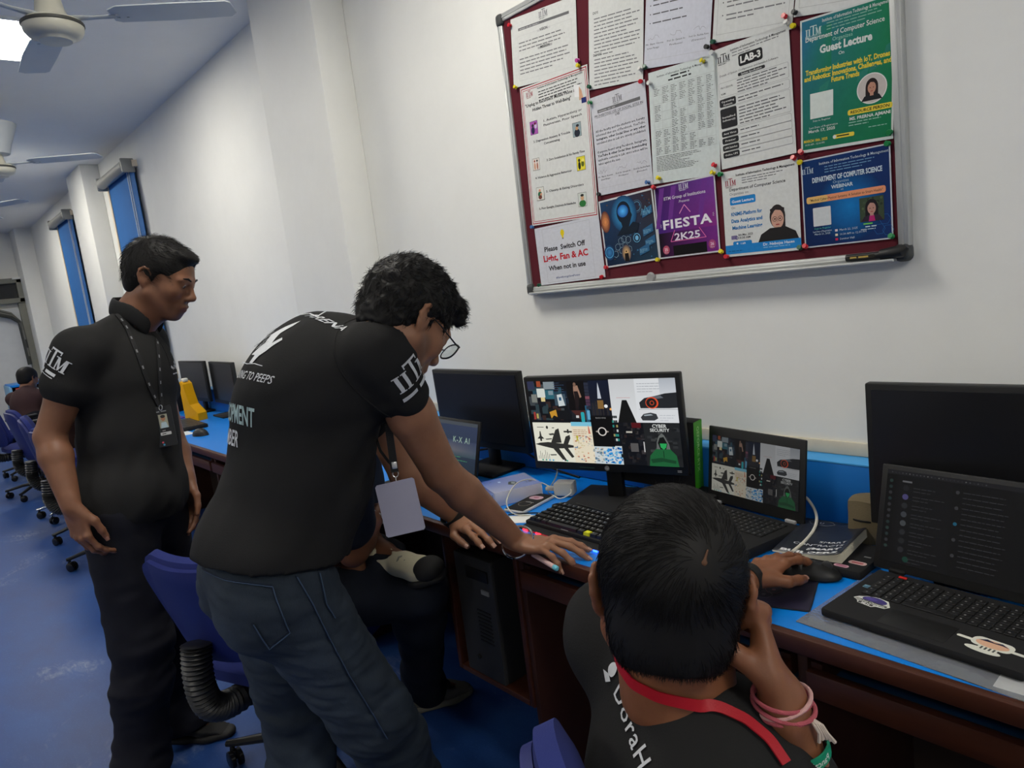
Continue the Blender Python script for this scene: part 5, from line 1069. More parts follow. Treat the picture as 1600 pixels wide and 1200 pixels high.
for px, py, c, where in pins:
    if c not in pin_me:
        b = MB(); b.lathe([(.0055, .011), (.0062, .0095), (.0050, .0082), (.0032, .007), (.0034, .003), (.0056, .0015), (.0052, 0)][::-1], 12)
        o = b.build('push_pin', mat('pin_' + c.replace(' ', '_'), lin(PIN[c]), rough=.3, spec=.5)); pin_me[c] = o.data; bpy.data.objects.remove(o)
    o = bpy.data.objects.new('push_pin', pin_me[c]); COL.objects.link(o)
    w_ = at(px, py, y=WY - .029); o.location = (w_.x, WY - .0262, w_.z); o.rotation_euler = (math.radians(90 + rnd.uniform(-25, 10)), 0, rnd.uniform(-.3, .3))
    tag(o, c + ' push pin ' + where, 'push pin', 'push pins on the notice board')
# ------------------------------------------------------------------ swivel chairs
M_CHB = mat('blue_chair_fabric', lin((30, 41, 104)), rough=.9, bump=.25, bscale=500, var=.1)
M_CHS = mat('blue_chair_shell', lin((27, 37, 98)), rough=.55, bump=.1, bscale=300)
M_CHR = mat('chrome', (.75, .75, .75), rough=.18, metal=1.0)
M_BELL = mat('black_bellows', lin((30, 30, 30)), rough=.4, spec=.5)
def pad_mesh(w, h, th, bend=0.06, taper=.12, n=14, lean=0.0):
    """rounded cushion, local x = width, z = height, bulging to -y"""
    bm = bmesh.new(); bmesh.ops.create_cube(bm, size=2); bmesh.ops.subdivide_edges(bm, edges=list(bm.edges), cuts=n, use_grid_fill=True)
    for v in bm.verts:
        x, y, z = v.co
        # squircle in the face plane
        k = (abs(x) ** 4 + abs(z) ** 4) ** .25 / max(abs(x), abs(z), 1e-6); s_ = 1 / max(k, 1e-6)
        fx, fz = x * (1 / k if k > 1 else 1), z * (1 / k if k > 1 else 1)
        ed = max(abs(x), abs(z)); yy = y * (1 - .55 * max(0, (ed - .7) / .3) ** 2)
        X = fx * w / 2 * (1 - taper * (z + 1) / 2); Z = fz * h / 2
        v.co = V((X, yy * th / 2 - bend * (1 - min(1, abs(X / (w / 2))) ** 2) + lean * (Z / (h / 2)) ** 2, Z))
    return bm
def chair(label, loc, yaw, chrome=False, arms=False, group='blue swivel chairs', seat_z=.46, back_z=.72, back_h=.40, spin=0.0, back_tilt=12, col=None, bw=.43, tp=.16):
    """origin on the floor under the column, facing +y"""
    o = thing('office_chair', label, 'chair', loc, (0, 0, yaw), group)
    ml = M_CHR if chrome else M_BLK
    s = MB(Tr(0, 0, seat_z) @ Rx(math.pi / 2)); s.bm(pad_mesh(.46, .45, .07, .0, .03), 0, True); s.build('seat', M_CHB, o)
    MB().box((0, 0, seat_z - .05), (.20, .24, .02), 0, .006).build('seat_plate', M_BLK, o)
    T = Tr(0, -.235, back_z) @ Rx(math.radians(back_tilt))
    b = MB(T); b.bm(pad_mesh(bw, back_h, .055, .035, tp), 0, True); bo = b.build('backrest', M_CHB, o)
    sh = MB(T @ Tr(0, -.022, -.01)); sh.bm(pad_mesh(bw * .985, back_h * .985, .03, .040, tp), 0, True); sh.build('back_shell', M_CHS, o)
    # bellows over the steel bracket joining back and seat
    pts = [V((0, -.315, back_z - back_h * .30)), V((0, -.325, back_z - back_h * .5)), V((0, -.325, seat_z + .02)), V((0, -.30, seat_z - .035)), V((0, -.23, seat_z - .06)), V((0, -.06, seat_z - .062))]
    path = []
    for i in range(len(pts) - 1):
        p0, p1, p2, p3 = pts[max(i - 1, 0)], pts[i], pts[i + 1], pts[min(i + 2, len(pts) - 1)]
        for j in range(12):
            t = j / 12; path.append(.5 * ((2 * p1) + (p2 - p0) * t + (2 * p0 - 5 * p1 + 4 * p2 - p3) * t * t + (3 * p1 - p0 - 3 * p2 + p3) * t ** 3))
    MB().tube(path, [.040 if k % 2 else .034 for k in range(len(path))], 14).build('bracket_bellows', M_BELL, o)
    MB().lathe([(.028, .12), (.028, .30), (.018, .302), (.018, seat_z - .04)], 16).build('gas_column', M_BLK, o)
    MB().lathe([(.045, .075), (.05, .085), (.045, .13), (.03, .135)], 18).build('hub', ml, o)
    for k in range(5):
        R_ = Rz(spin + k * 2 * math.pi / 5)
        l = MB(R_); l.tube([(.03, 0, .105), (.16, 0, .10), (.27, 0, .078), (.30, 0, .074)], [.022, .018, .014, .013], 10, flat=.8); lg_ = l.build('leg', ml, o)
        c = MB(R_ @ Tr(.285, 0, 0) @ Rz(rnd.uniform(-1.5, 1.5)))
        for sy in (-1, 1): c.lathe([(.020, -.009), (.028, -.006), (.028, .006), (.020, .009)], 16, T=Tr(-.012, sy * .013, .028) @ Rx(math.pi / 2))
        c.box((-.004, 0, .042), (.036, .014, .034), 0, .006); c.tube([(0, 0, .05), (0, 0, .08)], .008, 8)
        c.build('caster', M_BLKG, lg_)
    if arms:
        for sx in (-1, 1):
            MB().tube([(sx * .22, .05, seat_z - .04), (sx * .27, .05, seat_z + .02), (sx * .275, .05, seat_z + .20), (sx * .275, .12, seat_z + .22)], .014, 10).build('arm_post', M_BLK, o)
            MB().box((sx * .275, .03, seat_z + .235), (.06, .26, .03), 0, .012).build('armrest', M_BLK, o)
    return o
chair('blue swivel chair with black bellows bracket between the two standing men', (-2.04, .735, 0), math.radians(22), seat_z=.44, back_z=.685, back_h=.30, spin=math.radians(50), back_tilt=14, bw=.34, tp=-.36)
chair('blue swivel chair the boy at the laptops sits on', (-.300, .655, 0), math.radians(-28), seat_z=.45, back_z=.775, back_h=.40, spin=math.radians(20))
chair('blue swivel chair nearest behind the standing man in the polo shirt', (-4.95, .83, 0), math.radians(12), spin=math.radians(250))
chair('blue swivel chair pushed in by the desk, second behind the standing man', (-5.75, .86, 0), math.radians(-8), spin=math.radians(214))
chair('blue swivel chair with a bright chrome base', (-6.55, .86, 0), math.radians(5), chrome=True, spin=math.radians(236))
chair('blue swivel chair with black armrests at the left edge of the photo', (-7.75, .78, 0), math.radians(10), arms=True, spin=math.radians(236))
chair('blue swivel chair of the seated person at the far end', (-8.95, .86, 0), math.radians(0), spin=math.radians(240))
# table at the far end
ft = thing('far_table', 'blue-topped table with dark red shelves at the far end of the room', 'table', (-11.55, 1.35, 0))
MB().box((0, 0, .82), (.62, .66, .03), 0, .003).build('table_top', M_BLUE, ft)
MB().box((0, -.33, .41), (.62, .03, .82), 0, .003).build('side_panel', mat('pale_blue_edge', lin((120, 170, 206)), rough=.5), ft)
MB().box((0, .33, .41), (.62, .03, .82), 0, .003).build('side_panel', MATS['pale_blue_edge'], ft)
MB().box((-.30, 0, .41), (.02, .64, .80)).build('back_panel', mat('dark_red_board', lin((70, 24, 28)), rough=.6), ft)
MB().box((0, 0, .62), (.58, .63, .02)).build('shelf', MATS['dark_red_board'], ft)
for k, (y, h) in enumerate(((-.2, .10), (.0, .12), (.19, .09))):
    tag(MB().box((0, 0, h / 2), (.22, .14, h), 0, .004).build('paper_stack', mat('paper_pile', lin((206, 206, 200)), rough=.8)), ('left', 'middle', 'right')[k] + ' white pile of papers on the shelf of the far table', 'papers', 'paper piles in the far table').location = (-11.40, 1.35 + y, .63)
# ------------------------------------------------------------------ bodies: smooth blends of tapered limbs meshed as ONE surface
class Blob:
    def __init__(s): s.ops = []; s.cuts = []
    def cone(s, a, b, ra, rb, k=.012, flat=None, neg=False):
        """tapered limb a->b; flat=(axis, factor) squeezes it along an axis"""
        s.ops.append(('c', np.array(a, float), np.array(b, float), ra, rb, k, flat, neg)); return s
    def chain(s, pts, rad, k=.012, flat=None, neg=False):
        for i in range(len(pts) - 1): s.cone(pts[i], pts[i + 1], rad[i], rad[i + 1], k, flat, neg)
        return s
    def ell(s, c, r, M=None, k=.012, neg=False):
        s.ops.append(('e', np.array(c, float), np.array(r, float), np.array(M if M is not None else np.eye(3), float), 0, k, None, neg)); return s
    def cut(s, p, n, k=.0):
        """remove everything on the side the normal n points to"""
        s.cuts.append((np.array(p, float), np.array(n, float) / np.linalg.norm(n))); return s
    def mesh(s, h, smooth=2, wrinkle=None):
        lo = np.full(3, 1e9); hi = -lo
        for o in s.ops:
            if o[-1]: continue
            if o[0] == 'c':
                for p, r in ((o[1], o[3]), (o[2], o[4])): lo = np.minimum(lo, p - r); hi = np.maximum(hi, p + r)
            else:
                ext = np.sqrt(((o[3] * o[2][None, :]) ** 2).sum(1)); lo = np.minimum(lo, o[1] - ext); hi = np.maximum(hi, o[1] + ext)
        lo -= 4 * h; hi += 4 * h
        n = np.ceil((hi - lo) / h).astype(int) + 1
        f = np.full(n, 1.0, np.float32); ax = [lo[i] + h * np.arange(n[i]) for i in range(3)]
        def region(c0, c1):
            i0 = np.maximum(0, np.floor((c0 - lo) / h).astype(int)); i1 = np.minimum(n, np.ceil((c1 - lo) / h).astype(int) + 1)
            return i0, i1
        for o in s.ops:
            k = o[5]
            if o[0] == 'c':
                _, a, b, ra, rb, k, flat, neg = o; m = max(ra, rb) + k + 2 * h
                i0, i1 = region(np.minimum(a, b) - m, np.maximum(a, b) + m)
                if np.any(i1 <= i0): continue
                X = ax[0][i0[0]:i1[0], None, None] - a[0]; Y = ax[1][None, i0[1]:i1[1], None] - a[1]; Z = ax[2][None, None, i0[2]:i1[2]] - a[2]
                d = b - a
                if flat is not None:
                    nn = np.array(flat[0], float); nn = nn / np.linalg.norm(nn); q = (X * nn[0] + Y * nn[1] + Z * nn[2]) * (1 / flat[1] - 1); dq = (d @ nn) * (1 / flat[1] - 1)
                    X = X + q * nn[0]; Y = Y + q * nn[1]; Z = Z + q * nn[2]; d = d + dq * nn
                dd = max(d @ d, 1e-12); t = np.clip((X * d[0] + Y * d[1] + Z * d[2]) / dd, 0, 1)
                D = np.sqrt((X - t * d[0]) ** 2 + (Y - t * d[1]) ** 2 + (Z - t * d[2]) ** 2) - (ra + (rb - ra) * t)
            else:
                _, c, r, M, _0, k, _1, neg = o; ext = np.sqrt(((M * r[None, :]) ** 2).sum(1)) + k + 2 * h
                i0, i1 = region(c - ext, c + ext)
                if np.any(i1 <= i0): continue
                X = ax[0][i0[0]:i1[0], None, None] - c[0]; Y = ax[1][None, i0[1]:i1[1], None] - c[1]; Z = ax[2][None, None, i0[2]:i1[2]] - c[2]
                L = [X * M[0, i] + Y * M[1, i] + Z * M[2, i] for i in range(3)]
                k0 = np.sqrt(sum((L[i] / r[i]) ** 2 for i in range(3))); k1 = np.sqrt(sum((L[i] / r[i] ** 2) ** 2 for i in range(3)))
                D = k0 * (k0 - 1) / np.maximum(k1, 1e-9)
            sl = (slice(i0[0], i1[0]), slice(i0[1], i1[1]), slice(i0[2], i1[2])); A = f[sl]
            if neg:
                hh = np.maximum(k - np.abs(A + D), 0) / k; f[sl] = np.maximum(A, -D) + hh * hh * k * .25
            else:
                hh = np.maximum(k - np.abs(A - D), 0) / k; f[sl] = np.minimum(A, D) - hh * hh * k * .25
        for p, nn in s.cuts:
            D = (ax[0][:, None, None] - p[0]) * nn[0] + (ax[1][None, :, None] - p[1]) * nn[1] + (ax[2][None, None, :] - p[2]) * nn[2]
            f = np.maximum(f, D.astype(np.float32))
        vs, fs = nets(f, lo, h)
        if smooth: vs = relax(vs, fs, smooth)
        return vs, fs

def nets(f, lo, h):
    """surface nets on the zero level"""
    ins = f < 0; n = np.array(f.shape)
    c = np.zeros(n - 1, np.int8)
    for dx in (0, 1):
        for dy in (0, 1):
            for dz in (0, 1): c += ins[dx:n[0] - 1 + dx, dy:n[1] - 1 + dy, dz:n[2] - 1 + dz]
    I = np.argwhere((c > 0) & (c < 8)); idx = np.full(n - 1, -1, np.int64); idx[tuple(I.T)] = np.arange(len(I))
    acc = np.zeros((len(I), 3)); cnt = np.zeros(len(I)); C = [(x, y, z) for x in (0, 1) for y in (0, 1) for z in (0, 1)]
    for a in C:
        for ax_ in range(3):
            if a[ax_]: continue
            b = list(a); b[ax_] = 1
            fa = f[I[:, 0] + a[0], I[:, 1] + a[1], I[:, 2] + a[2]]; fb = f[I[:, 0] + b[0], I[:, 1] + b[1], I[:, 2] + b[2]]
            m = (fa < 0) != (fb < 0); t = np.where(m, fa / np.where(fa - fb == 0, 1, fa - fb), 0)
            p = np.array(a, float)[None, :].repeat(len(I), 0); p[:, ax_] += t; acc[m] += p[m]; cnt[m] += 1
    vs = lo + h * (I + acc / np.maximum(cnt, 1)[:, None])
    fs = []
    for ax_ in range(3):
        u, w = [(1, 2), (2, 0), (0, 1)][ax_]
        sl0 = [slice(None)] * 3; sl1 = [slice(None)] * 3; sl0[ax_] = slice(0, -1); sl1[ax_] = slice(1, None)
        a, b = ins[tuple(sl0)], ins[tuple(sl1)]; E = np.argwhere(a != b)
        E = E[(E[:, u] > 0) & (E[:, w] > 0) & (E[:, u] < n[u] - 1) & (E[:, w] < n[w] - 1)]
        s = a[tuple(E.T)]
        def at_(du, dw): q = E.copy(); q[:, u] -= du; q[:, w] -= dw; return idx[tuple(q.T)]
        Q = np.stack([at_(1, 1), at_(0, 1), at_(0, 0), at_(1, 0)], 1); Q[~s] = Q[~s][:, ::-1]; fs.append(Q)
    fs = np.concatenate(fs); fs = fs[(fs >= 0).all(1)]
    return vs, fs

def relax(vs, fs, it, lam=.5):
    e = np.concatenate([fs[:, [0, 1]], fs[:, [1, 2]], fs[:, [2, 3]], fs[:, [3, 0]]]); e = np.concatenate([e, e[:, ::-1]])
    deg = np.bincount(e[:, 0], minlength=len(vs)).astype(float); deg[deg == 0] = 1
    for i in range(it):
        for l in (lam, -lam * 1.03):                 # keeps the volume
            av = np.stack([np.bincount(e[:, 0], vs[e[:, 1], k], len(vs)) for k in range(3)], 1) / deg[:, None]; vs = vs + l * (av - vs)
    return vs

def np_mesh(name, vs, fs, mats, parent=None, col=None, world=True):
    me = bpy.data.meshes.new(name); me.vertices.add(len(vs)); me.vertices.foreach_set('co', np.asarray(vs, np.float32).ravel())
    k = fs.shape[1]; me.loops.add(len(fs) * k); me.loops.foreach_set('vertex_index', fs.astype(np.int32).ravel())
    me.polygons.add(len(fs)); me.polygons.foreach_set('loop_start', np.arange(0, len(fs) * k, k, dtype=np.int32)); me.polygons.foreach_set('use_smooth', np.ones(len(fs), bool))
    me.update(calc_edges=True)
    if col is not None:
        a = me.color_attributes.new('Col', 'FLOAT_COLOR', 'POINT'); a.data.foreach_set('color', np.concatenate([col, np.ones((len(col), 1))], 1).astype(np.float32).ravel())
    for m in (mats if isinstance(mats, (list, tuple)) else [mats]): me.materials.append(m)
    return link(name, me, parent, world)

def vnormals(vs, fs):
    n = np.cross(vs[fs[:, 2]] - vs[fs[:, 0]], vs[fs[:, 3]] - vs[fs[:, 1]]); out = np.zeros_like(vs)
    for k in range(4):
        for j in range(3): out[:, j] += np.bincount(fs[:, k], n[:, j], len(vs))
    return out / np.maximum(np.linalg.norm(out, axis=1), 1e-9)[:, None]

def vnoise(p, seed=0):
    """smooth value noise of points (n,3), about -1..1"""
    rs = np.random.RandomState(seed); tab = rs.uniform(-1, 1, 4096); i = np.floor(p).astype(np.int64); fr = p - i; fr = fr * fr * (3 - 2 * fr); out = 0
    for dx in (0, 1):
        for dy in (0, 1):
            for dz in (0, 1):
                hsh = ((i[:, 0] + dx) * 73856093 ^ (i[:, 1] + dy) * 19349663 ^ (i[:, 2] + dz) * 83492791) & 4095
                out = out + tab[hsh] * np.where(dx, fr[:, 0], 1 - fr[:, 0]) * np.where(dy, fr[:, 1], 1 - fr[:, 1]) * np.where(dz, fr[:, 2], 1 - fr[:, 2])
    return out

def wrinkles(vs, fs, amp, axis, freq=(9, 26), seed=1, mask=None):
    """soft cloth folds running along an axis"""
    n = vnormals(vs, fs); a = np.array(axis, float); a /= np.linalg.norm(a)
    along = vs @ a; perp = vs - np.outer(along, a)
    q = perp * freq[1] + np.outer(along, a) * freq[0]
    w = vnoise(q + vnoise(vs * 6, seed + 5)[:, None] * 1.2, seed); w = np.sign(w) * np.abs(w) ** .8
    d = amp * w + amp * .45 * vnoise(q * 2.1, seed + 1)
    if mask is not None: d = d * mask
    return vs + n * d[:, None]

A_ = lambda v: np.array(v, float)
def unit(v): v = A_(v); return v / np.linalg.norm(v)

class Xf:
    """local frame: x right, y forward, z up"""
    def __init__(s, o, fwd, up=(0, 0, 1)):
        s.o = A_(o); f = unit(fwd); r = unit(np.cross(f, A_(up))); u = np.cross(r, f); s.M = np.stack([r, f, u], 1)
    def __call__(s, *p): return s.o + s.M @ A_(p)
    def d(s, *p): return s.M @ A_(p)
    def mat4(s): m = Matrix([list(r) + [0] for r in s.M] + [[0, 0, 0, 1]]); m.translation = V(s.o); return m

def head_ops(b, H, jaw=1.0, nose=1.0, sc=1.0, ear=True):
    s = sc
    def E(c, r, rot=None, k=.014, neg=False):
        M = H.M if rot is None else H.M @ rot
        b.ell(H(*[v * s for v in c]), [v * s for v in r], M, k * s, neg)
    def Cn(a, c, ra, rb, k=.012, flat=None, neg=False): b.cone(H(*[v * s for v in a]), H(*[v * s for v in c]), ra * s, rb * s, k * s, flat, neg)
    E((0, -.016, .034), (.074, .094, .082), k=.02)
    E((0, .030, .004), (.063, .062, .088), k=.03)
    E((0, .010, -.050), (.058, .060, .050), k=.03)
    for sx in (-1, 1):
        Cn((sx * .056, -.002, -.046), (sx * .022, .060, -.094), .020 * jaw, .017 * jaw, .025)
        E((sx * .036, .054, -.022), (.026, .028, .026), k=.02)
        E((sx * .031, .097, .004), (.017, .014, .012), k=.010, neg=True)
        Cn((sx * .012, .087, .019), (sx * .044, .076, .018), .009, .008, .012)
        # eyelids over the ball
        E((sx * .031, .0775, .004), (.0150, .0128, .0118), k=.004)
        E((sx * .012, .097, -.036), (.0085, .009, .0075), k=.006)
    E((0, .068, -.096), (.020, .016, .016), k=.02)
    E((0, .080, -.064), (.026, .014, .022), k=.02)
    Cn((0, .086, .014), (0, .106 * (1 + .05 * (nose - 1)), -.026), .0075, .0095, .012)
    E((0, .106, -.031), (.0105, .0115, .0095), k=.010)
    for pts, r in (([(-.022, .084, -.066), (-.008, .0945, -.0615), (0, .0945, -.063), (.008, .0945, -.0615), (.022, .084, -.066)], .0046), ([(-.020, .084, -.070), (0, .0935, -.0735), (.020, .084, -.070)], .0052)):
        for i in range(len(pts) - 1): Cn(pts[i], pts[i + 1], r, r, .004)
    if ear:
        for sx in (-1, 1):
            c, s_ = math.cos(sx * .35), math.sin(sx * .35); Ry_ = np.array([[c, -s_, 0], [s_, c, 0], [0, 0, 1]])
            E((sx * .077, -.012, -.004), (.0065, .018, .028), Ry_, .006)
            hel = [(sx * .078, .004, .010), (sx * .081, -.004, .024), (sx * .084, -.018, .027), (sx * .086, -.029, .016), (sx * .084, -.030, .0), (sx * .080, -.022, -.016), (sx * .075, -.012, -.030)]
            for i in range(len(hel) - 1): Cn(hel[i], hel[i + 1], .0045, .0045, .004)
            E((sx * .087, -.010, .0), (.006, .010, .014), Ry_, .004, True)

def hand_ops(b, W, f, n, side, curl=(.5, .5, .5, .5), spread=(-.10, -.02, .06, .16), thumb=(.35, .6, .3), sc=1.0, curl2=None, pal=.25):
    """W wrist, f wrist->knuckles, n back of the hand, side +1 right / -1 left. curl per finger index..little, radians at each joint"""
    f = unit(f); n = unit(A_(n) - f * (A_(n) @ f)); t = np.cross(n, f) * side      # t points to the thumb
    W = A_(W); Pt = lambda x, y, z: W + (t * x + f * y + n * z) * sc
    k = .010 * sc; fl = (n, .62)
    K = [(.026, .088, .004), (.006, .092, .006), (-.014, .087, .004), (-.031, .078, .0)]
    for (x, y, z), r in zip(K, (.0125, .0125, .012, .011)): b.cone(Pt(x * .55, .012, -.002), Pt(x, y, z - .004), .017 * sc, r * sc, .014 * sc, fl)
    b.cone(Pt(.0, -.02, 0), Pt(0, .015, 0), .022 * sc, .022 * sc, .015, (n, .72))
    b.ell(Pt(.022, .036, -.008), A_((.015, .030, .013)) * sc, np.stack([t, f, n], 1), .014)            # ball of the thumb
    b.ell(Pt(-.026, .040, -.006), A_((.012, .034, .012)) * sc, np.stack([t, f, n], 1), .014)
    Ls = [(.044, .026, .021), (.048, .030, .022), (.044, .028, .022), (.034, .021, .019)]; tips = []
    for i in range(4):
        p = Pt(*K[i]); a = spread[i] * -1; d = f * math.cos(a) + t * math.sin(a); ang = 0
        r0 = (.0092, .0094, .0089, .0079)[i] * sc
        b.ell(p, A_((.0095, .0105, .0095)) * sc, np.stack([t, f, n], 1), .006)
        for j in range(3):
            c = curl[i] if curl2 is None or j == 0 else curl2[i]
            ang += c * (1.0, 1.05, .75)[j]
            dirv = d * math.cos(ang) - n * math.sin(ang); q = p + dirv * Ls[i][j] * sc
            b.cone(p, q, r0 * (1 - .07 * j), r0 * (1 - .07 * (j + 1)), .0045 * sc); 
            if j < 2: b.ell(q, A_((r0, r0, r0)) * 1.03, None, .003)
            p = q
        tips.append((p, dirv, n * math.cos(ang) + d * math.sin(ang), r0))
    # thumb leaves the side of the palm near its base
    p = Pt(.020, .018, -.006); a1, a2, a3 = thumb
    d1 = unit(f * math.cos(a1 + .45) + t * math.sin(a1 + .45) - n * pal); q = p + d1 * .044 * sc; b.cone(p, q, .0145 * sc, .0115 * sc, .010 * sc)
    d2 = unit(f * math.cos(a2) + t * math.sin(a2) - n * pal); r = q + d2 * .034 * sc; b.cone(q, r, .0112 * sc, .0100 * sc, .006 * sc)
    d3 = unit(f * math.cos(a3) + t * math.sin(a3) - n * (pal + .05)); e = r + d3 * .026 * sc; b.cone(r, e, .0102 * sc, .0082 * sc, .005 * sc)
    tips.append((e, d3, unit(np.cross(d3, np.cross(n, d3)) + t * .8), .0095 * sc))
    return tips

def nails(tips, parent, sc=1.0, only=None):
    b = MB()
    for i, (p, d, n, r) in enumerate(tips):
        if only is not None and i not in only: continue
        d = unit(d); n = unit(n - d * (n @ d)); s_ = np.cross(d, n); vs = []; fs = []
        for j in range(5):
            for k in range(5):
                a = (k - 2) / 2 * .75; l = (j / 4 - .35) * .0125 * sc
                vs.append(tuple(p + d * l + (n * math.cos(a) + s_ * math.sin(a)) * (r * (.93 if j < 4 else .86) * (.86 if i < 4 else .92))))
        for j in range(4):
            for k in range(4): fs.append([j * 5 + k, j * 5 + k + 1, (j + 1) * 5 + k + 1, (j + 1) * 5 + k])
        b.add(vs, fs, 0, True)
    return b

SKIN = attr_mat('skin', rough=.48, spec=.35, bump=.10, bscale=240, sss=.12)
def paint(vs, base, spots):
    """skin tones: base colour plus coloured areas of the body itself (lips, beard stubble, knuckles)"""
    c = np.tile(A_(lin(base)), (len(vs), 1)); v = vnoise(vs * 38, 3) * .06 + vnoise(vs * 110, 4) * .04; c *= (1 + v)[:, None]
    for (p, r, col, st) in spots:
        M = r[1] if isinstance(r, tuple) else None; rr = r[0] if isinstance(r, tuple) else r
        d = np.linalg.norm((vs - A_(p)) if M is None else ((vs - A_(p)) @ M) , axis=1) / rr if not hasattr(rr, '__len__') else np.linalg.norm(((vs - A_(p)) @ (M if M is not None else np.eye(3))) / A_(rr), axis=1)
        w = np.clip(1.25 - d, 0, .5) * 2 * st; c = c * (1 - w)[:, None] + A_(lin(col)) * w[:, None]
    return c

M_HAIR = mat('black_hair', (.0085, .008, .0077), rough=.55, spec=.22, var=.3, vscale=60, stretch=(1, 1, .15))
M_EYEW = mat('eye_white', lin((150, 142, 134)), rough=.2); M_IRIS = mat('dark_iris', (.012, .008, .006), rough=.1)
def eyes(H, parent, sc=1.0, down=.3):
    for sx in (-1, 1):
        c = H(sx * .031 * sc, .0779 * sc, .0028 * sc); g = Xf(c, H.d(0, math.cos(down), -math.sin(down)), H.d(0, 0, 1))
        e = MB(g.mat4()); e.lathe([(.0124 * sc * math.sin(a), -.0124 * sc * math.cos(a)) for a in np.linspace(0.02, math.pi - .02, 12)], 18)
        eo = e.build('eyeball', M_EYEW, parent, True)
        MB(g.mat4() @ Rx(-math.pi / 2)).lathe([(.0056 * sc, .0110 * sc), (.0045 * sc, .0118 * sc), (0, .0124 * sc)], 16).build('iris', M_IRIS, eo, True)

def strands(name, vs, fs, select, flow, count, length, r, steps=6, lift=.12, seed=1, parent=None, gravity=0.0, jitter=.25, m=None, root_in=.002):
    """short hair: thin tapering strands growing from the scalp along a flow field"""
    rs = np.random.RandomState(seed); n = vnormals(vs, fs); cen = vs[fs].mean(1); ok = np.where(select(cen))[0]
    ar = np.linalg.norm(np.cross(vs[fs[ok, 2]] - vs[fs[ok, 0]], vs[fs[ok, 3]] - vs[fs[ok, 1]]), axis=1); pick = rs.choice(ok, count, p=ar / ar.sum())
    w = rs.dirichlet((1, 1, 1, 1), count); P = (vs[fs[pick]] * w[:, :, None]).sum(1); N = (n[fs[pick]] * w[:, :, None]).sum(1); N /= np.linalg.norm(N, axis=1)[:, None]
    F = flow(P, N); F = F + rs.normal(0, jitter, F.shape); F -= N * (F * N).sum(1)[:, None]; F /= np.maximum(np.linalg.norm(F, axis=1), 1e-6)[:, None]
    L = length * rs.uniform(.6, 1.25, count) if not callable(length) else length(P) * rs.uniform(.7, 1.2, count)
    pts = np.zeros((count, steps + 1, 3)); pos = P - N * root_in; pts[:, 0] = pos; d = F + N * lift * rs.uniform(.3, 1.8, count)[:, None]
    for i in range(steps):
        d = d / np.linalg.norm(d, axis=1)[:, None]; pos = pos + d * (L / steps)[:, None]; pts[:, i + 1] = pos
        # follow the curve of the skull
        d = d - N * (.9 * L / steps / .085 * lift_follow)[:, None]; d[:, 2] -= gravity / steps
    T = np.gradient(pts, axis=1); T /= np.maximum(np.linalg.norm(T, axis=2), 1e-9)[:, :, None]
    S_ = np.cross(T, N[:, None, :]); S_ /= np.maximum(np.linalg.norm(S_, axis=2), 1e-9)[:, :, None]; U = np.cross(S_, T)
    rad = r * np.linspace(1, .25, steps + 1)[None, :, None]; V3 = np.zeros((count, steps + 1, 3, 3))
    for k in range(3):
        a = 2 * math.pi * k / 3; V3[:, :, k] = pts + (U * math.cos(a) + S_ * math.sin(a)) * rad
    base = (np.arange(count) * (steps + 1) * 3)[:, None, None]; i = np.arange(steps)[None, :, None] * 3; k = np.arange(3)[None, None, :]; k2 = (k + 1) % 3
    Q = np.stack([base + i + k, base + i + k2, base + i + 3 + k2, base + i + 3 + k], -1).reshape(-1, 4)
    return np_mesh(name, V3.reshape(-1, 3), Q, m or M_HAIR, parent)
lift_follow = 1.0

def decal(pen, T, target, parent, name, m, off=.0015, step=.008, world=True):
    """print on cloth: flat artwork cut fine and laid onto the shirt's surface along the artwork's own normal"""
    vs, fs, cs = pen.data(); bm = bmesh.new(); lay = bm.loops.layers.float_color.new('Col')
    V_ = [bm.verts.new(v) for v in vs]
    for f, c in zip(fs, cs):
        try: fc = bm.faces.new([V_[i] for i in f])
        except ValueError: continue
        for l, q in zip(fc.loops, c): l[lay] = (*q, 1)
    bmesh.ops.triangulate(bm, faces=list(bm.faces))
    for _ in range(4):
        es = [e for e in bm.edges if e.calc_length() > step]
        if not es: break
        bmesh.ops.subdivide_edges(bm, edges=es, cuts=1); bmesh.ops.triangulate(bm, faces=[f for f in bm.faces if len(f.verts) > 3])
    nrm = (T.to_3x3() @ V((0, 0, 1))).normalized(); dead = []
    for v in bm.verts:
        w = T @ V((v.co.x, v.co.y, 0)); hit = target.ray_cast(w + nrm * .25, -nrm)
        if hit[0] is None: dead.append(v); continue
        v.co = hit[0] + hit[1] * (off + v.co.z * .6) if hit[1].dot(nrm) > 0 else hit[0] + nrm * (off + v.co.z)
    bmesh.ops.delete(bm, geom=dead, context='VERTS')
    me = bpy.data.meshes.new(name); bm.to_mesh(me); bm.free(); me.materials.append(m)
    return link(name, me, parent, world)
def bvh(vs, fs): return BVHTree.FromPolygons([tuple(v) for v in vs], [tuple(int(i) for i in f) for f in fs])

M_POLO = mat('black_polo_cotton', (.019, .019, .0192), rough=.9, spec=.12, var=.12, bump=.25, bscale=420)
M_COLL = mat('black_rib_collar', (.017, .017, .0175), rough=.9, spec=.2, bump=.4, bscale=700)
M_TROU = mat('dark_navy_trousers', (.011, .0115, .017), rough=.85, spec=.2, bump=.2, bscale=500)
M_WPRINT = attr_mat('shirt_print', rough=.8, spec=.15)
M_SOLE = mat('dark_sole_rubber', lin((34, 33, 33)), rough=.7)

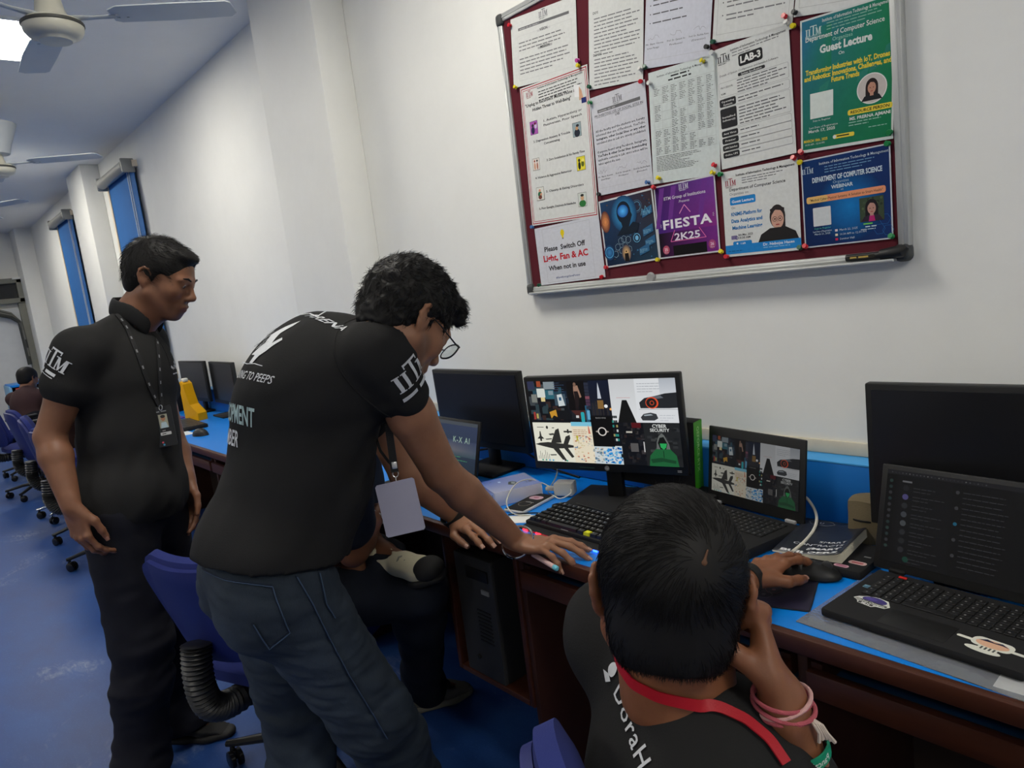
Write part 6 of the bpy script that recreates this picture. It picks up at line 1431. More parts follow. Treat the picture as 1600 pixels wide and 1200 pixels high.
def jeans_mat(name, c0, c1):
    m = bpy.data.materials.new(name); m.use_nodes = True; nt = m.node_tree; N = nt.nodes; L = nt.links; b = N['Principled BSDF']
    tc = N.new('ShaderNodeTexCoord'); n1 = N.new('ShaderNodeTexNoise'); n1.inputs['Scale'].default_value = 5; n1.inputs['Detail'].default_value = 5; L.new(tc.outputs['Object'], n1.inputs['Vector'])
    r = N.new('ShaderNodeValToRGB'); r.color_ramp.elements[0].position = .35; r.color_ramp.elements[1].position = .68; r.color_ramp.elements[0].color = (*lin(c0), 1); r.color_ramp.elements[1].color = (*lin(c1), 1); L.new(n1.outputs[0], r.inputs[0])
    mp = N.new('ShaderNodeMapping'); mp.inputs['Scale'].default_value = (600, 600, 90); L.new(tc.outputs['Object'], mp.inputs[0]); n2 = N.new('ShaderNodeTexNoise'); n2.inputs['Scale'].default_value = 1; L.new(mp.outputs[0], n2.inputs['Vector'])
    mx = N.new('ShaderNodeMixRGB'); mx.blend_type = 'MULTIPLY'; mx.inputs[0].default_value = .35; L.new(r.outputs[0], mx.inputs[1]); L.new(n2.outputs[0], mx.inputs[2]); L.new(mx.outputs[0], b.inputs['Base Color'])
    bp = N.new('ShaderNodeBump'); bp.inputs['Strength'].default_value = .2; bp.inputs['Distance'].default_value = .001; L.new(n2.outputs[0], bp.inputs['Height']); L.new(bp.outputs[0], b.inputs['Normal'])
    b.inputs['Roughness'].default_value = .85; b.inputs['Specular IOR Level'].default_value = .2
    return m
M_JEANS = jeans_mat('washed_blue_denim', (41, 50, 61), (64, 75, 88)); M_JEAND = jeans_mat('dark_denim', (20, 24, 34), (32, 38, 50))

def shoe(parent, name, toe, heel, upper, sole, lace=None, w=.048, up=(0, 0, 1), tall=.07, solet=.024):
    """low sneaker from heel to toe (both points on the ground under the sole)"""
    X = Xf(heel, A_(toe) - A_(heel), up); L = np.linalg.norm(A_(toe) - A_(heel)); zf = lambda a, b_, c: X(a, b_ * L, c)
    u = Blob(); F = (X.d(0, 0, 1), .8)
    u.chain([zf(0, .14, .046), zf(0, .40, .056), zf(0, .66, .040), zf(0, .88, .027)], [w * .78, w * .84, w * .86, w * .68], .02, F)
    u.cone(zf(0, .16, .05), zf(0, .12, tall + .03), w * .78, w * .70, .02); u.cone(zf(0, .16, tall + .02), zf(0, .12, tall + .075), w * .52, w * .52, .004, neg=True); u.cut(zf(0, .12, tall + .03), X.d(0, .35, 1)); u.cut(zf(0, 0, .012), X.d(0, 0, -1))
    vs, fs = u.mesh(.005, 2); uo = np_mesh(name, vs, fs, upper, parent)
    s_ = Blob(); s_.chain([zf(0, .12, solet * .5), zf(0, .42, solet * .5), zf(0, .70, solet * .5), zf(0, .90, solet * .55)], [w * .86, w * .84, w * .98, w * .74], .02, (X.d(0, 0, 1), .5)); s_.cut(zf(0, 0, solet), X.d(0, 0, 1)); s_.cut(zf(0, 0, .001), X.d(0, 0, -1))
    vs, fs = s_.mesh(.005, 2); np_mesh('sole', vs, fs, sole, uo)
    if up == (0, 0, 1): k_ = Blob(); k_.cone(zf(0, .22, .06), zf(0, .22, .125), w * .90, w * .93, .02); k_.cone(zf(0, .24, .062), zf(0, .58, .054), w * .84, w * .60, .02); vs, fs = k_.mesh(.005, 2); np_mesh('sock', vs, fs, mat('dark_sock_knit', (.012, .012, .013), rough=.9), uo)
    if lace:
        b = MB()
        for i in range(4):
            y = .40 + .07 * i; z = .046 + w * .66 - .012 * i
            b.tube([zf(-.026, y, z - .010), zf(0, y + .02, z + .003), zf(.026, y + .01, z - .010)], .0028, 6)
        b.build('laces', lace, uo)
    return uo
# ------------------------------------------------------------------ the people
def rot_about(v, axis, a): return A_(Matrix.Rotation(a, 3, V(axis)) @ V(v))
def torso(b, pel, che, nec, shR, shL, lat_p, lat_c, inf=0.0, dep=1.0, wid=1.0, k=.035):
    pel, che, nec, shR, shL = map(A_, (pel, che, nec, shR, shL)); sp = unit(che - pel); sc_ = unit(nec - che)
    def fr(lat, up): lat = unit(A_(lat) - up * (A_(lat) @ up)); return np.stack([lat, np.cross(up, lat), up], 1)
    Mp, Mc = fr(lat_p, sp), fr(lat_c, sc_); w = (pel + che) / 2
    b.ell(pel, (.152 * wid + inf, .108 * dep + inf, .125 + inf), Mp, k)
    b.ell(w, (.136 * wid + inf, .100 * dep + inf, .17 + inf), Mp, k)
    b.ell(che, (.150 * wid + inf, .108 * dep + inf, .175 + inf), Mc, k)
    top = che + (nec - che) * .45
    for s in (shR, shL):
        b.cone(top, s, .062 + inf, .047 + inf, k * .7); b.cone(nec, s, .034 + inf * .6, .040 + inf, k * .6)
    return b
def arm(b, sh, el, wr, inf=0.0, frac=None, r=(.054, .046, .042, .043, .0255), k=.012, flare=0.0):
    sh, el, wr = map(A_, (sh, el, wr))
    if frac is not None:
        e = sh + (el - sh) * frac; b.cone(sh, e, r[0] + inf - .004, r[1] + inf + flare, .055); return e
    m = sh + (el - sh) * .5; b.cone(sh, m, r[0], r[1] + .003, k); b.cone(m, el, r[1] + .003, r[2] - .002, k)
    f = el + (wr - el) * .28; b.cone(el, f, r[2] - .002, r[3], k); b.cone(f, wr, r[3], r[4], k)
def leg(b, hip, kn, an, inf=0.0, r=(.086, .062, .058, .040), k=.03):
    hip, kn, an = map(A_, (hip, kn, an)); b.cone(hip, kn, r[0] + inf, r[1] + inf, k); c = kn + (an - kn) * .3; b.cone(kn, c, r[1] + inf, r[2] + inf, k); b.cone(c, an, r[2] + inf, r[3] + inf, k)
def hair_cap(H, sc, line, thick=.012, extra=(), h=.004):
    b = Blob()
    b.ell(H(0, -.018 * sc, .036 * sc), [(.076 + thick) * sc, (.095 + thick) * sc, (.083 + thick) * sc], H.M, .01)
    b.ell(H(0, -.055 * sc, -.02 * sc), [.066 * sc, .052 * sc, .062 * sc], H.M, .02)
    for c, r in extra: b.ell(H(*[v * sc for v in c]), [v * sc for v in r], H.M, .015)
    for c, r in line: b.ell(H(*[v * sc for v in c]), [v * sc for v in r], H.M, .008, True)
    return b.mesh(h, 2)
HAIRLINE = [((0, .120, -.030), (.078, .085, .105)), ((0, .05, -.10), (.12, .085, .088)), ((.085, .034, -.03), (.035, .030, .055)), ((-.085, .034, -.03), (.035, .030, .055)), ((0, -.05, -.135), (.11, .11, .075))]
def brows(H, sc, parent):
    for sx in (-1, 1):
        b = MB(); b.tube([H(sx * .014 * sc, .0945 * sc, .020 * sc), H(sx * .030 * sc, .0925 * sc, .0255 * sc), H(sx * .046 * sc, .080 * sc, .022 * sc)], [.0036 * sc, .0042 * sc, .002 * sc], 8, flat=.8); b.build('eyebrow', M_HAIR, parent, True)
LIP = (112, 66, 58)
def face_spots(H, sc, lip=LIP, beard=(.20, (62, 46, 40))):
    S_ = [(H(0, .088 * sc, -.068 * sc), ((.024 * sc, .016 * sc, .0085 * sc), H.M), lip, .75)]
    if beard: S_ += [(H(0, .055 * sc, -.085 * sc), ((.062 * sc, .050 * sc, .030 * sc), H.M), beard[1], beard[0]), (H(0, .092 * sc, -.054 * sc), ((.024 * sc, .012 * sc, .008 * sc), H.M), beard[1], beard[0] * 1.6), (H(.058 * sc, .02 * sc, -.05 * sc), ((.022 * sc, .026 * sc, .034 * sc), H.M), beard[1], beard[0]), (H(-.058 * sc, .02 * sc, -.05 * sc), ((.022 * sc, .026 * sc, .034 * sc), H.M), beard[1], beard[0])]
    return S_

# ---------------- person 1: standing man in a black polo shirt, looking down to the right
PA = thing('person', 'standing man in a black polo shirt and dark trousers, looking down past the desks', 'person', (-2.40, .46, 0))
fA = unit((.70, .714, 0)); rA = unit((.714, -.70, 0))
pelA, cheA, necA = A_((-2.43, .465, .93)), A_((-2.47, .525, 1.255)), A_((-2.47, .575, 1.455))
shRA, elRA, wrRA = A_((-2.36, .395, 1.375)), A_(at(78, 682, t=2.02)), A_(at(112, 793, t=1.98))
shLA, elLA, wrLA = A_((-2.64, .635, 1.375)), A_(at(270, 690, t=2.42)), A_(at(294, 752, t=2.36))
fH = unit((.66, .75, -.44)); HA = Xf(at(252, 436, t=2.22), fH, (-.05, .03, 1)); sA = 1.01
hipRA, hipLA = pelA + rA * .088 - A_((0, 0, .06)), pelA - rA * .088 - A_((0, 0, .06))
toeL, heelL = A_(at(364, 1142, z=.012)), A_(at(246, 1152, z=.012)); toeL[2] = heelL[2] = 0
anL = heelL + (toeL - heelL) * .22 + A_((0, 0, .09)); anR = A_((-2.40, .335, .09)); heelR = A_((-2.45, .315, 0)); toeR = heelR + unit((.96, .1, 0)) * .27
knLA = (hipLA + anL) / 2 + fA * .05; knRA = (hipRA + anR) / 2 + fA * .035
b = Blob(); torso(b, pelA, cheA, necA, shRA, shLA, rA, rA, -.004)
head_ops(b, HA, sc=sA); b.cone(HA(0, -.022, -.055), necA, .057, .062, .03); b.cone(HA(0, .02, -.075), necA + fA * .03, .04, .05, .03)
arm(b, shRA, elRA, wrRA); arm(b, shLA, elLA, wrLA)
tRA = hand_ops(b, wrRA, unit((.10, .10, -1)), rA * .9 - fA * .25, 1, (.38, .44, .50, .56), thumb=(.18, .10, .0))
tLA = hand_ops(b, wrLA, unit((.10, -.12, -1)), -rA + fA * .35, -1, (.35, .4, .45, .5), thumb=(.4, .3, .1))
leg(b, hipRA, knRA, anR); leg(b, hipLA, knLA, anL); b.cone(anR, heelR + (toeR - heelR) * .65 + A_((0, 0, .03)), .036, .02, .01); b.cone(anL, heelL + (toeL - heelL) * .65 + A_((0, 0, .03)), .036, .02, .01)
vs, fs = b.mesh(.0045, 3)
np_mesh('body', vs, fs, SKIN, PA, paint(vs, (128, 87, 64), face_spots(HA, sA)))
nails(tRA + tLA, PA).build('fingernails', mat('nail', lin((158, 114, 96)), rough=.35), PA, True)
eyes(HA, PA, sA, .45); brows(HA, sA, PA)
hv, hf = hair_cap(HA, sA, HAIRLINE, .010, [((.0, .045, .086), (.052, .048, .026))])
ho = np_mesh('hair', hv, hf, M_HAIR, PA)
def flowA(P, N): return np.tile(HA.d(0, .8, -.25), (len(P), 1)) + np.outer(np.clip(-((P - HA.o) @ HA.M[:, 1]) / .1, 0, 1), HA.d(0, -.6, -.9))
strands('hair_strands', hv, hf, lambda c: ((c - HA.o) @ HA.M[:, 2]) > -.02, flowA, 3600, lambda P: .026 * np.where(((P - HA.o) @ HA.M[:, 1]) > .045, .45, 1.0), .0006, lift=.30, parent=ho, seed=2)
# polo shirt
s = Blob(); torso(s, pelA, cheA, necA, shRA, shLA, rA, rA, .014, 1.10, 1.04); s.ell(pelA + A_((0, 0, -.02)), (.175, .15, .16), np.stack([rA, fA, A_((0, 0, 1))], 1), .06)
eR = arm(s, shRA, elRA, wrRA, .011, .38, flare=.016); eL = arm(s, shLA, elLA, wrLA, .011, .48, flare=.012); s.ell((pelA + cheA) / 2, (.150, .128, .20), np.stack([rA, fA, A_((0, 0, 1))], 1), .04)
s.cut(pelA + A_((0, 0, -.085)), (-.02, .06, -1))
s.cone(necA + A_((0, 0, .01)), HA(0, -.02, -.06), .057, .060, .006, neg=True); s.cone(necA + fA * .055 + A_((0, 0, .015)), cheA + fA * .15 + A_((0, 0, .08)), .030, .004, .006, neg=True)
vs, fs = s.mesh(.006, 3)
low = np.clip((1.30 - vs[:, 2]) / .35, .15, 1); vs = wrinkles(vs, fs, .0070, (-.3, .4, 1), (6, 18), 3, low)
shA = np_mesh('polo_shirt', vs, fs, M_POLO, PA); bvA = bvh(vs, fs)
c = Blob(); nkA = unit(unit(HA(0, -.02, -.05) - necA) + A_((0, 0, .35)) - fA * .25); q1 = rA; q2 = unit(np.cross(nkA, q1)); cc = necA * .62 + HA(0, -.02, -.055) * .38
c.chain([cc + (q1 * math.sin(a) * .072 + q2 * (math.cos(a) * .072 - .004)) - nkA * (.050 * max(0, math.cos(a)) ** 2 + .004) for a in np.linspace(math.radians(30), math.radians(330), 49)], [.0065] * 49, .006, (unit(nkA), 3.4)); cv, cf = c.mesh(.004, 2); np_mesh('collar', cv, cf, M_COLL, shA)
for (x0, x1) in ((0, 1),):
    pl = MB(); a0 = necA + fA * .065 + A_((0, 0, -.02)); hit = [bvA.ray_cast(V(a0 + fA * .3 - A_((0, 0, .02 * k))), V(-fA)) for k in range(1, 8)]
    pts = [V(h[0]) + V(fA) * .002 for h in hit if h[0] is not None]
    if len(pts) > 2: pl.tube(pts, .014, 6, flat=.2); pl.build('placket', M_COLL, shA, True)
# trousers, shoes
t = Blob(); t.ell(pelA + A_((0, 0, -.03)), (.168, .128, .12), np.stack([rA, fA, A_((0, 0, 1))], 1), .05)
leg(t, hipRA, knRA, anR, .012, (.092, .074, .070, .066), .04); leg(t, hipLA, knLA, anL, .012, (.092, .074, .070, .066), .04); t.cone(anR + A_((0, 0, .05)), anR - A_((0, 0, .02)), .074, .080, .03); t.cone(anL + A_((0, 0, .05)) + fA * .01, anL - A_((0, 0, .02)) + fA * .05, .074, .080, .03); t.cut((0, 0, .055), (0, 0, -1)); t.cut(pelA + A_((0, 0, .07)), (0, 0, 1))
vs, fs = t.mesh(.007, 3); vs = wrinkles(vs, fs, .008, (0, 0, 1), (20, 9), 8, np.clip((.95 - vs[:, 2]) * 2, .2, 1)); np_mesh('trousers', vs, fs, M_TROU, PA)
shoe(PA, 'shoe', toeL, heelL, mat('black_shoe_knit', lin((30, 30, 31)), rough=.8, bump=.3), M_SOLE, M_BLK); shoe(PA, 'shoe', toeR, heelR, MATS['black_shoe_knit'], M_SOLE, M_BLK)
# prints on the shirt
Wp = (205, 208, 212)
p = Pen(.0002); p.iitm(0, 0, .052, Wp, False); p.lines(-.046, .046, -.019, 1, .01, .014, Wp, .02, 4); p.rect(-.048, -.026, .03, -.024, Wp)
ctr = shRA + (elRA - shRA) * .22; nrm = unit(rA * .92 - fA * .38); upv = unit(shRA - elRA); rt = unit(np.cross(upv, nrm)); nr = np.cross(rt, upv)
decal(p, frame(ctr + nr * .02, rt, upv, nr) @ Rz(math.radians(-14)), bvA, shA, 'sleeve_print', M_WPRINT)
p = Pen(.0002)
for i, (x, y) in enumerate(((-.020, .0), (-.012, .012), (-.012, -.004), (-.004, .024), (-.004, .008), (.004, .020), (.012, .012), (.012, -.002))): p.poly([(x, y - .006), (x + .005, y), (x, y + .006), (x - .005, y)], Wp)
p.path([(-.004, -.008), (.006, .010), (.014, -.010), (.022, .006)], .004, Wp); p.lines(-.022, .022, -.024, 1, .01, .006, Wp, .02, 4)
ctr = cheA + fA * .12 - rA * .050 + A_((0, 0, .035)); decal(p, frame(ctr, -rA, (0, 0, 1), np.cross(-rA, A_((0, 0, 1)))), bvA, shA, 'chest_print', M_WPRINT)
# ---------------- person 2: man leaning over the desk, glasses
PB = thing('person', 'man in glasses, black polo shirt and blue jeans leaning over the desk with both hands', 'person', (-1.46, .50, 0))
fB = unit((.10, 1, 0)); rB = unit((1, -.10, 0))
pelB, cheB, necB = A_(at(420, 868, t=1.53)), A_(at(486, 612, t=1.55)), A_(at(600, 505, t=1.52))
wrRB = A_(at(808, 846, t=1.765)); elRB = A_(at(690, 738, t=1.60)); shRB = A_(at(592, 552, t=1.44))
wrLB = A_(at(714, 808, t=2.0)); elLB = A_(at(632, 742, t=1.90)); shLB = A_((-1.66, .89, 1.245))
spB = unit(cheB - pelB); dB = unit(np.cross(spB, rB))         # dB: chest direction (down and forward)
HB_r = unit((.985, -.02, .0)); earB = A_(at(663, 494, t=1.42)); fHB = unit((-.06, .72, -.69)); HB = Xf(earB - HB_r * .081 + fHB * .012, fHB, (0, .69, .72)); sB = 1.0
hipRB, hipLB = pelB + rB * .085 - A_((0, 0, .06)), pelB - rB * .085 - A_((0, 0, .06))
knRB = A_(at(578, 1110, t=1.62)); anRB = A_((-1.50, .82, .085)); anLB = A_((-1.52, .50, .085)); knLB = A_(at(462, 1100, t=1.72))
b = Blob(); torso(b, pelB, cheB, necB, shRB, shLB, rB, unit(shRB - shLB), -.004)
head_ops(b, HB, sc=sB); b.cone(HB(0, -.03, -.05), necB, .056, .060, .03); b.cone(HB(0, .015, -.07), necB + dB * .03, .042, .05, .03)
arm(b, shRB, elRB, wrRB, r=(.056, .048, .043, .043, .0255)); arm(b, shLB, elLB, wrLB, r=(.054, .046, .041, .042, .0255))
tRB = hand_ops(b, wrRB, unit(A_(at(868, 851, z=.788)) - wrRB), unit((-.25, -.12, 1)), 1, (.20, .24, .36, .42), spread=(-.18, -.02, .10, .22), thumb=(.75, .35, .15))
tLB = hand_ops(b, wrLB, unit(A_(at(766, 834, z=.785)) - wrLB), unit((-.15, -.25, 1)), -1, (.16, .22, .28, .34), thumb=(.25, .05, -.1))
leg(b, hipRB, knRB, anRB); leg(b, hipLB, knLB, anLB)
for an in (anRB, anLB): b.cone(an, an + fB * .10 - A_((0, 0, .055)), .034, .02, .01)
vs, fs = b.mesh(.0042, 3)
np_mesh('body', vs, fs, SKIN, PB, paint(vs, (150, 106, 80), face_spots(HB, sB, beard=(.5, (60, 48, 42)))))
nails(tRB + tLB, PB).build('fingernails', mat('pale_nail', lin((176, 136, 118)), rough=.35), PB, True)
eyes(HB, PB, sB, .5); brows(HB, sB, PB)
hv, hf = hair_cap(HB, sB, HAIRLINE, .011, [((0, .06, .085), (.058, .050, .034)), ((0, -.01, .102), (.060, .07, .026)), ((0, .088, .062), (.052, .022, .026))])
hv = hv + vnormals(hv, hf) * (.0035 * vnoise(hv * 75, 2) + .002 * vnoise(hv * 160, 3))[:, None]
ho = np_mesh('hair', hv, hf, M_HAIR, PB)
def flowB(P, N):
    L = (P - HB.o) @ HB.M; w = np.clip(L[:, 2] / .06, 0, 1)[:, None]
    return w * np.tile(HB.d(0, .9, .3), (len(P), 1)) + (1 - w) * np.tile(HB.d(0, -.25, -1), (len(P), 1))
strands('hair_strands', hv, hf, lambda c: ((c - HB.o) @ HB.M[:, 2]) > -.03, flowB, 6500, .021, .0007, lift=.25, parent=ho, seed=3, jitter=.5)
# black polo shirt, hanging loose
s = Blob(); torso(s, pelB, cheB, necB, shRB, shLB, rB, unit(shRB - shLB), .016, 1.12, 1.02, .04)
Mb = np.stack([rB, dB, spB], 1); s.ell(pelB + spB * .02, (.168, .150, .17), Mb, .05); s.ell((pelB + cheB) / 2 + dB * .035, (.150, .145, .20), Mb, .05); s.ell(cheB + dB * .01, (.158, .135, .17), Mb, .05)
arm(s, shRB, elRB, wrRB, .006, .30, flare=.010); arm(s, shLB, elLB, wrLB, .008, .40, flare=.012)
s.cut(pelB + spB * .005, (.0, -.22, -1)); nk = unit(HB.o - necB)
s.cone(necB + nk * .01, HB(0, -.03, -.04), .058, .060, .006, neg=True)
vs, fs = s.mesh(.006, 3)
fold = np.clip(.35 + 1.0 * np.clip(((vs - pelB) @ dB) / .15, 0, 1), .2, 1.1); vs = wrinkles(vs, fs, .0075, unit(spB + dB * .4), (5, 17), 12, fold)
shB = np_mesh('polo_shirt', vs, fs, M_POLO, PB); bvB = bvh(vs, fs)
c = Blob(); q1 = unit(shRB - shLB); q2 = unit(np.cross(nk, q1)); c.chain([necB + nk * .026 + (q1 * math.cos(a) + q2 * math.sin(a)) * .067 for a in np.linspace(-math.pi, math.pi, 17)], [.014] * 17, .008, (nk, 1.7)); cv, cf = c.mesh(.004, 2); np_mesh('collar', cv, cf, M_COLL, shB)
seam = MB(); pr = [bvB.ray_cast(V(shRB + unit(cheB - shRB) * .045 + q2 * .0 + (unit(np.cross(unit(elRB - shRB), unit(cheB - shRB))) * math.sin(a) + unit(elRB - shRB) * 0 + unit(np.cross(unit(cheB - shRB), unit(np.cross(unit(elRB - shRB), unit(cheB - shRB))))) * math.cos(a)) * .2), -V(unit(np.cross(unit(elRB - shRB), unit(cheB - shRB))) * math.sin(a) + unit(np.cross(unit(cheB - shRB), unit(np.cross(unit(elRB - shRB), unit(cheB - shRB))))) * math.cos(a))) for a in np.linspace(0, 2 * math.pi, 40)]
pts = [h[0] for h in pr if h[0] is not None]
if len(pts) > 8: seam.tube(pts, .0022, 5); seam.build('sleeve_seam', M_COLL, shB, True)
# jeans
t = Blob(); t.ell(pelB + A_((0, -.01, -.03)), (.150, .128, .13), np.stack([rB, fB, A_((0, 0, 1))], 1), .05)
for hp, sg in ((hipRB, 1), (hipLB, -1)): t.ell(hp - fB * .055 + A_((0, 0, -.01)), (.085, .085, .10), None, .04)
leg(t, hipRB, knRB, anRB, .008, (.095, .078, .072, .062), .04); leg(t, hipLB, knLB, anLB, .008, (.092, .072, .068, .062), .035); t.cut((0, 0, .05), (0, 0, -1)); t.cut(pelB + A_((0, 0, .09)), (0, 0, 1))
vs, fs = t.mesh(.006, 3)
kz = np.exp(-((vs[:, 2] - knRB[2] - .02) / .12) ** 2); vs = wrinkles(vs, fs, .0075, (.1, .3, 1), (30, 10), 21, np.clip(.32 + kz, 0, 1)); vs = wrinkles(vs, fs, .0022, (.3, .2, 1), (90, 24), 22); jnB = np_mesh('jeans', vs, fs, M_JEANS, PB); bvJ = bvh(vs, fs)
def on_cloth(pts, view, bv, lift=.0015):
    out = []
    for q in pts:
        h = bv.ray_cast(V(q) + V(view) * .4, -V(view))
        if h[0] is not None: out.append(h[0] + h[1] * lift)
    return out
vw = unit(CAM_POS - V(pelB)); M_STIT = mat('stitching', lin((58, 76, 100)), rough=.8); M_STID = mat('dark_seam', lin((26, 36, 52)), rough=.9)
def px_line(pix, t0, bv, n=8): 
    P_ = [A_(at(x, y, t=t0)) for x, y in pix]; return on_cloth([P_[i] + (P_[i + 1] - P_[i]) * j / n for i in range(len(P_) - 1) for j in range(n)] + [P_[-1]], vw, bv)
for nm, pix in (('pocket', [(366, 905), (424, 912), (430, 932), (449, 980), (419, 1004), (396, 966)]), ('side_seam', [(460, 898), (482, 935), (515, 1000), (545, 1055), (585, 1120), (615, 1170)]), ('yoke_seam', [(316, 888), (350, 902), (368, 905)]), ('pocket_edge', [(496, 893), (506, 940), (520, 962)])):
    q = px_line(pix, 1.45, bvJ)
    if len(q) > 3: MB().tube(q, .0022, 5).build(nm, M_STID, jnB, True); MB().tube([v_ + V((.006, 0, -.002)) for v_ in q], .0012, 5).build(nm + '_stitching', M_STIT, jnB, True)
shoe(PB, 'shoe', anRB * A_((1, 1, 0)) + fB * .20, anRB * A_((1, 1, 0)) - fB * .07, MATS['black_shoe_knit'], M_SOLE, M_BLK); shoe(PB, 'shoe', anLB * A_((1, 1, 0)) + fB * .20, anLB * A_((1, 1, 0)) - fB * .07, MATS['black_shoe_knit'], M_SOLE, M_BLK)
# prints on back and sleeve
upB = unit(cheB - pelB); nB = unit(np.cross(rB, upB)) * -1                 # out of the back
def back_frame(px, py, t): 
    q = A_(at(px, py, t=t)); return frame(q, rB, upB, np.cross(rB, upB))
p = Pen(.0002); p.text(0, 0, .052, 'DEVELOPMENT', (176, 200, 200), .02, 'RIGHT', shear=.15, width=.175); decal(p, frame(pelB + upB * .27 + rB * .085 - dB * .12, rB, upB, np.cross(rB, upB)), bvB, shB, 'back_print', M_WPRINT)
p = Pen(.0002); p.text(0, 0, .046, 'MEMBER', Wp, .015, 'RIGHT', shear=.1, width=.105); decal(p, frame(pelB + upB * .222 + rB * .035 - dB * .12, rB, upB, np.cross(rB, upB)), bvB, shB, 'back_print', M_WPRINT)
p = Pen(.0002); p.text(0, 0, .024, 'EXPERT AT TALKING TO PEEPS', Wp, .005, 'RIGHT', shear=.2, width=.25); decal(p, frame(pelB + upB * .36 + rB * .115 - dB * .12, rB, upB, np.cross(rB, upB)), bvB, shB, 'back_print', M_WPRINT)
p = Pen(.0002)
p.poly([(-.02, .0), (.0, .03), (-.01, .05), (.012, .075), (.03, .09), (.034, .075), (.022, .055), (.034, .03), (.05, .045), (.056, .04), (.036, .012), (.02, .0), (.012, -.018), (.0, -.018), (.002, .0)], Wp)
for i in range(26): a, r_ = rnd.uniform(0, 6.28), rnd.uniform(.012, .032); x, y = -.032 + r_ * math.cos(a) * 1.1, .035 + r_ * math.sin(a); p.line(x, y, x + .010, y + .008, .0022, (150, 152, 156))
p.path([(-.09, -.024), (-.05, -.018), (.0, -.022), (.03, -.019), (.06, -.021)], .0016, Wp); p.path([(-.01, .098), (.02, .108), (.05, .102), (.03, .12)], .002, Wp)
decal(p, frame(pelB + upB * .412 + rB * .022 - dB * .12, rB, upB, np.cross(rB, upB)), bvB, shB, 'back_print', M_WPRINT)
p = Pen(.0002); p.text(0, 0, .024, 'ARENA', Wp, .015, 'CENTER', shear=.1, width=.11); 
q_ = A_(at(505, 492, t=1.5)); up2 = unit(necB - cheB); decal(p, frame(cheB + up2 * .185 - rB * .0 - dB * .12, rB, up2, np.cross(rB, up2)), bvB, shB, 'back_print', M_WPRINT)
p = Pen(.0002); p.iitm(0, 0, .052, Wp, False); p.lines(-.046, .046, -.020, 1, .01, .014, Wp, .02, 4)
upv = unit(shRB - elRB); ctr = shRB + (elRB - shRB) * .20; tc = unit(A_(CAM_POS) - ctr); nr = unit(tc * .5 + rB * .6 + fB * .55); nr = unit(nr - upv * (nr @ upv)); decal(p, frame(ctr + nr * .03, np.cross(upv, nr), upv, nr) @ Rz(math.radians(6)), bvB, shB, 'sleeve_print', M_WPRINT)

# ---------------- person 3: seated boy seen from behind
PC = thing('person', 'seated boy with black hair seen from behind, red lanyard, one hand at his cheek', 'person', (-.46, .60, 0))
fC = A_((.0, 1, 0)); rC = A_((1, 0, 0))
fHC = unit((-.62, .80, -.10)); upHC = unit(A_((0, 0, 1)) + A_((.80, .62, 0)) * .12); HC = Xf(at(1047, 922, t=.80), fHC, upHC); sC = 1.0
necC = A_(at(1050, 1082, t=.79)); shRC, shLC = A_((-.405, .53, .870)), A_((-.595, .635, .965)); cheC, pelC = A_((-.44, .605, .78)), A_((-.40, .66, .555))
wrLC = A_(at(1172, 903, z=.80)); elLC = shLC + (wrLC - shLC) * .53 + A_((-.02, -.01, -.05)); wrRC = A_(at(1222, 1092, t=.745)); elRC = A_(at(1276, 1330, t=.77))
b = Blob(); lC = unit(shRC - shLC); torso(b, pelC, cheC, necC, shRC, shLC, rC, lC, -.006, .92, .92)
head_ops(b, HC, sc=sC); b.cone(HC(0, -.025, -.05), necC, .052, .056, .03); b.cone(HC(0, .01, -.07), necC + fC * .03, .04, .05, .03)
arm(b, shRC, elRC, wrRC, r=(.046, .040, .036, .037, .0255)); arm(b, shLC, elLC, wrLC, r=(.046, .040, .037, .037, .0255))
hd = A_(at(1196, 1000, t=.775)); tRC = hand_ops(b, wrRC, unit(hd - wrRC), unit((.72, .62, .25)), 1, (.85, .95, 1.05, 1.1), spread=(-.08, .0, .06, .12), thumb=(.05, .35, .30), sc=.96, curl2=(.35, .6, .9, 1.0), pal=.85)
kn = A_(at(1225, 868, z=.80)); tLC = hand_ops(b, wrLC, unit(kn - wrLC), unit((-.1, -.35, 1)), -1, (.22, .20, .22, .30), spread=(-.12, -.03, .06, .18), thumb=(.42, .10, -.10), sc=1.0)
knRC, knLC = A_((-.36, 1.02, .50)), A_((-.60, 1.02, .50)); hipRC, hipLC = pelC + A_((.085, .02, -.01)), pelC + A_((-.085, .02, -.01)); anRC, anLC = A_((-.36, .98, .08)), A_((-.60, .98, .08))
leg(b, hipRC, knRC, anRC); leg(b, hipLC, knLC, anLC)
for an in (anRC, anLC): b.cone(an, an + fC * .10 - A_((0, 0, .055)), .034, .02, .01)
vs, fs = b.mesh(.0036, 3)
bodyC = (vs, fs); np_mesh('body', vs, fs, SKIN, PC, paint(vs, (128, 82, 56), face_spots(HC, sC, beard=None)))
nails(tRC + tLC, PC, .95).build('fingernails', mat('pink_nail', lin((170, 126, 108)), rough=.35), PC, True); eyes(HC, PC, sC, .35); brows(HC, sC, PC)
HLC = [((0, .125, -.028), (.076, .085, .105)), ((0, .06, -.10), (.12, .085, .082)), ((.088, .036, -.025), (.035, .034, .048)), ((-.088, .036, -.025), (.035, .034, .048)), ((0, -.05, -.126), (.11, .11, .080))]
hv, hf = hair_cap(HC, sC, HLC, .004, [((0, -.068, -.030), (.054, .036, .058)), ((0, .05, .070), (.055, .05, .033))], .0038)
ho = np_mesh('hair', hv, hf, M_HAIR, PC)
wh = HC(.022, -.092, .062)                                                   # whorl at the crown
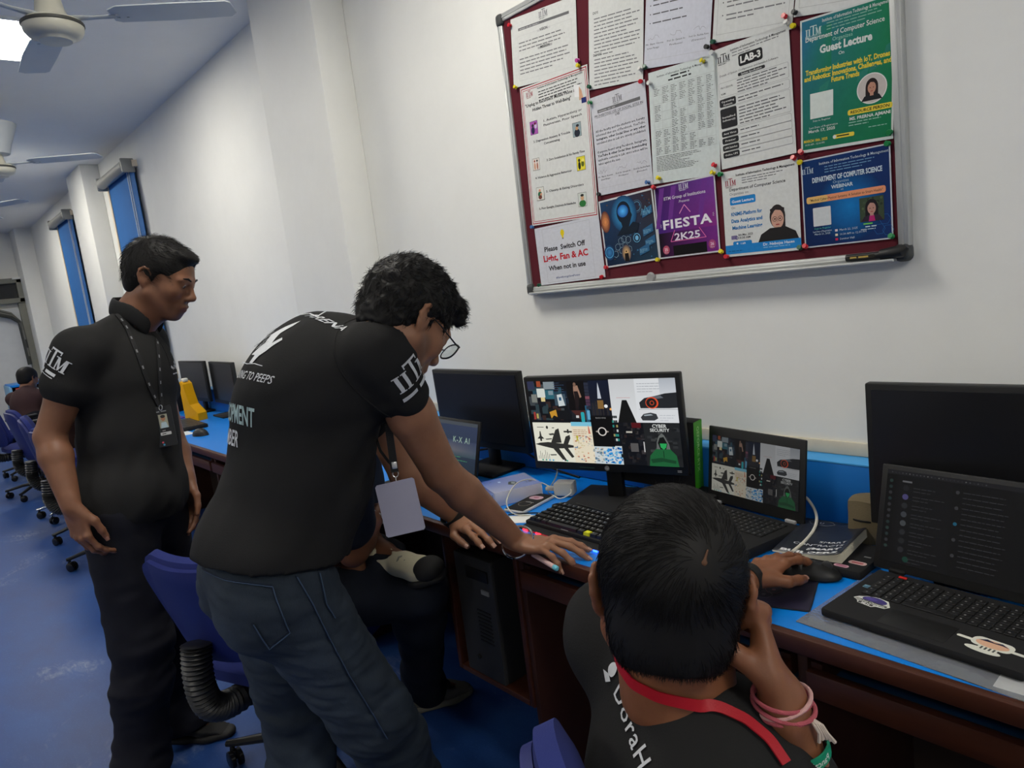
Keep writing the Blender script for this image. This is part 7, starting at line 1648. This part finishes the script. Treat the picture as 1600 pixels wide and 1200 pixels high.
def flowC(P, N):
    d = P - wh; d = d / np.maximum(np.linalg.norm(d, axis=1), 1e-4)[:, None]; sw = np.cross(N, d); near = np.exp(-np.linalg.norm(P - wh, axis=1) / .03)[:, None]
    return d + sw * (.25 + near * 1.2)
lift_follow = 1.15
strands('hair_strands', hv, hf, lambda c: np.linalg.norm(c - wh, axis=1) > .006, flowC, 16000, lambda P: .034 * np.clip((((P - HC.o) @ HC.M[:, 2]) + .075) / .07, .22, 1), .00050, steps=7, lift=.11, parent=ho, seed=4, jitter=.20, gravity=.25)
lift_follow = 1.0
spt = Blob(); nw = unit(wh - HC(0, -.018, .036)); sf = bvh(hv, hf).find_nearest(V(wh))[0]; spt.ell(A_(sf) - nw * .0016, (.0035, .003, .0022), HC.M, .004); spt.cone(A_(sf) - nw * .0016, A_(sf) - nw * .0022 + HC.d(.004, .004, .012), .0018, .0012, .004); svv, sff = spt.mesh(.0012, 1); np_mesh('scalp_whorl', svv, sff, mat('scalp_skin', lin((92, 62, 42)), rough=.6), ho)
s = Blob(); torso(s, pelC, cheC, necC, shRC, shLC, rC, lC, .012, 1.05, .98); s.ell(cheC + A_((0, -.01, 0)), (.165, .125, .19), None, .05); s.ell(pelC + A_((0, -.01, .03)), (.165, .135, .14), None, .05)
arm(s, shRC, elRC, wrRC, .008, .38, r=(.046, .040, 0, 0, 0), flare=.006); arm(s, shLC, elLC, wrLC, .014, .85, r=(.046, .040, 0, 0, 0), flare=.006)
s.cut(pelC + A_((0, 0, -.06)), (0, 0, -1)); s.cone(necC + A_((0, .008, .025)), HC(0, -.02, -.05), .054, .062, .006, neg=True)
vs, fs = s.mesh(.005, 3); vs = wrinkles(vs, fs, .0045, (0, .2, 1), (6, 14), 31); shC = np_mesh('t_shirt', vs, fs, M_POLO, PC); bvC = bvh(vs, fs); vsC, fsC = vs, fs
t = Blob(); t.ell(pelC + A_((0, .02, -.02)), (.15, .13, .11), None, .05); leg(t, hipRC, knRC, anRC, .012, k=.04); leg(t, hipLC, knLC, anLC, .012, k=.04); t.cut((0, 0, .06), (0, 0, -1)); vs, fs = t.mesh(.008, 2); np_mesh('trousers', vs, fs, M_TROU, PC)
for an in (anRC, anLC): shoe(PC, 'shoe', an * A_((1, 1, 0)) + fC * .20, an * A_((1, 1, 0)) - fC * .07, MATS['black_shoe_knit'], M_SOLE)
p = Pen(.0002); p.text(-.085, 0, .029, 'DoraHacks', Wp, .008, 'LEFT', spacing=1.15, width=.16); p.ell(-.104, .014, .007, .009, Wp, 16); p.rect(-.116, .024, -.112, .036, Wp); p.path([(-.114, .036), (-.107, .037), (-.102, .031)], .0026, Wp); p.poly([(-.114, .002), (-.103, -.005), (-.097, .003), (-.105, .006)], Wp)
nb = unit(np.cross(lC, A_((0, 0, 1))) * .85 + A_((0, 0, .53))); lt = unit(lC - nb * (lC @ nb)); ub = unit(np.cross(nb, lt)); decal(p, frame(A_((-.462, .49, .932)), lt, ub, nb), bvC, shC, 'back_print', M_WPRINT)

# ---------------- person 4: seated man with crossed legs, mostly behind the leaning man
PD = thing('person', 'seated man in dark jeans with crossed legs, half hidden behind the leaning man', 'person', (-2.10, .70, 0))
fD = unit((.55, .83, 0)); rD = unit((.83, -.55, 0)); pelD = A_((-2.10, .69, .57)); cheD = A_((-1.93, .85, .88)); necD = A_((-1.85, .93, 1.04)); shRD, shLD = necD + rD * .17 - A_((0, 0, .06)), necD - rD * .17 - A_((0, 0, .06))
HD = Xf(necD + fD * .05 + A_((0, 0, .13)), unit(fD - A_((0, 0, .5)))); elRD, wrRD = A_(at(552, 862, t=1.95)), A_(at(589, 800, t=2.05)); elLD, wrLD = A_((-2.00, 1.02, .72)), A_(at(552, 872, t=2.12))
hipRD, hipLD = pelD + rD * .085, pelD - rD * .085; heelD, toeD = A_(at(640, 1112, z=.0)), A_(at(734, 1082, z=.0)); anRD = heelD + unit(toeD - heelD) * .06 + A_((0, 0, .09)); knRD = A_(at(655, 920, t=2.12))
anLD = A_(at(600, 866, t=2.16)); knLD = A_((-2.35, 1.02, .66)); toe2, heel2 = A_(at(693, 905, t=2.02)), A_(at(607, 905, t=2.16))
b = Blob(); torso(b, pelD, cheD, necD, shRD, shLD, rD, rD, -.006); head_ops(b, HD); b.cone(HD(0, -.02, -.05), necD, .055, .058, .03)
arm(b, shRD, elRD, wrRD); arm(b, shLD, elLD, wrLD); tRD = hand_ops(b, wrRD, unit(A_((-1.95, 1.17, .80)) - wrRD), (0, -.3, 1), 1); tLD = hand_ops(b, wrLD, unit(A_(at(548, 912, t=2.06)) - wrLD), unit(-rD * -1 - fD * .2), -1, (.5, .55, .6, .6))
leg(b, hipRD, knRD, anRD); leg(b, hipLD, knLD, anLD); b.cone(anLD, anLD * .5 + toe2 * .5 + A_((0, 0, .01)), .034, .02, .01); b.cone(anRD, anRD + unit(toeD - heelD) * .10 - A_((0, 0, .055)), .034, .02, .01)
vs, fs = b.mesh(.005, 3); np_mesh('body', vs, fs, SKIN, PD, paint(vs, (120, 78, 56), []))
hv, hf = hair_cap(HD, 1.0, HAIRLINE, .012); np_mesh('hair', hv, hf, M_HAIR, PD)
s = Blob(); torso(s, pelD, cheD, necD, shRD, shLD, rD, rD, .014); arm(s, shRD, elRD, wrRD, .012, .62, flare=.012); arm(s, shLD, elLD, wrLD, .016, .7, flare=.012); s.cone(necD, HD(0, -.02, -.05), .056, .06, .006, neg=True); s.cut(pelD + A_((0, 0, -.03)), (0, 0, -1))
vs, fs = s.mesh(.006, 3); vs = wrinkles(vs, fs, .005, unit(cheD - pelD), (8, 12), 41); np_mesh('t_shirt', vs, fs, mat('navy_cotton', lin((30, 36, 50)), rough=.9, bump=.25, bscale=400), PD)
t = Blob(); t.ell(pelD, (.155, .135, .12), np.stack([rD, fD, A_((0, 0, 1))], 1), .05); leg(t, hipRD, knRD, anRD, .012, (.090, .072, .066, .056), .03); leg(t, hipLD, knLD, anLD, .012, (.090, .072, .066, .056), .03)
t.cone(anRD + A_((0, 0, .03)), anRD + unit(toeD - heelD) * .02 - A_((0, 0, .025)), .064, .068, .03); t.cut(pelD + A_((0, 0, .10)), (0, 0, 1)); vs, fs = t.mesh(.006, 3); vs = wrinkles(vs, fs, .005, (.4, .5, .5), (12, 10), 44); np_mesh('jeans', vs, fs, M_JEAND, PD)
grs = mat('grey_shoe_knit', lin((92, 90, 84)), rough=.85, bump=.4); shoe(PD, 'shoe', toeD, heelD, grs, mat('grey_sole', lin((112, 110, 100)), rough=.7), mat('pale_lace', lin((150, 148, 138)), rough=.8))
x2 = Xf(heel2, toe2 - heel2, (.15, -.25, 1)); so2 = shoe(PD, 'shoe', toe2, heel2, mat('cream_shoe_knit', lin((196, 190, 164)), rough=.85, bump=.3), mat('dark_rubber_toe', lin((34, 34, 34)), rough=.7), MATS['pale_lace'], up=(.15, -.25, 1))
so2['label'] = 'cream shoe with a dark rubber toe'
tc_ = Blob(); tc_.ell(x2(0, np.linalg.norm(toe2 - heel2) * .84, .038), (.044, .050, .034), x2.M, .01); vs, fs = tc_.mesh(.005, 1); np_mesh('toe_cap', vs, fs, MATS['dark_rubber_toe'], so2)

# ---------------- person 5: far away, sitting with the back to us
PE = thing('person', 'far seated person with black hair and a red lanyard by the far table', 'person', (-8.95, .90, 0))
fE = unit((-.6, .8, 0)); rE = unit((.8, .6, 0)); pelE, cheE, necE = A_((-8.95, .90, .58)), A_((-8.97, .92, .82)), A_((-8.99, .95, .985)); HE = Xf(A_(at(44, 592, t=7.6)), unit(fE - A_((0, 0, .3)))); necE = HE(0, -.03, -.14); cheE = (necE + pelE) / 2 + A_((0, 0, .04))
shRE, shLE = necE + rE * .17 - A_((0, 0, .07)), necE - rE * .17 - A_((0, 0, .07)); b = Blob(); torso(b, pelE, cheE, necE, shRE, shLE, rE, rE, -.006); head_ops(b, HE); b.cone(HE(0, -.02, -.05), necE, .055, .058, .03)
elE = [shRE + fE * .12 - A_((0, 0, .24)), shLE + fE * .12 - A_((0, 0, .24))]; 
for e, s_, sd in ((elE[0], shRE, 1), (elE[1], shLE, -1)): w_ = e + fE * .20 + A_((0, 0, .06)); arm(b, s_, e, w_); hand_ops(b, w_, fE, (0, 0, 1), sd)
for sg in (1, -1): h_ = pelE + rE * sg * .09; k_ = h_ + fE * .40 - A_((0, 0, .06)); leg(b, h_, k_, k_ * A_((1, 1, 0)) + A_((0, 0, .08))); b.cone(k_ * A_((1, 1, 0)) + A_((0, 0, .08)), k_ * A_((1, 1, 0)) + fE * .14 + A_((0, 0, .03)), .04, .03)
vs, fs = b.mesh(.008, 2); np_mesh('body', vs, fs, SKIN, PE, paint(vs, (130, 88, 64), [])); hv, hf = hair_cap(HE, 1.0, HAIRLINE, .012, h=.006); np_mesh('hair', hv, hf, M_HAIR, PE)
s = Blob(); torso(s, pelE, cheE, necE, shRE, shLE, rE, rE, .012); arm(s, shRE, elE[0], elE[0], .016, .7); arm(s, shLE, elE[1], elE[1], .016, .7); s.cut(pelE - A_((0, 0, .05)), (0, 0, -1)); vs, fs = s.mesh(.009, 2); np_mesh('t_shirt', vs, fs, mat('dark_maroon_cotton', lin((56, 36, 38)), rough=.9), PE)
t = Blob(); t.ell(pelE, (.15, .13, .11), np.stack([rE, fE, A_((0, 0, 1))], 1), .05)
for sg in (1, -1): h_ = pelE + rE * sg * .09; k_ = h_ + fE * .40 - A_((0, 0, .06)); leg(t, h_, k_, k_ * A_((1, 1, 0)) + A_((0, 0, .08)), .012)
vs, fs = t.mesh(.01, 2); np_mesh('trousers', vs, fs, M_TROU, PE)
# ------------------------------------------------------------------ things worn and carried
def ribbon(pts, nrms, w, th=.0012):
    b = MB(); k = len(pts); vs = []; fs = []
    for i in range(k):
        d = (pts[min(i + 1, k - 1)] - pts[max(i - 1, 0)]).normalized(); n = (nrms[i] - d * nrms[i].dot(d)).normalized(); s_ = d.cross(n)
        for a, c in ((-1, 0), (1, 0), (1, 1), (-1, 1)): vs.append(pts[i] + s_ * (a * w / 2) + n * (c * th))
    for i in range(k - 1):
        for j in range(4): fs.append([i * 4 + j, i * 4 + (j + 1) % 4, (i + 1) * 4 + (j + 1) % 4, (i + 1) * 4 + j])
    fs += [[3, 2, 1, 0], [(k - 1) * 4 + j for j in range(4)]]
    return b.add(vs, fs, 0, True)
def strap_on(pix, t0, bv, w, n=8, lift=.003):
    P_ = [V(at(x, y, t=t0)) for x, y in pix]; q = [P_[i].lerp(P_[i + 1], j / n) for i in range(len(P_) - 1) for j in range(n)] + [P_[-1]]; pts = []; nr = []
    for x in q:
        d = (x - CAM_POS).normalized(); h = bv.ray_cast(CAM_POS, d)
        if h[0] is not None: n_ = h[1] if h[1].dot(d) < 0 else -h[1]; pts.append(h[0] + n_ * lift); nr.append(n_)
    for _ in range(3):
        pts = [pts[0]] + [(pts[i - 1] + pts[i] * 2 + pts[i + 1]) / 4 for i in range(1, len(pts) - 1)] + [pts[-1]]; nr = [nr[0]] + [(nr[i - 1] + nr[i] + nr[i + 1]).normalized() for i in range(1, len(nr) - 1)] + [nr[-1]]
    return pts, nr
def ring_band(c, axis, r, tube=None, width=None, th=.002, n=36, sq=1.0, lat=None):
    """closed ring round a limb: a wire (tube) or a flat band (width)"""
    c, axis = V(c), V(axis).normalized(); a = V(lat) if lat is not None else (V((0, 0, 1)) if abs(axis.z) < .9 else V((1, 0, 0))); u = (a - axis * a.dot(axis)).normalized(); w = axis.cross(u); b = MB(); vs = []; fs = []
    m = 8 if tube else 4
    for i in range(n):
        t = 2 * math.pi * i / n; rd = u * math.cos(t) + w * (math.sin(t) * sq); ctr = c + rd * r
        for j in range(m):
            if tube: q = 2 * math.pi * j / m; vs.append(ctr + rd * (tube * math.cos(q)) + axis * (tube * math.sin(q)))
            else: e = ((0, -1), (th, -1), (th, 1), (0, 1))[j]; vs.append(ctr + rd * e[0] + axis * (e[1] * width / 2))
    for i in range(n):
        for j in range(m): fs.append([i * m + j, i * m + (j + 1) % m, ((i + 1) % n) * m + (j + 1) % m, ((i + 1) % n) * m + j])
    return b.add(vs, fs, 0, True)
M_STRAP = mat('black_strap_weave', (.010, .010, .011), rough=.8, bump=.3, bscale=600)
M_LENS = mat('clear_lens', (.9, .95, .95), rough=.03, trans=1.0, var=0)
# glasses of the leaning man
g = thing('glasses', 'thin dark-rimmed glasses worn by the leaning man', 'glasses', HB(0, .10, 0))
GF = Xf(HB(0, .112, -.002), HB.d(0, .985, -.17), HB.d(0, .17, .985))
rim = MB(); lens = MB()
for sx in (-1, 1):
    pts = [GF(sx * .033 + .0235 * math.copysign(abs(math.cos(a)) ** .8, math.cos(a)), -.004 * abs(sx * .033 + .0235 * math.cos(a)) / .06, .0205 * math.copysign(abs(math.sin(a)) ** .8, math.sin(a))) for a in np.linspace(0, 2 * math.pi, 33)]
    r_ = MB().tube(pts, .0019, 7, cap=False).build('rim', mat('dark_rim', (.015, .015, .017), rough=.3), g, True)
    l_ = MB(); l_.add([tuple(q) for q in pts[:-1]] + [tuple(A_(q) + GF.d(0, -.0015, 0)) for q in pts[:-1]], [list(range(32)), list(range(63, 31, -1))] + [[i, (i + 1) % 32, 32 + (i + 1) % 32, 32 + i] for i in range(32)], 0, False); l_.build('lens', M_LENS, r_, True)
    MB().tube([GF(sx * .0565, -.004, .012), HB(sx * .0715, .085, .004), HB(sx * .0765, .03, .010), HB(sx * .0790, -.012, .012), HB(sx * .0775, -.03, -.004)], [.0024, .0018, .0015, .0015, .0018], 7).build('temple', MATS['dark_rim'], g, True)
MB().tube([GF(-.0095, .0, .006), GF(0, .003, .009), GF(.0095, .0, .006)], .0017, 7).build('bridge', MATS['dark_rim'], g, True)
# watch on his far wrist
ax = unit(wrLB - elLB); wc = wrLB - ax * .016; nw_ = unit(np.cross(ax, np.cross(A_((-.1, -.35, 1)), ax)))
w_ = thing('wrist_watch', 'black strapped watch on the leaning man\'s far wrist', 'watch', wc)
ring_band(wc, ax, .0360, None, .022, .0030, sq=1.0, lat=nw_).build('strap', mat('watch_strap', (.012, .012, .012), rough=.6), w_, True)
MB(frame(wc + nw_ * .031, np.cross(nw_, ax), ax, nw_) if 0 else frame(wc + nw_ * .0365, unit(np.cross(ax, nw_)), ax, nw_)).lathe([(.0175, 0), (.0185, .002), (.0175, .008), (.0155, .009), (.0, .0085)], 24).build('watch_case', mat('watch_case_dark', (.02, .02, .02), rough=.25, metal=.6), w_, True)
# steel bangle on his near wrist
ax = unit(wrRB - elRB); bc = wrRB + ax * .002 + A_((.004, -.003, .002))
tag(ring_band(bc, unit(-ax + .40 * unit(A_(CAM_POS) - bc)), .0420, .0030, n=44).build('bangle', mat('polished_steel', (.78, .78, .76), rough=.12, metal=1)), 'polished steel bangle on the leaning man\'s near wrist', 'bangle')
# lanyard with blank card hanging from his neck
ly = thing('lanyard', 'black lanyard with a blank white card hanging from the leaning man\'s neck', 'lanyard', at(618, 740, t=1.50))
pts = [V(at(x, y, t=t)) for x, y, t in ((598, 560, 1.57), (604, 640, 1.53), (609, 680, 1.51), (617, 738, 1.50))]; pts = [pts[i].lerp(pts[i + 1], j / 6) for i in range(3) for j in range(6)] + [pts[-1]]
toC = -C_FWD; ribbon(pts, [toC] * len(pts), .016, .002).build('strap', M_STRAP, ly, True)
pts = [V(at(x, y, t=t)) for x, y, t in ((580, 640, 1.58), (586, 680, 1.56), (595, 705, 1.53), (608, 722, 1.51), (615, 728, 1.505))]; ribbon(pts, [toC] * 5, .006, .002).build('strap', M_STRAP, ly, True)
MB(frame(at(616.5, 727, t=1.497), C_RIGHT, C_UP, -C_FWD) @ Rz(math.radians(8))).box((0, 0, 0), (.011, .015, .004), 0, .001).build('crimp', M_STEEL, ly, True)
hk = MB(frame(at(618, 742, t=1.50), C_RIGHT, C_UP, -C_FWD)); hk.tube([(.006 * math.cos(a), .007 * math.sin(a) + .002, 0) for a in np.linspace(0, 2 * math.pi, 14)], .0011, 6); hk.tube([(0, -.004, 0), (.001, -.012, 0), (.004, -.018, 0), (-.002, -.021, 0)], .0013, 6); hk.build('hook', M_STEEL, ly, True)
def card(corners, t0, parent, nm, m, th=.0012, pen=None, size=None):
    tl, tr, br, bl = [V(at(*c[:2], t=c[2] if len(c) > 2 else t0)) for c in corners]; ux = ((tr - tl) + (br - bl)).normalized(); w = ((tr - tl).length + (br - bl).length) / 2; h = ((tl - bl).length + (tr - br).length) / 2; c = (tl + tr + bl + br) / 4
    uz = ((tl - bl) + (tr - br)); uz = (uz - ux * uz.dot(ux)).normalized(); n = ux.cross(uz); F = frame(c, ux, uz, n)
    b = MB(F); b.prism([(-w / 2 + .004, -h / 2), (w / 2 - .004, -h / 2), (w / 2, -h / 2 + .004), (w / 2, h / 2 - .004), (w / 2 - .004, h / 2), (-w / 2 + .004, h / 2), (-w / 2, h / 2 - .004), (-w / 2, -h / 2 + .004)], -th / 2, th / 2)
    o = b.build(nm, m, parent, True)
    if pen: printed('print', pen(w, h), F @ Tr(-w / 2, -h / 2, th / 2 + .0001), M_PRINT, o, True)
    return o
co = card(((586, 758), (649, 746), (662.5, 826), (604, 842)), 1.495, ly, 'card', mat('white_card', lin((150, 148, 166)), rough=.6)); co['label'] = 'blank white card'

# lanyard and badge of the standing man
la = thing('lanyard', 'black lanyard with a dark photo badge on the standing man\'s chest', 'lanyard', at(250, 640, t=2.05))
for pix in ([(183, 492), (197, 512), (214, 552), (233, 605), (249, 638)], [(243, 520), (247, 560), (249, 600), (252, 638)]):
    q, nr = strap_on(pix, 2.1, bvA, .012); s1 = ribbon(q, nr, .013, .0015).build('strap', M_STRAP, la, True)
    pn = MB()
    for i in range(3, len(q) - 3, 4):
        d = (q[i + 1] - q[i]).normalized(); s_ = d.cross(nr[i]); e = q[i] + nr[i] * .0022; pn.add([tuple(e - s_ * .0025), tuple(e + s_ * .0025), tuple(e + s_ * .0025 + d * .010), tuple(e - s_ * .0025 + d * .010)], [[0, 1, 2, 3]])
    pn.build('strap_print', mat('grey_print', lin((120, 122, 126)), rough=.8), s1, True)
h = bvA.ray_cast(CAM_POS, (at(256, 660, t=2) - CAM_POS).normalized()); tb = ((h[0] - CAM_POS).dot(C_FWD) if h[0] is not None else 2.1) - .022
hk = MB(frame(at(251, 637, t=tb), C_RIGHT, C_UP, -C_FWD)); hk.tube([(.005 * math.cos(a), .008 * math.sin(a), 0) for a in np.linspace(0, 2 * math.pi, 12)], .0013, 6); hk.build('hook', M_STEEL, la, True)
def badge(w, h):
    p = Pen(); p.rect(0, 0, w, h, (20, 22, 26)); p.grad(0, h * .2, w * .35, h * .6, (16, 40, 46), (24, 60, 66), (20, 22, 26), (20, 22, 26)); p.lines(w * .2, w * .85, h * .86, 1, .01, .005, (130, 134, 138), .02, 4)
    p.rect(w * .30, h * .46, w * .74, h * .80, (150, 150, 130)); p.ell(w * .52, h * .70, w * .11, h * .07, (160, 110, 80)); p.ell(w * .52, h * .745, w * .12, h * .04, (40, 36, 34)); p.poly([(w * .34, h * .46), (w * .40, h * .60), (w * .64, h * .60), (w * .72, h * .46)], (170, 190, 200))
    p.lines(w * .38, w * .64, h * .385, 1, .01, .004, (150, 150, 150), .02, 5); p.rrect(w * .26, h * .28, w * .80, h * .355, .002, (190, 192, 192)); p.lines(w * .34, w * .72, h * .305, 1, .01, .004, (40, 40, 44), .02, 6); p.ell(w * .30, h * .11, .003, .003, (190, 70, 90), 10); p.ell(w * .34, h * .05, .003, .003, (60, 150, 190), 10)
    return p
card(((235, 638, tb), (266, 632, tb + .012), (278, 694, tb + .012), (247, 700, tb)), tb, la, 'badge', M_BLK, .002, badge)

# bracelet of the seated man behind
tag(ring_band(wrRD - unit(wrRD - elRD) * .018, unit(wrRD - elRD), .030, .0034).build('bracelet', M_STEEL), 'beaded silver bracelet on the wrist behind the blank card', 'bracelet')

# red lanyard of the boy
bvall = bvh(np.concatenate([vsC, bodyC[0]]), np.concatenate([fsC, bodyC[1] + len(vsC)]))
q, nr = strap_on([(966, 1012), (974, 1040), (992, 1066), (1030, 1086), (1080, 1098), (1125, 1108), (1165, 1128), (1200, 1158), (1225, 1195)], .78, bvall, .012, lift=.004)
M_RED = mat('red_lanyard_satin', lin((168, 16, 34)), rough=.5, bump=.2, bscale=500)
tag(ribbon(q, nr, .012, .0018).build('lanyard', M_RED), 'red lanyard strap round the seated boy\'s neck', 'lanyard')
ax = unit(elRC - wrRC)
wb = thing('wristband', 'green rubber wristband with white letters on the seated boy\'s forearm', 'wristband', wrRC + ax * .055)
u0 = unit(A_(CAM_POS) - wrRC); rw = .0352
ring_band(wrRC + ax * .055, ax, rw, None, .013, .0022, lat=u0).build('band', mat('green_silicone', lin((20, 140, 104)), rough=.5), wb, True)
uu = unit(u0 - ax * (u0 @ ax)); ww = np.cross(ax, uu); vs_, fs_ = text_shape('PancakeSwap', .010, .01, 'CENTER'); tv = []
for x, y in vs_: a = -x / (rw + .0026); tv.append(tuple(wrRC + ax * (.055 - (y - .0035)) + (uu * math.cos(a + .35) + ww * math.sin(a + .35) * -1) * (rw + .0026)))
MB().add(tv, fs_).build('lettering', mat('white_ink', lin((214, 224, 218)), rough=.6), wb, True)
tb_ = thing('thread_bracelet', 'pink knotted thread bracelet with white tassels on the seated boy\'s wrist', 'bracelet', wrRC + ax * .022)
for k, (o_, tw, nm_) in enumerate(((-.004, .22, 'pink'), (.002, -.18, 'pale'), (.010, .10, 'pink'), (.006, .30, 'pink'))):
    ring_band(wrRC + ax * o_, unit(ax + ww * tw), .0290 + .0008 * k, .0023, n=32).build('thread', mat(nm_ + '_thread', lin((176, 86, 96) if nm_ == 'pink' else (206, 160, 156)), rough=.9, bump=.5, bscale=700), tb_, True)
kx = wrRC + ax * .006 + uu * .022 + A_(C_RIGHT) * .024
for k in range(5):
    a = rnd.uniform(-1, 1); MB().tube([kx, kx + uu * .006 + ax * (.006 * a) + A_(C_RIGHT) * (.003 + .002 * k), kx + uu * .006 + ax * (.010 + .004 * a) + A_(C_RIGHT) * (.006 + .002 * k), kx + uu * .003 + ax * (.018 + .010 * a) + A_(C_RIGHT) * (.004 + .004 * k)], [.002, .0018, .0018, .0022], 6).build('tassel', mat('cream_thread', lin((206, 190, 176)), rough=.9), tb_, True)
axl = unit(wrLC - elLC)
tag(ring_band(wrLC - axl * .012, axl, .0285, None, .024, .003, sq=.9).build('wrist_strap', mat('black_band', (.012, .012, .012), rough=.7)), 'black band round the seated boy\'s mouse wrist', 'wrist strap')
axe = unit(A_((0, 0, 1)) + fE * .3)
tag(ring_band(necE + A_((0, 0, .022)), axe, .078, None, .014, .003).build('lanyard', M_RED), 'small red lanyard round the far seated person\'s neck', 'lanyard')
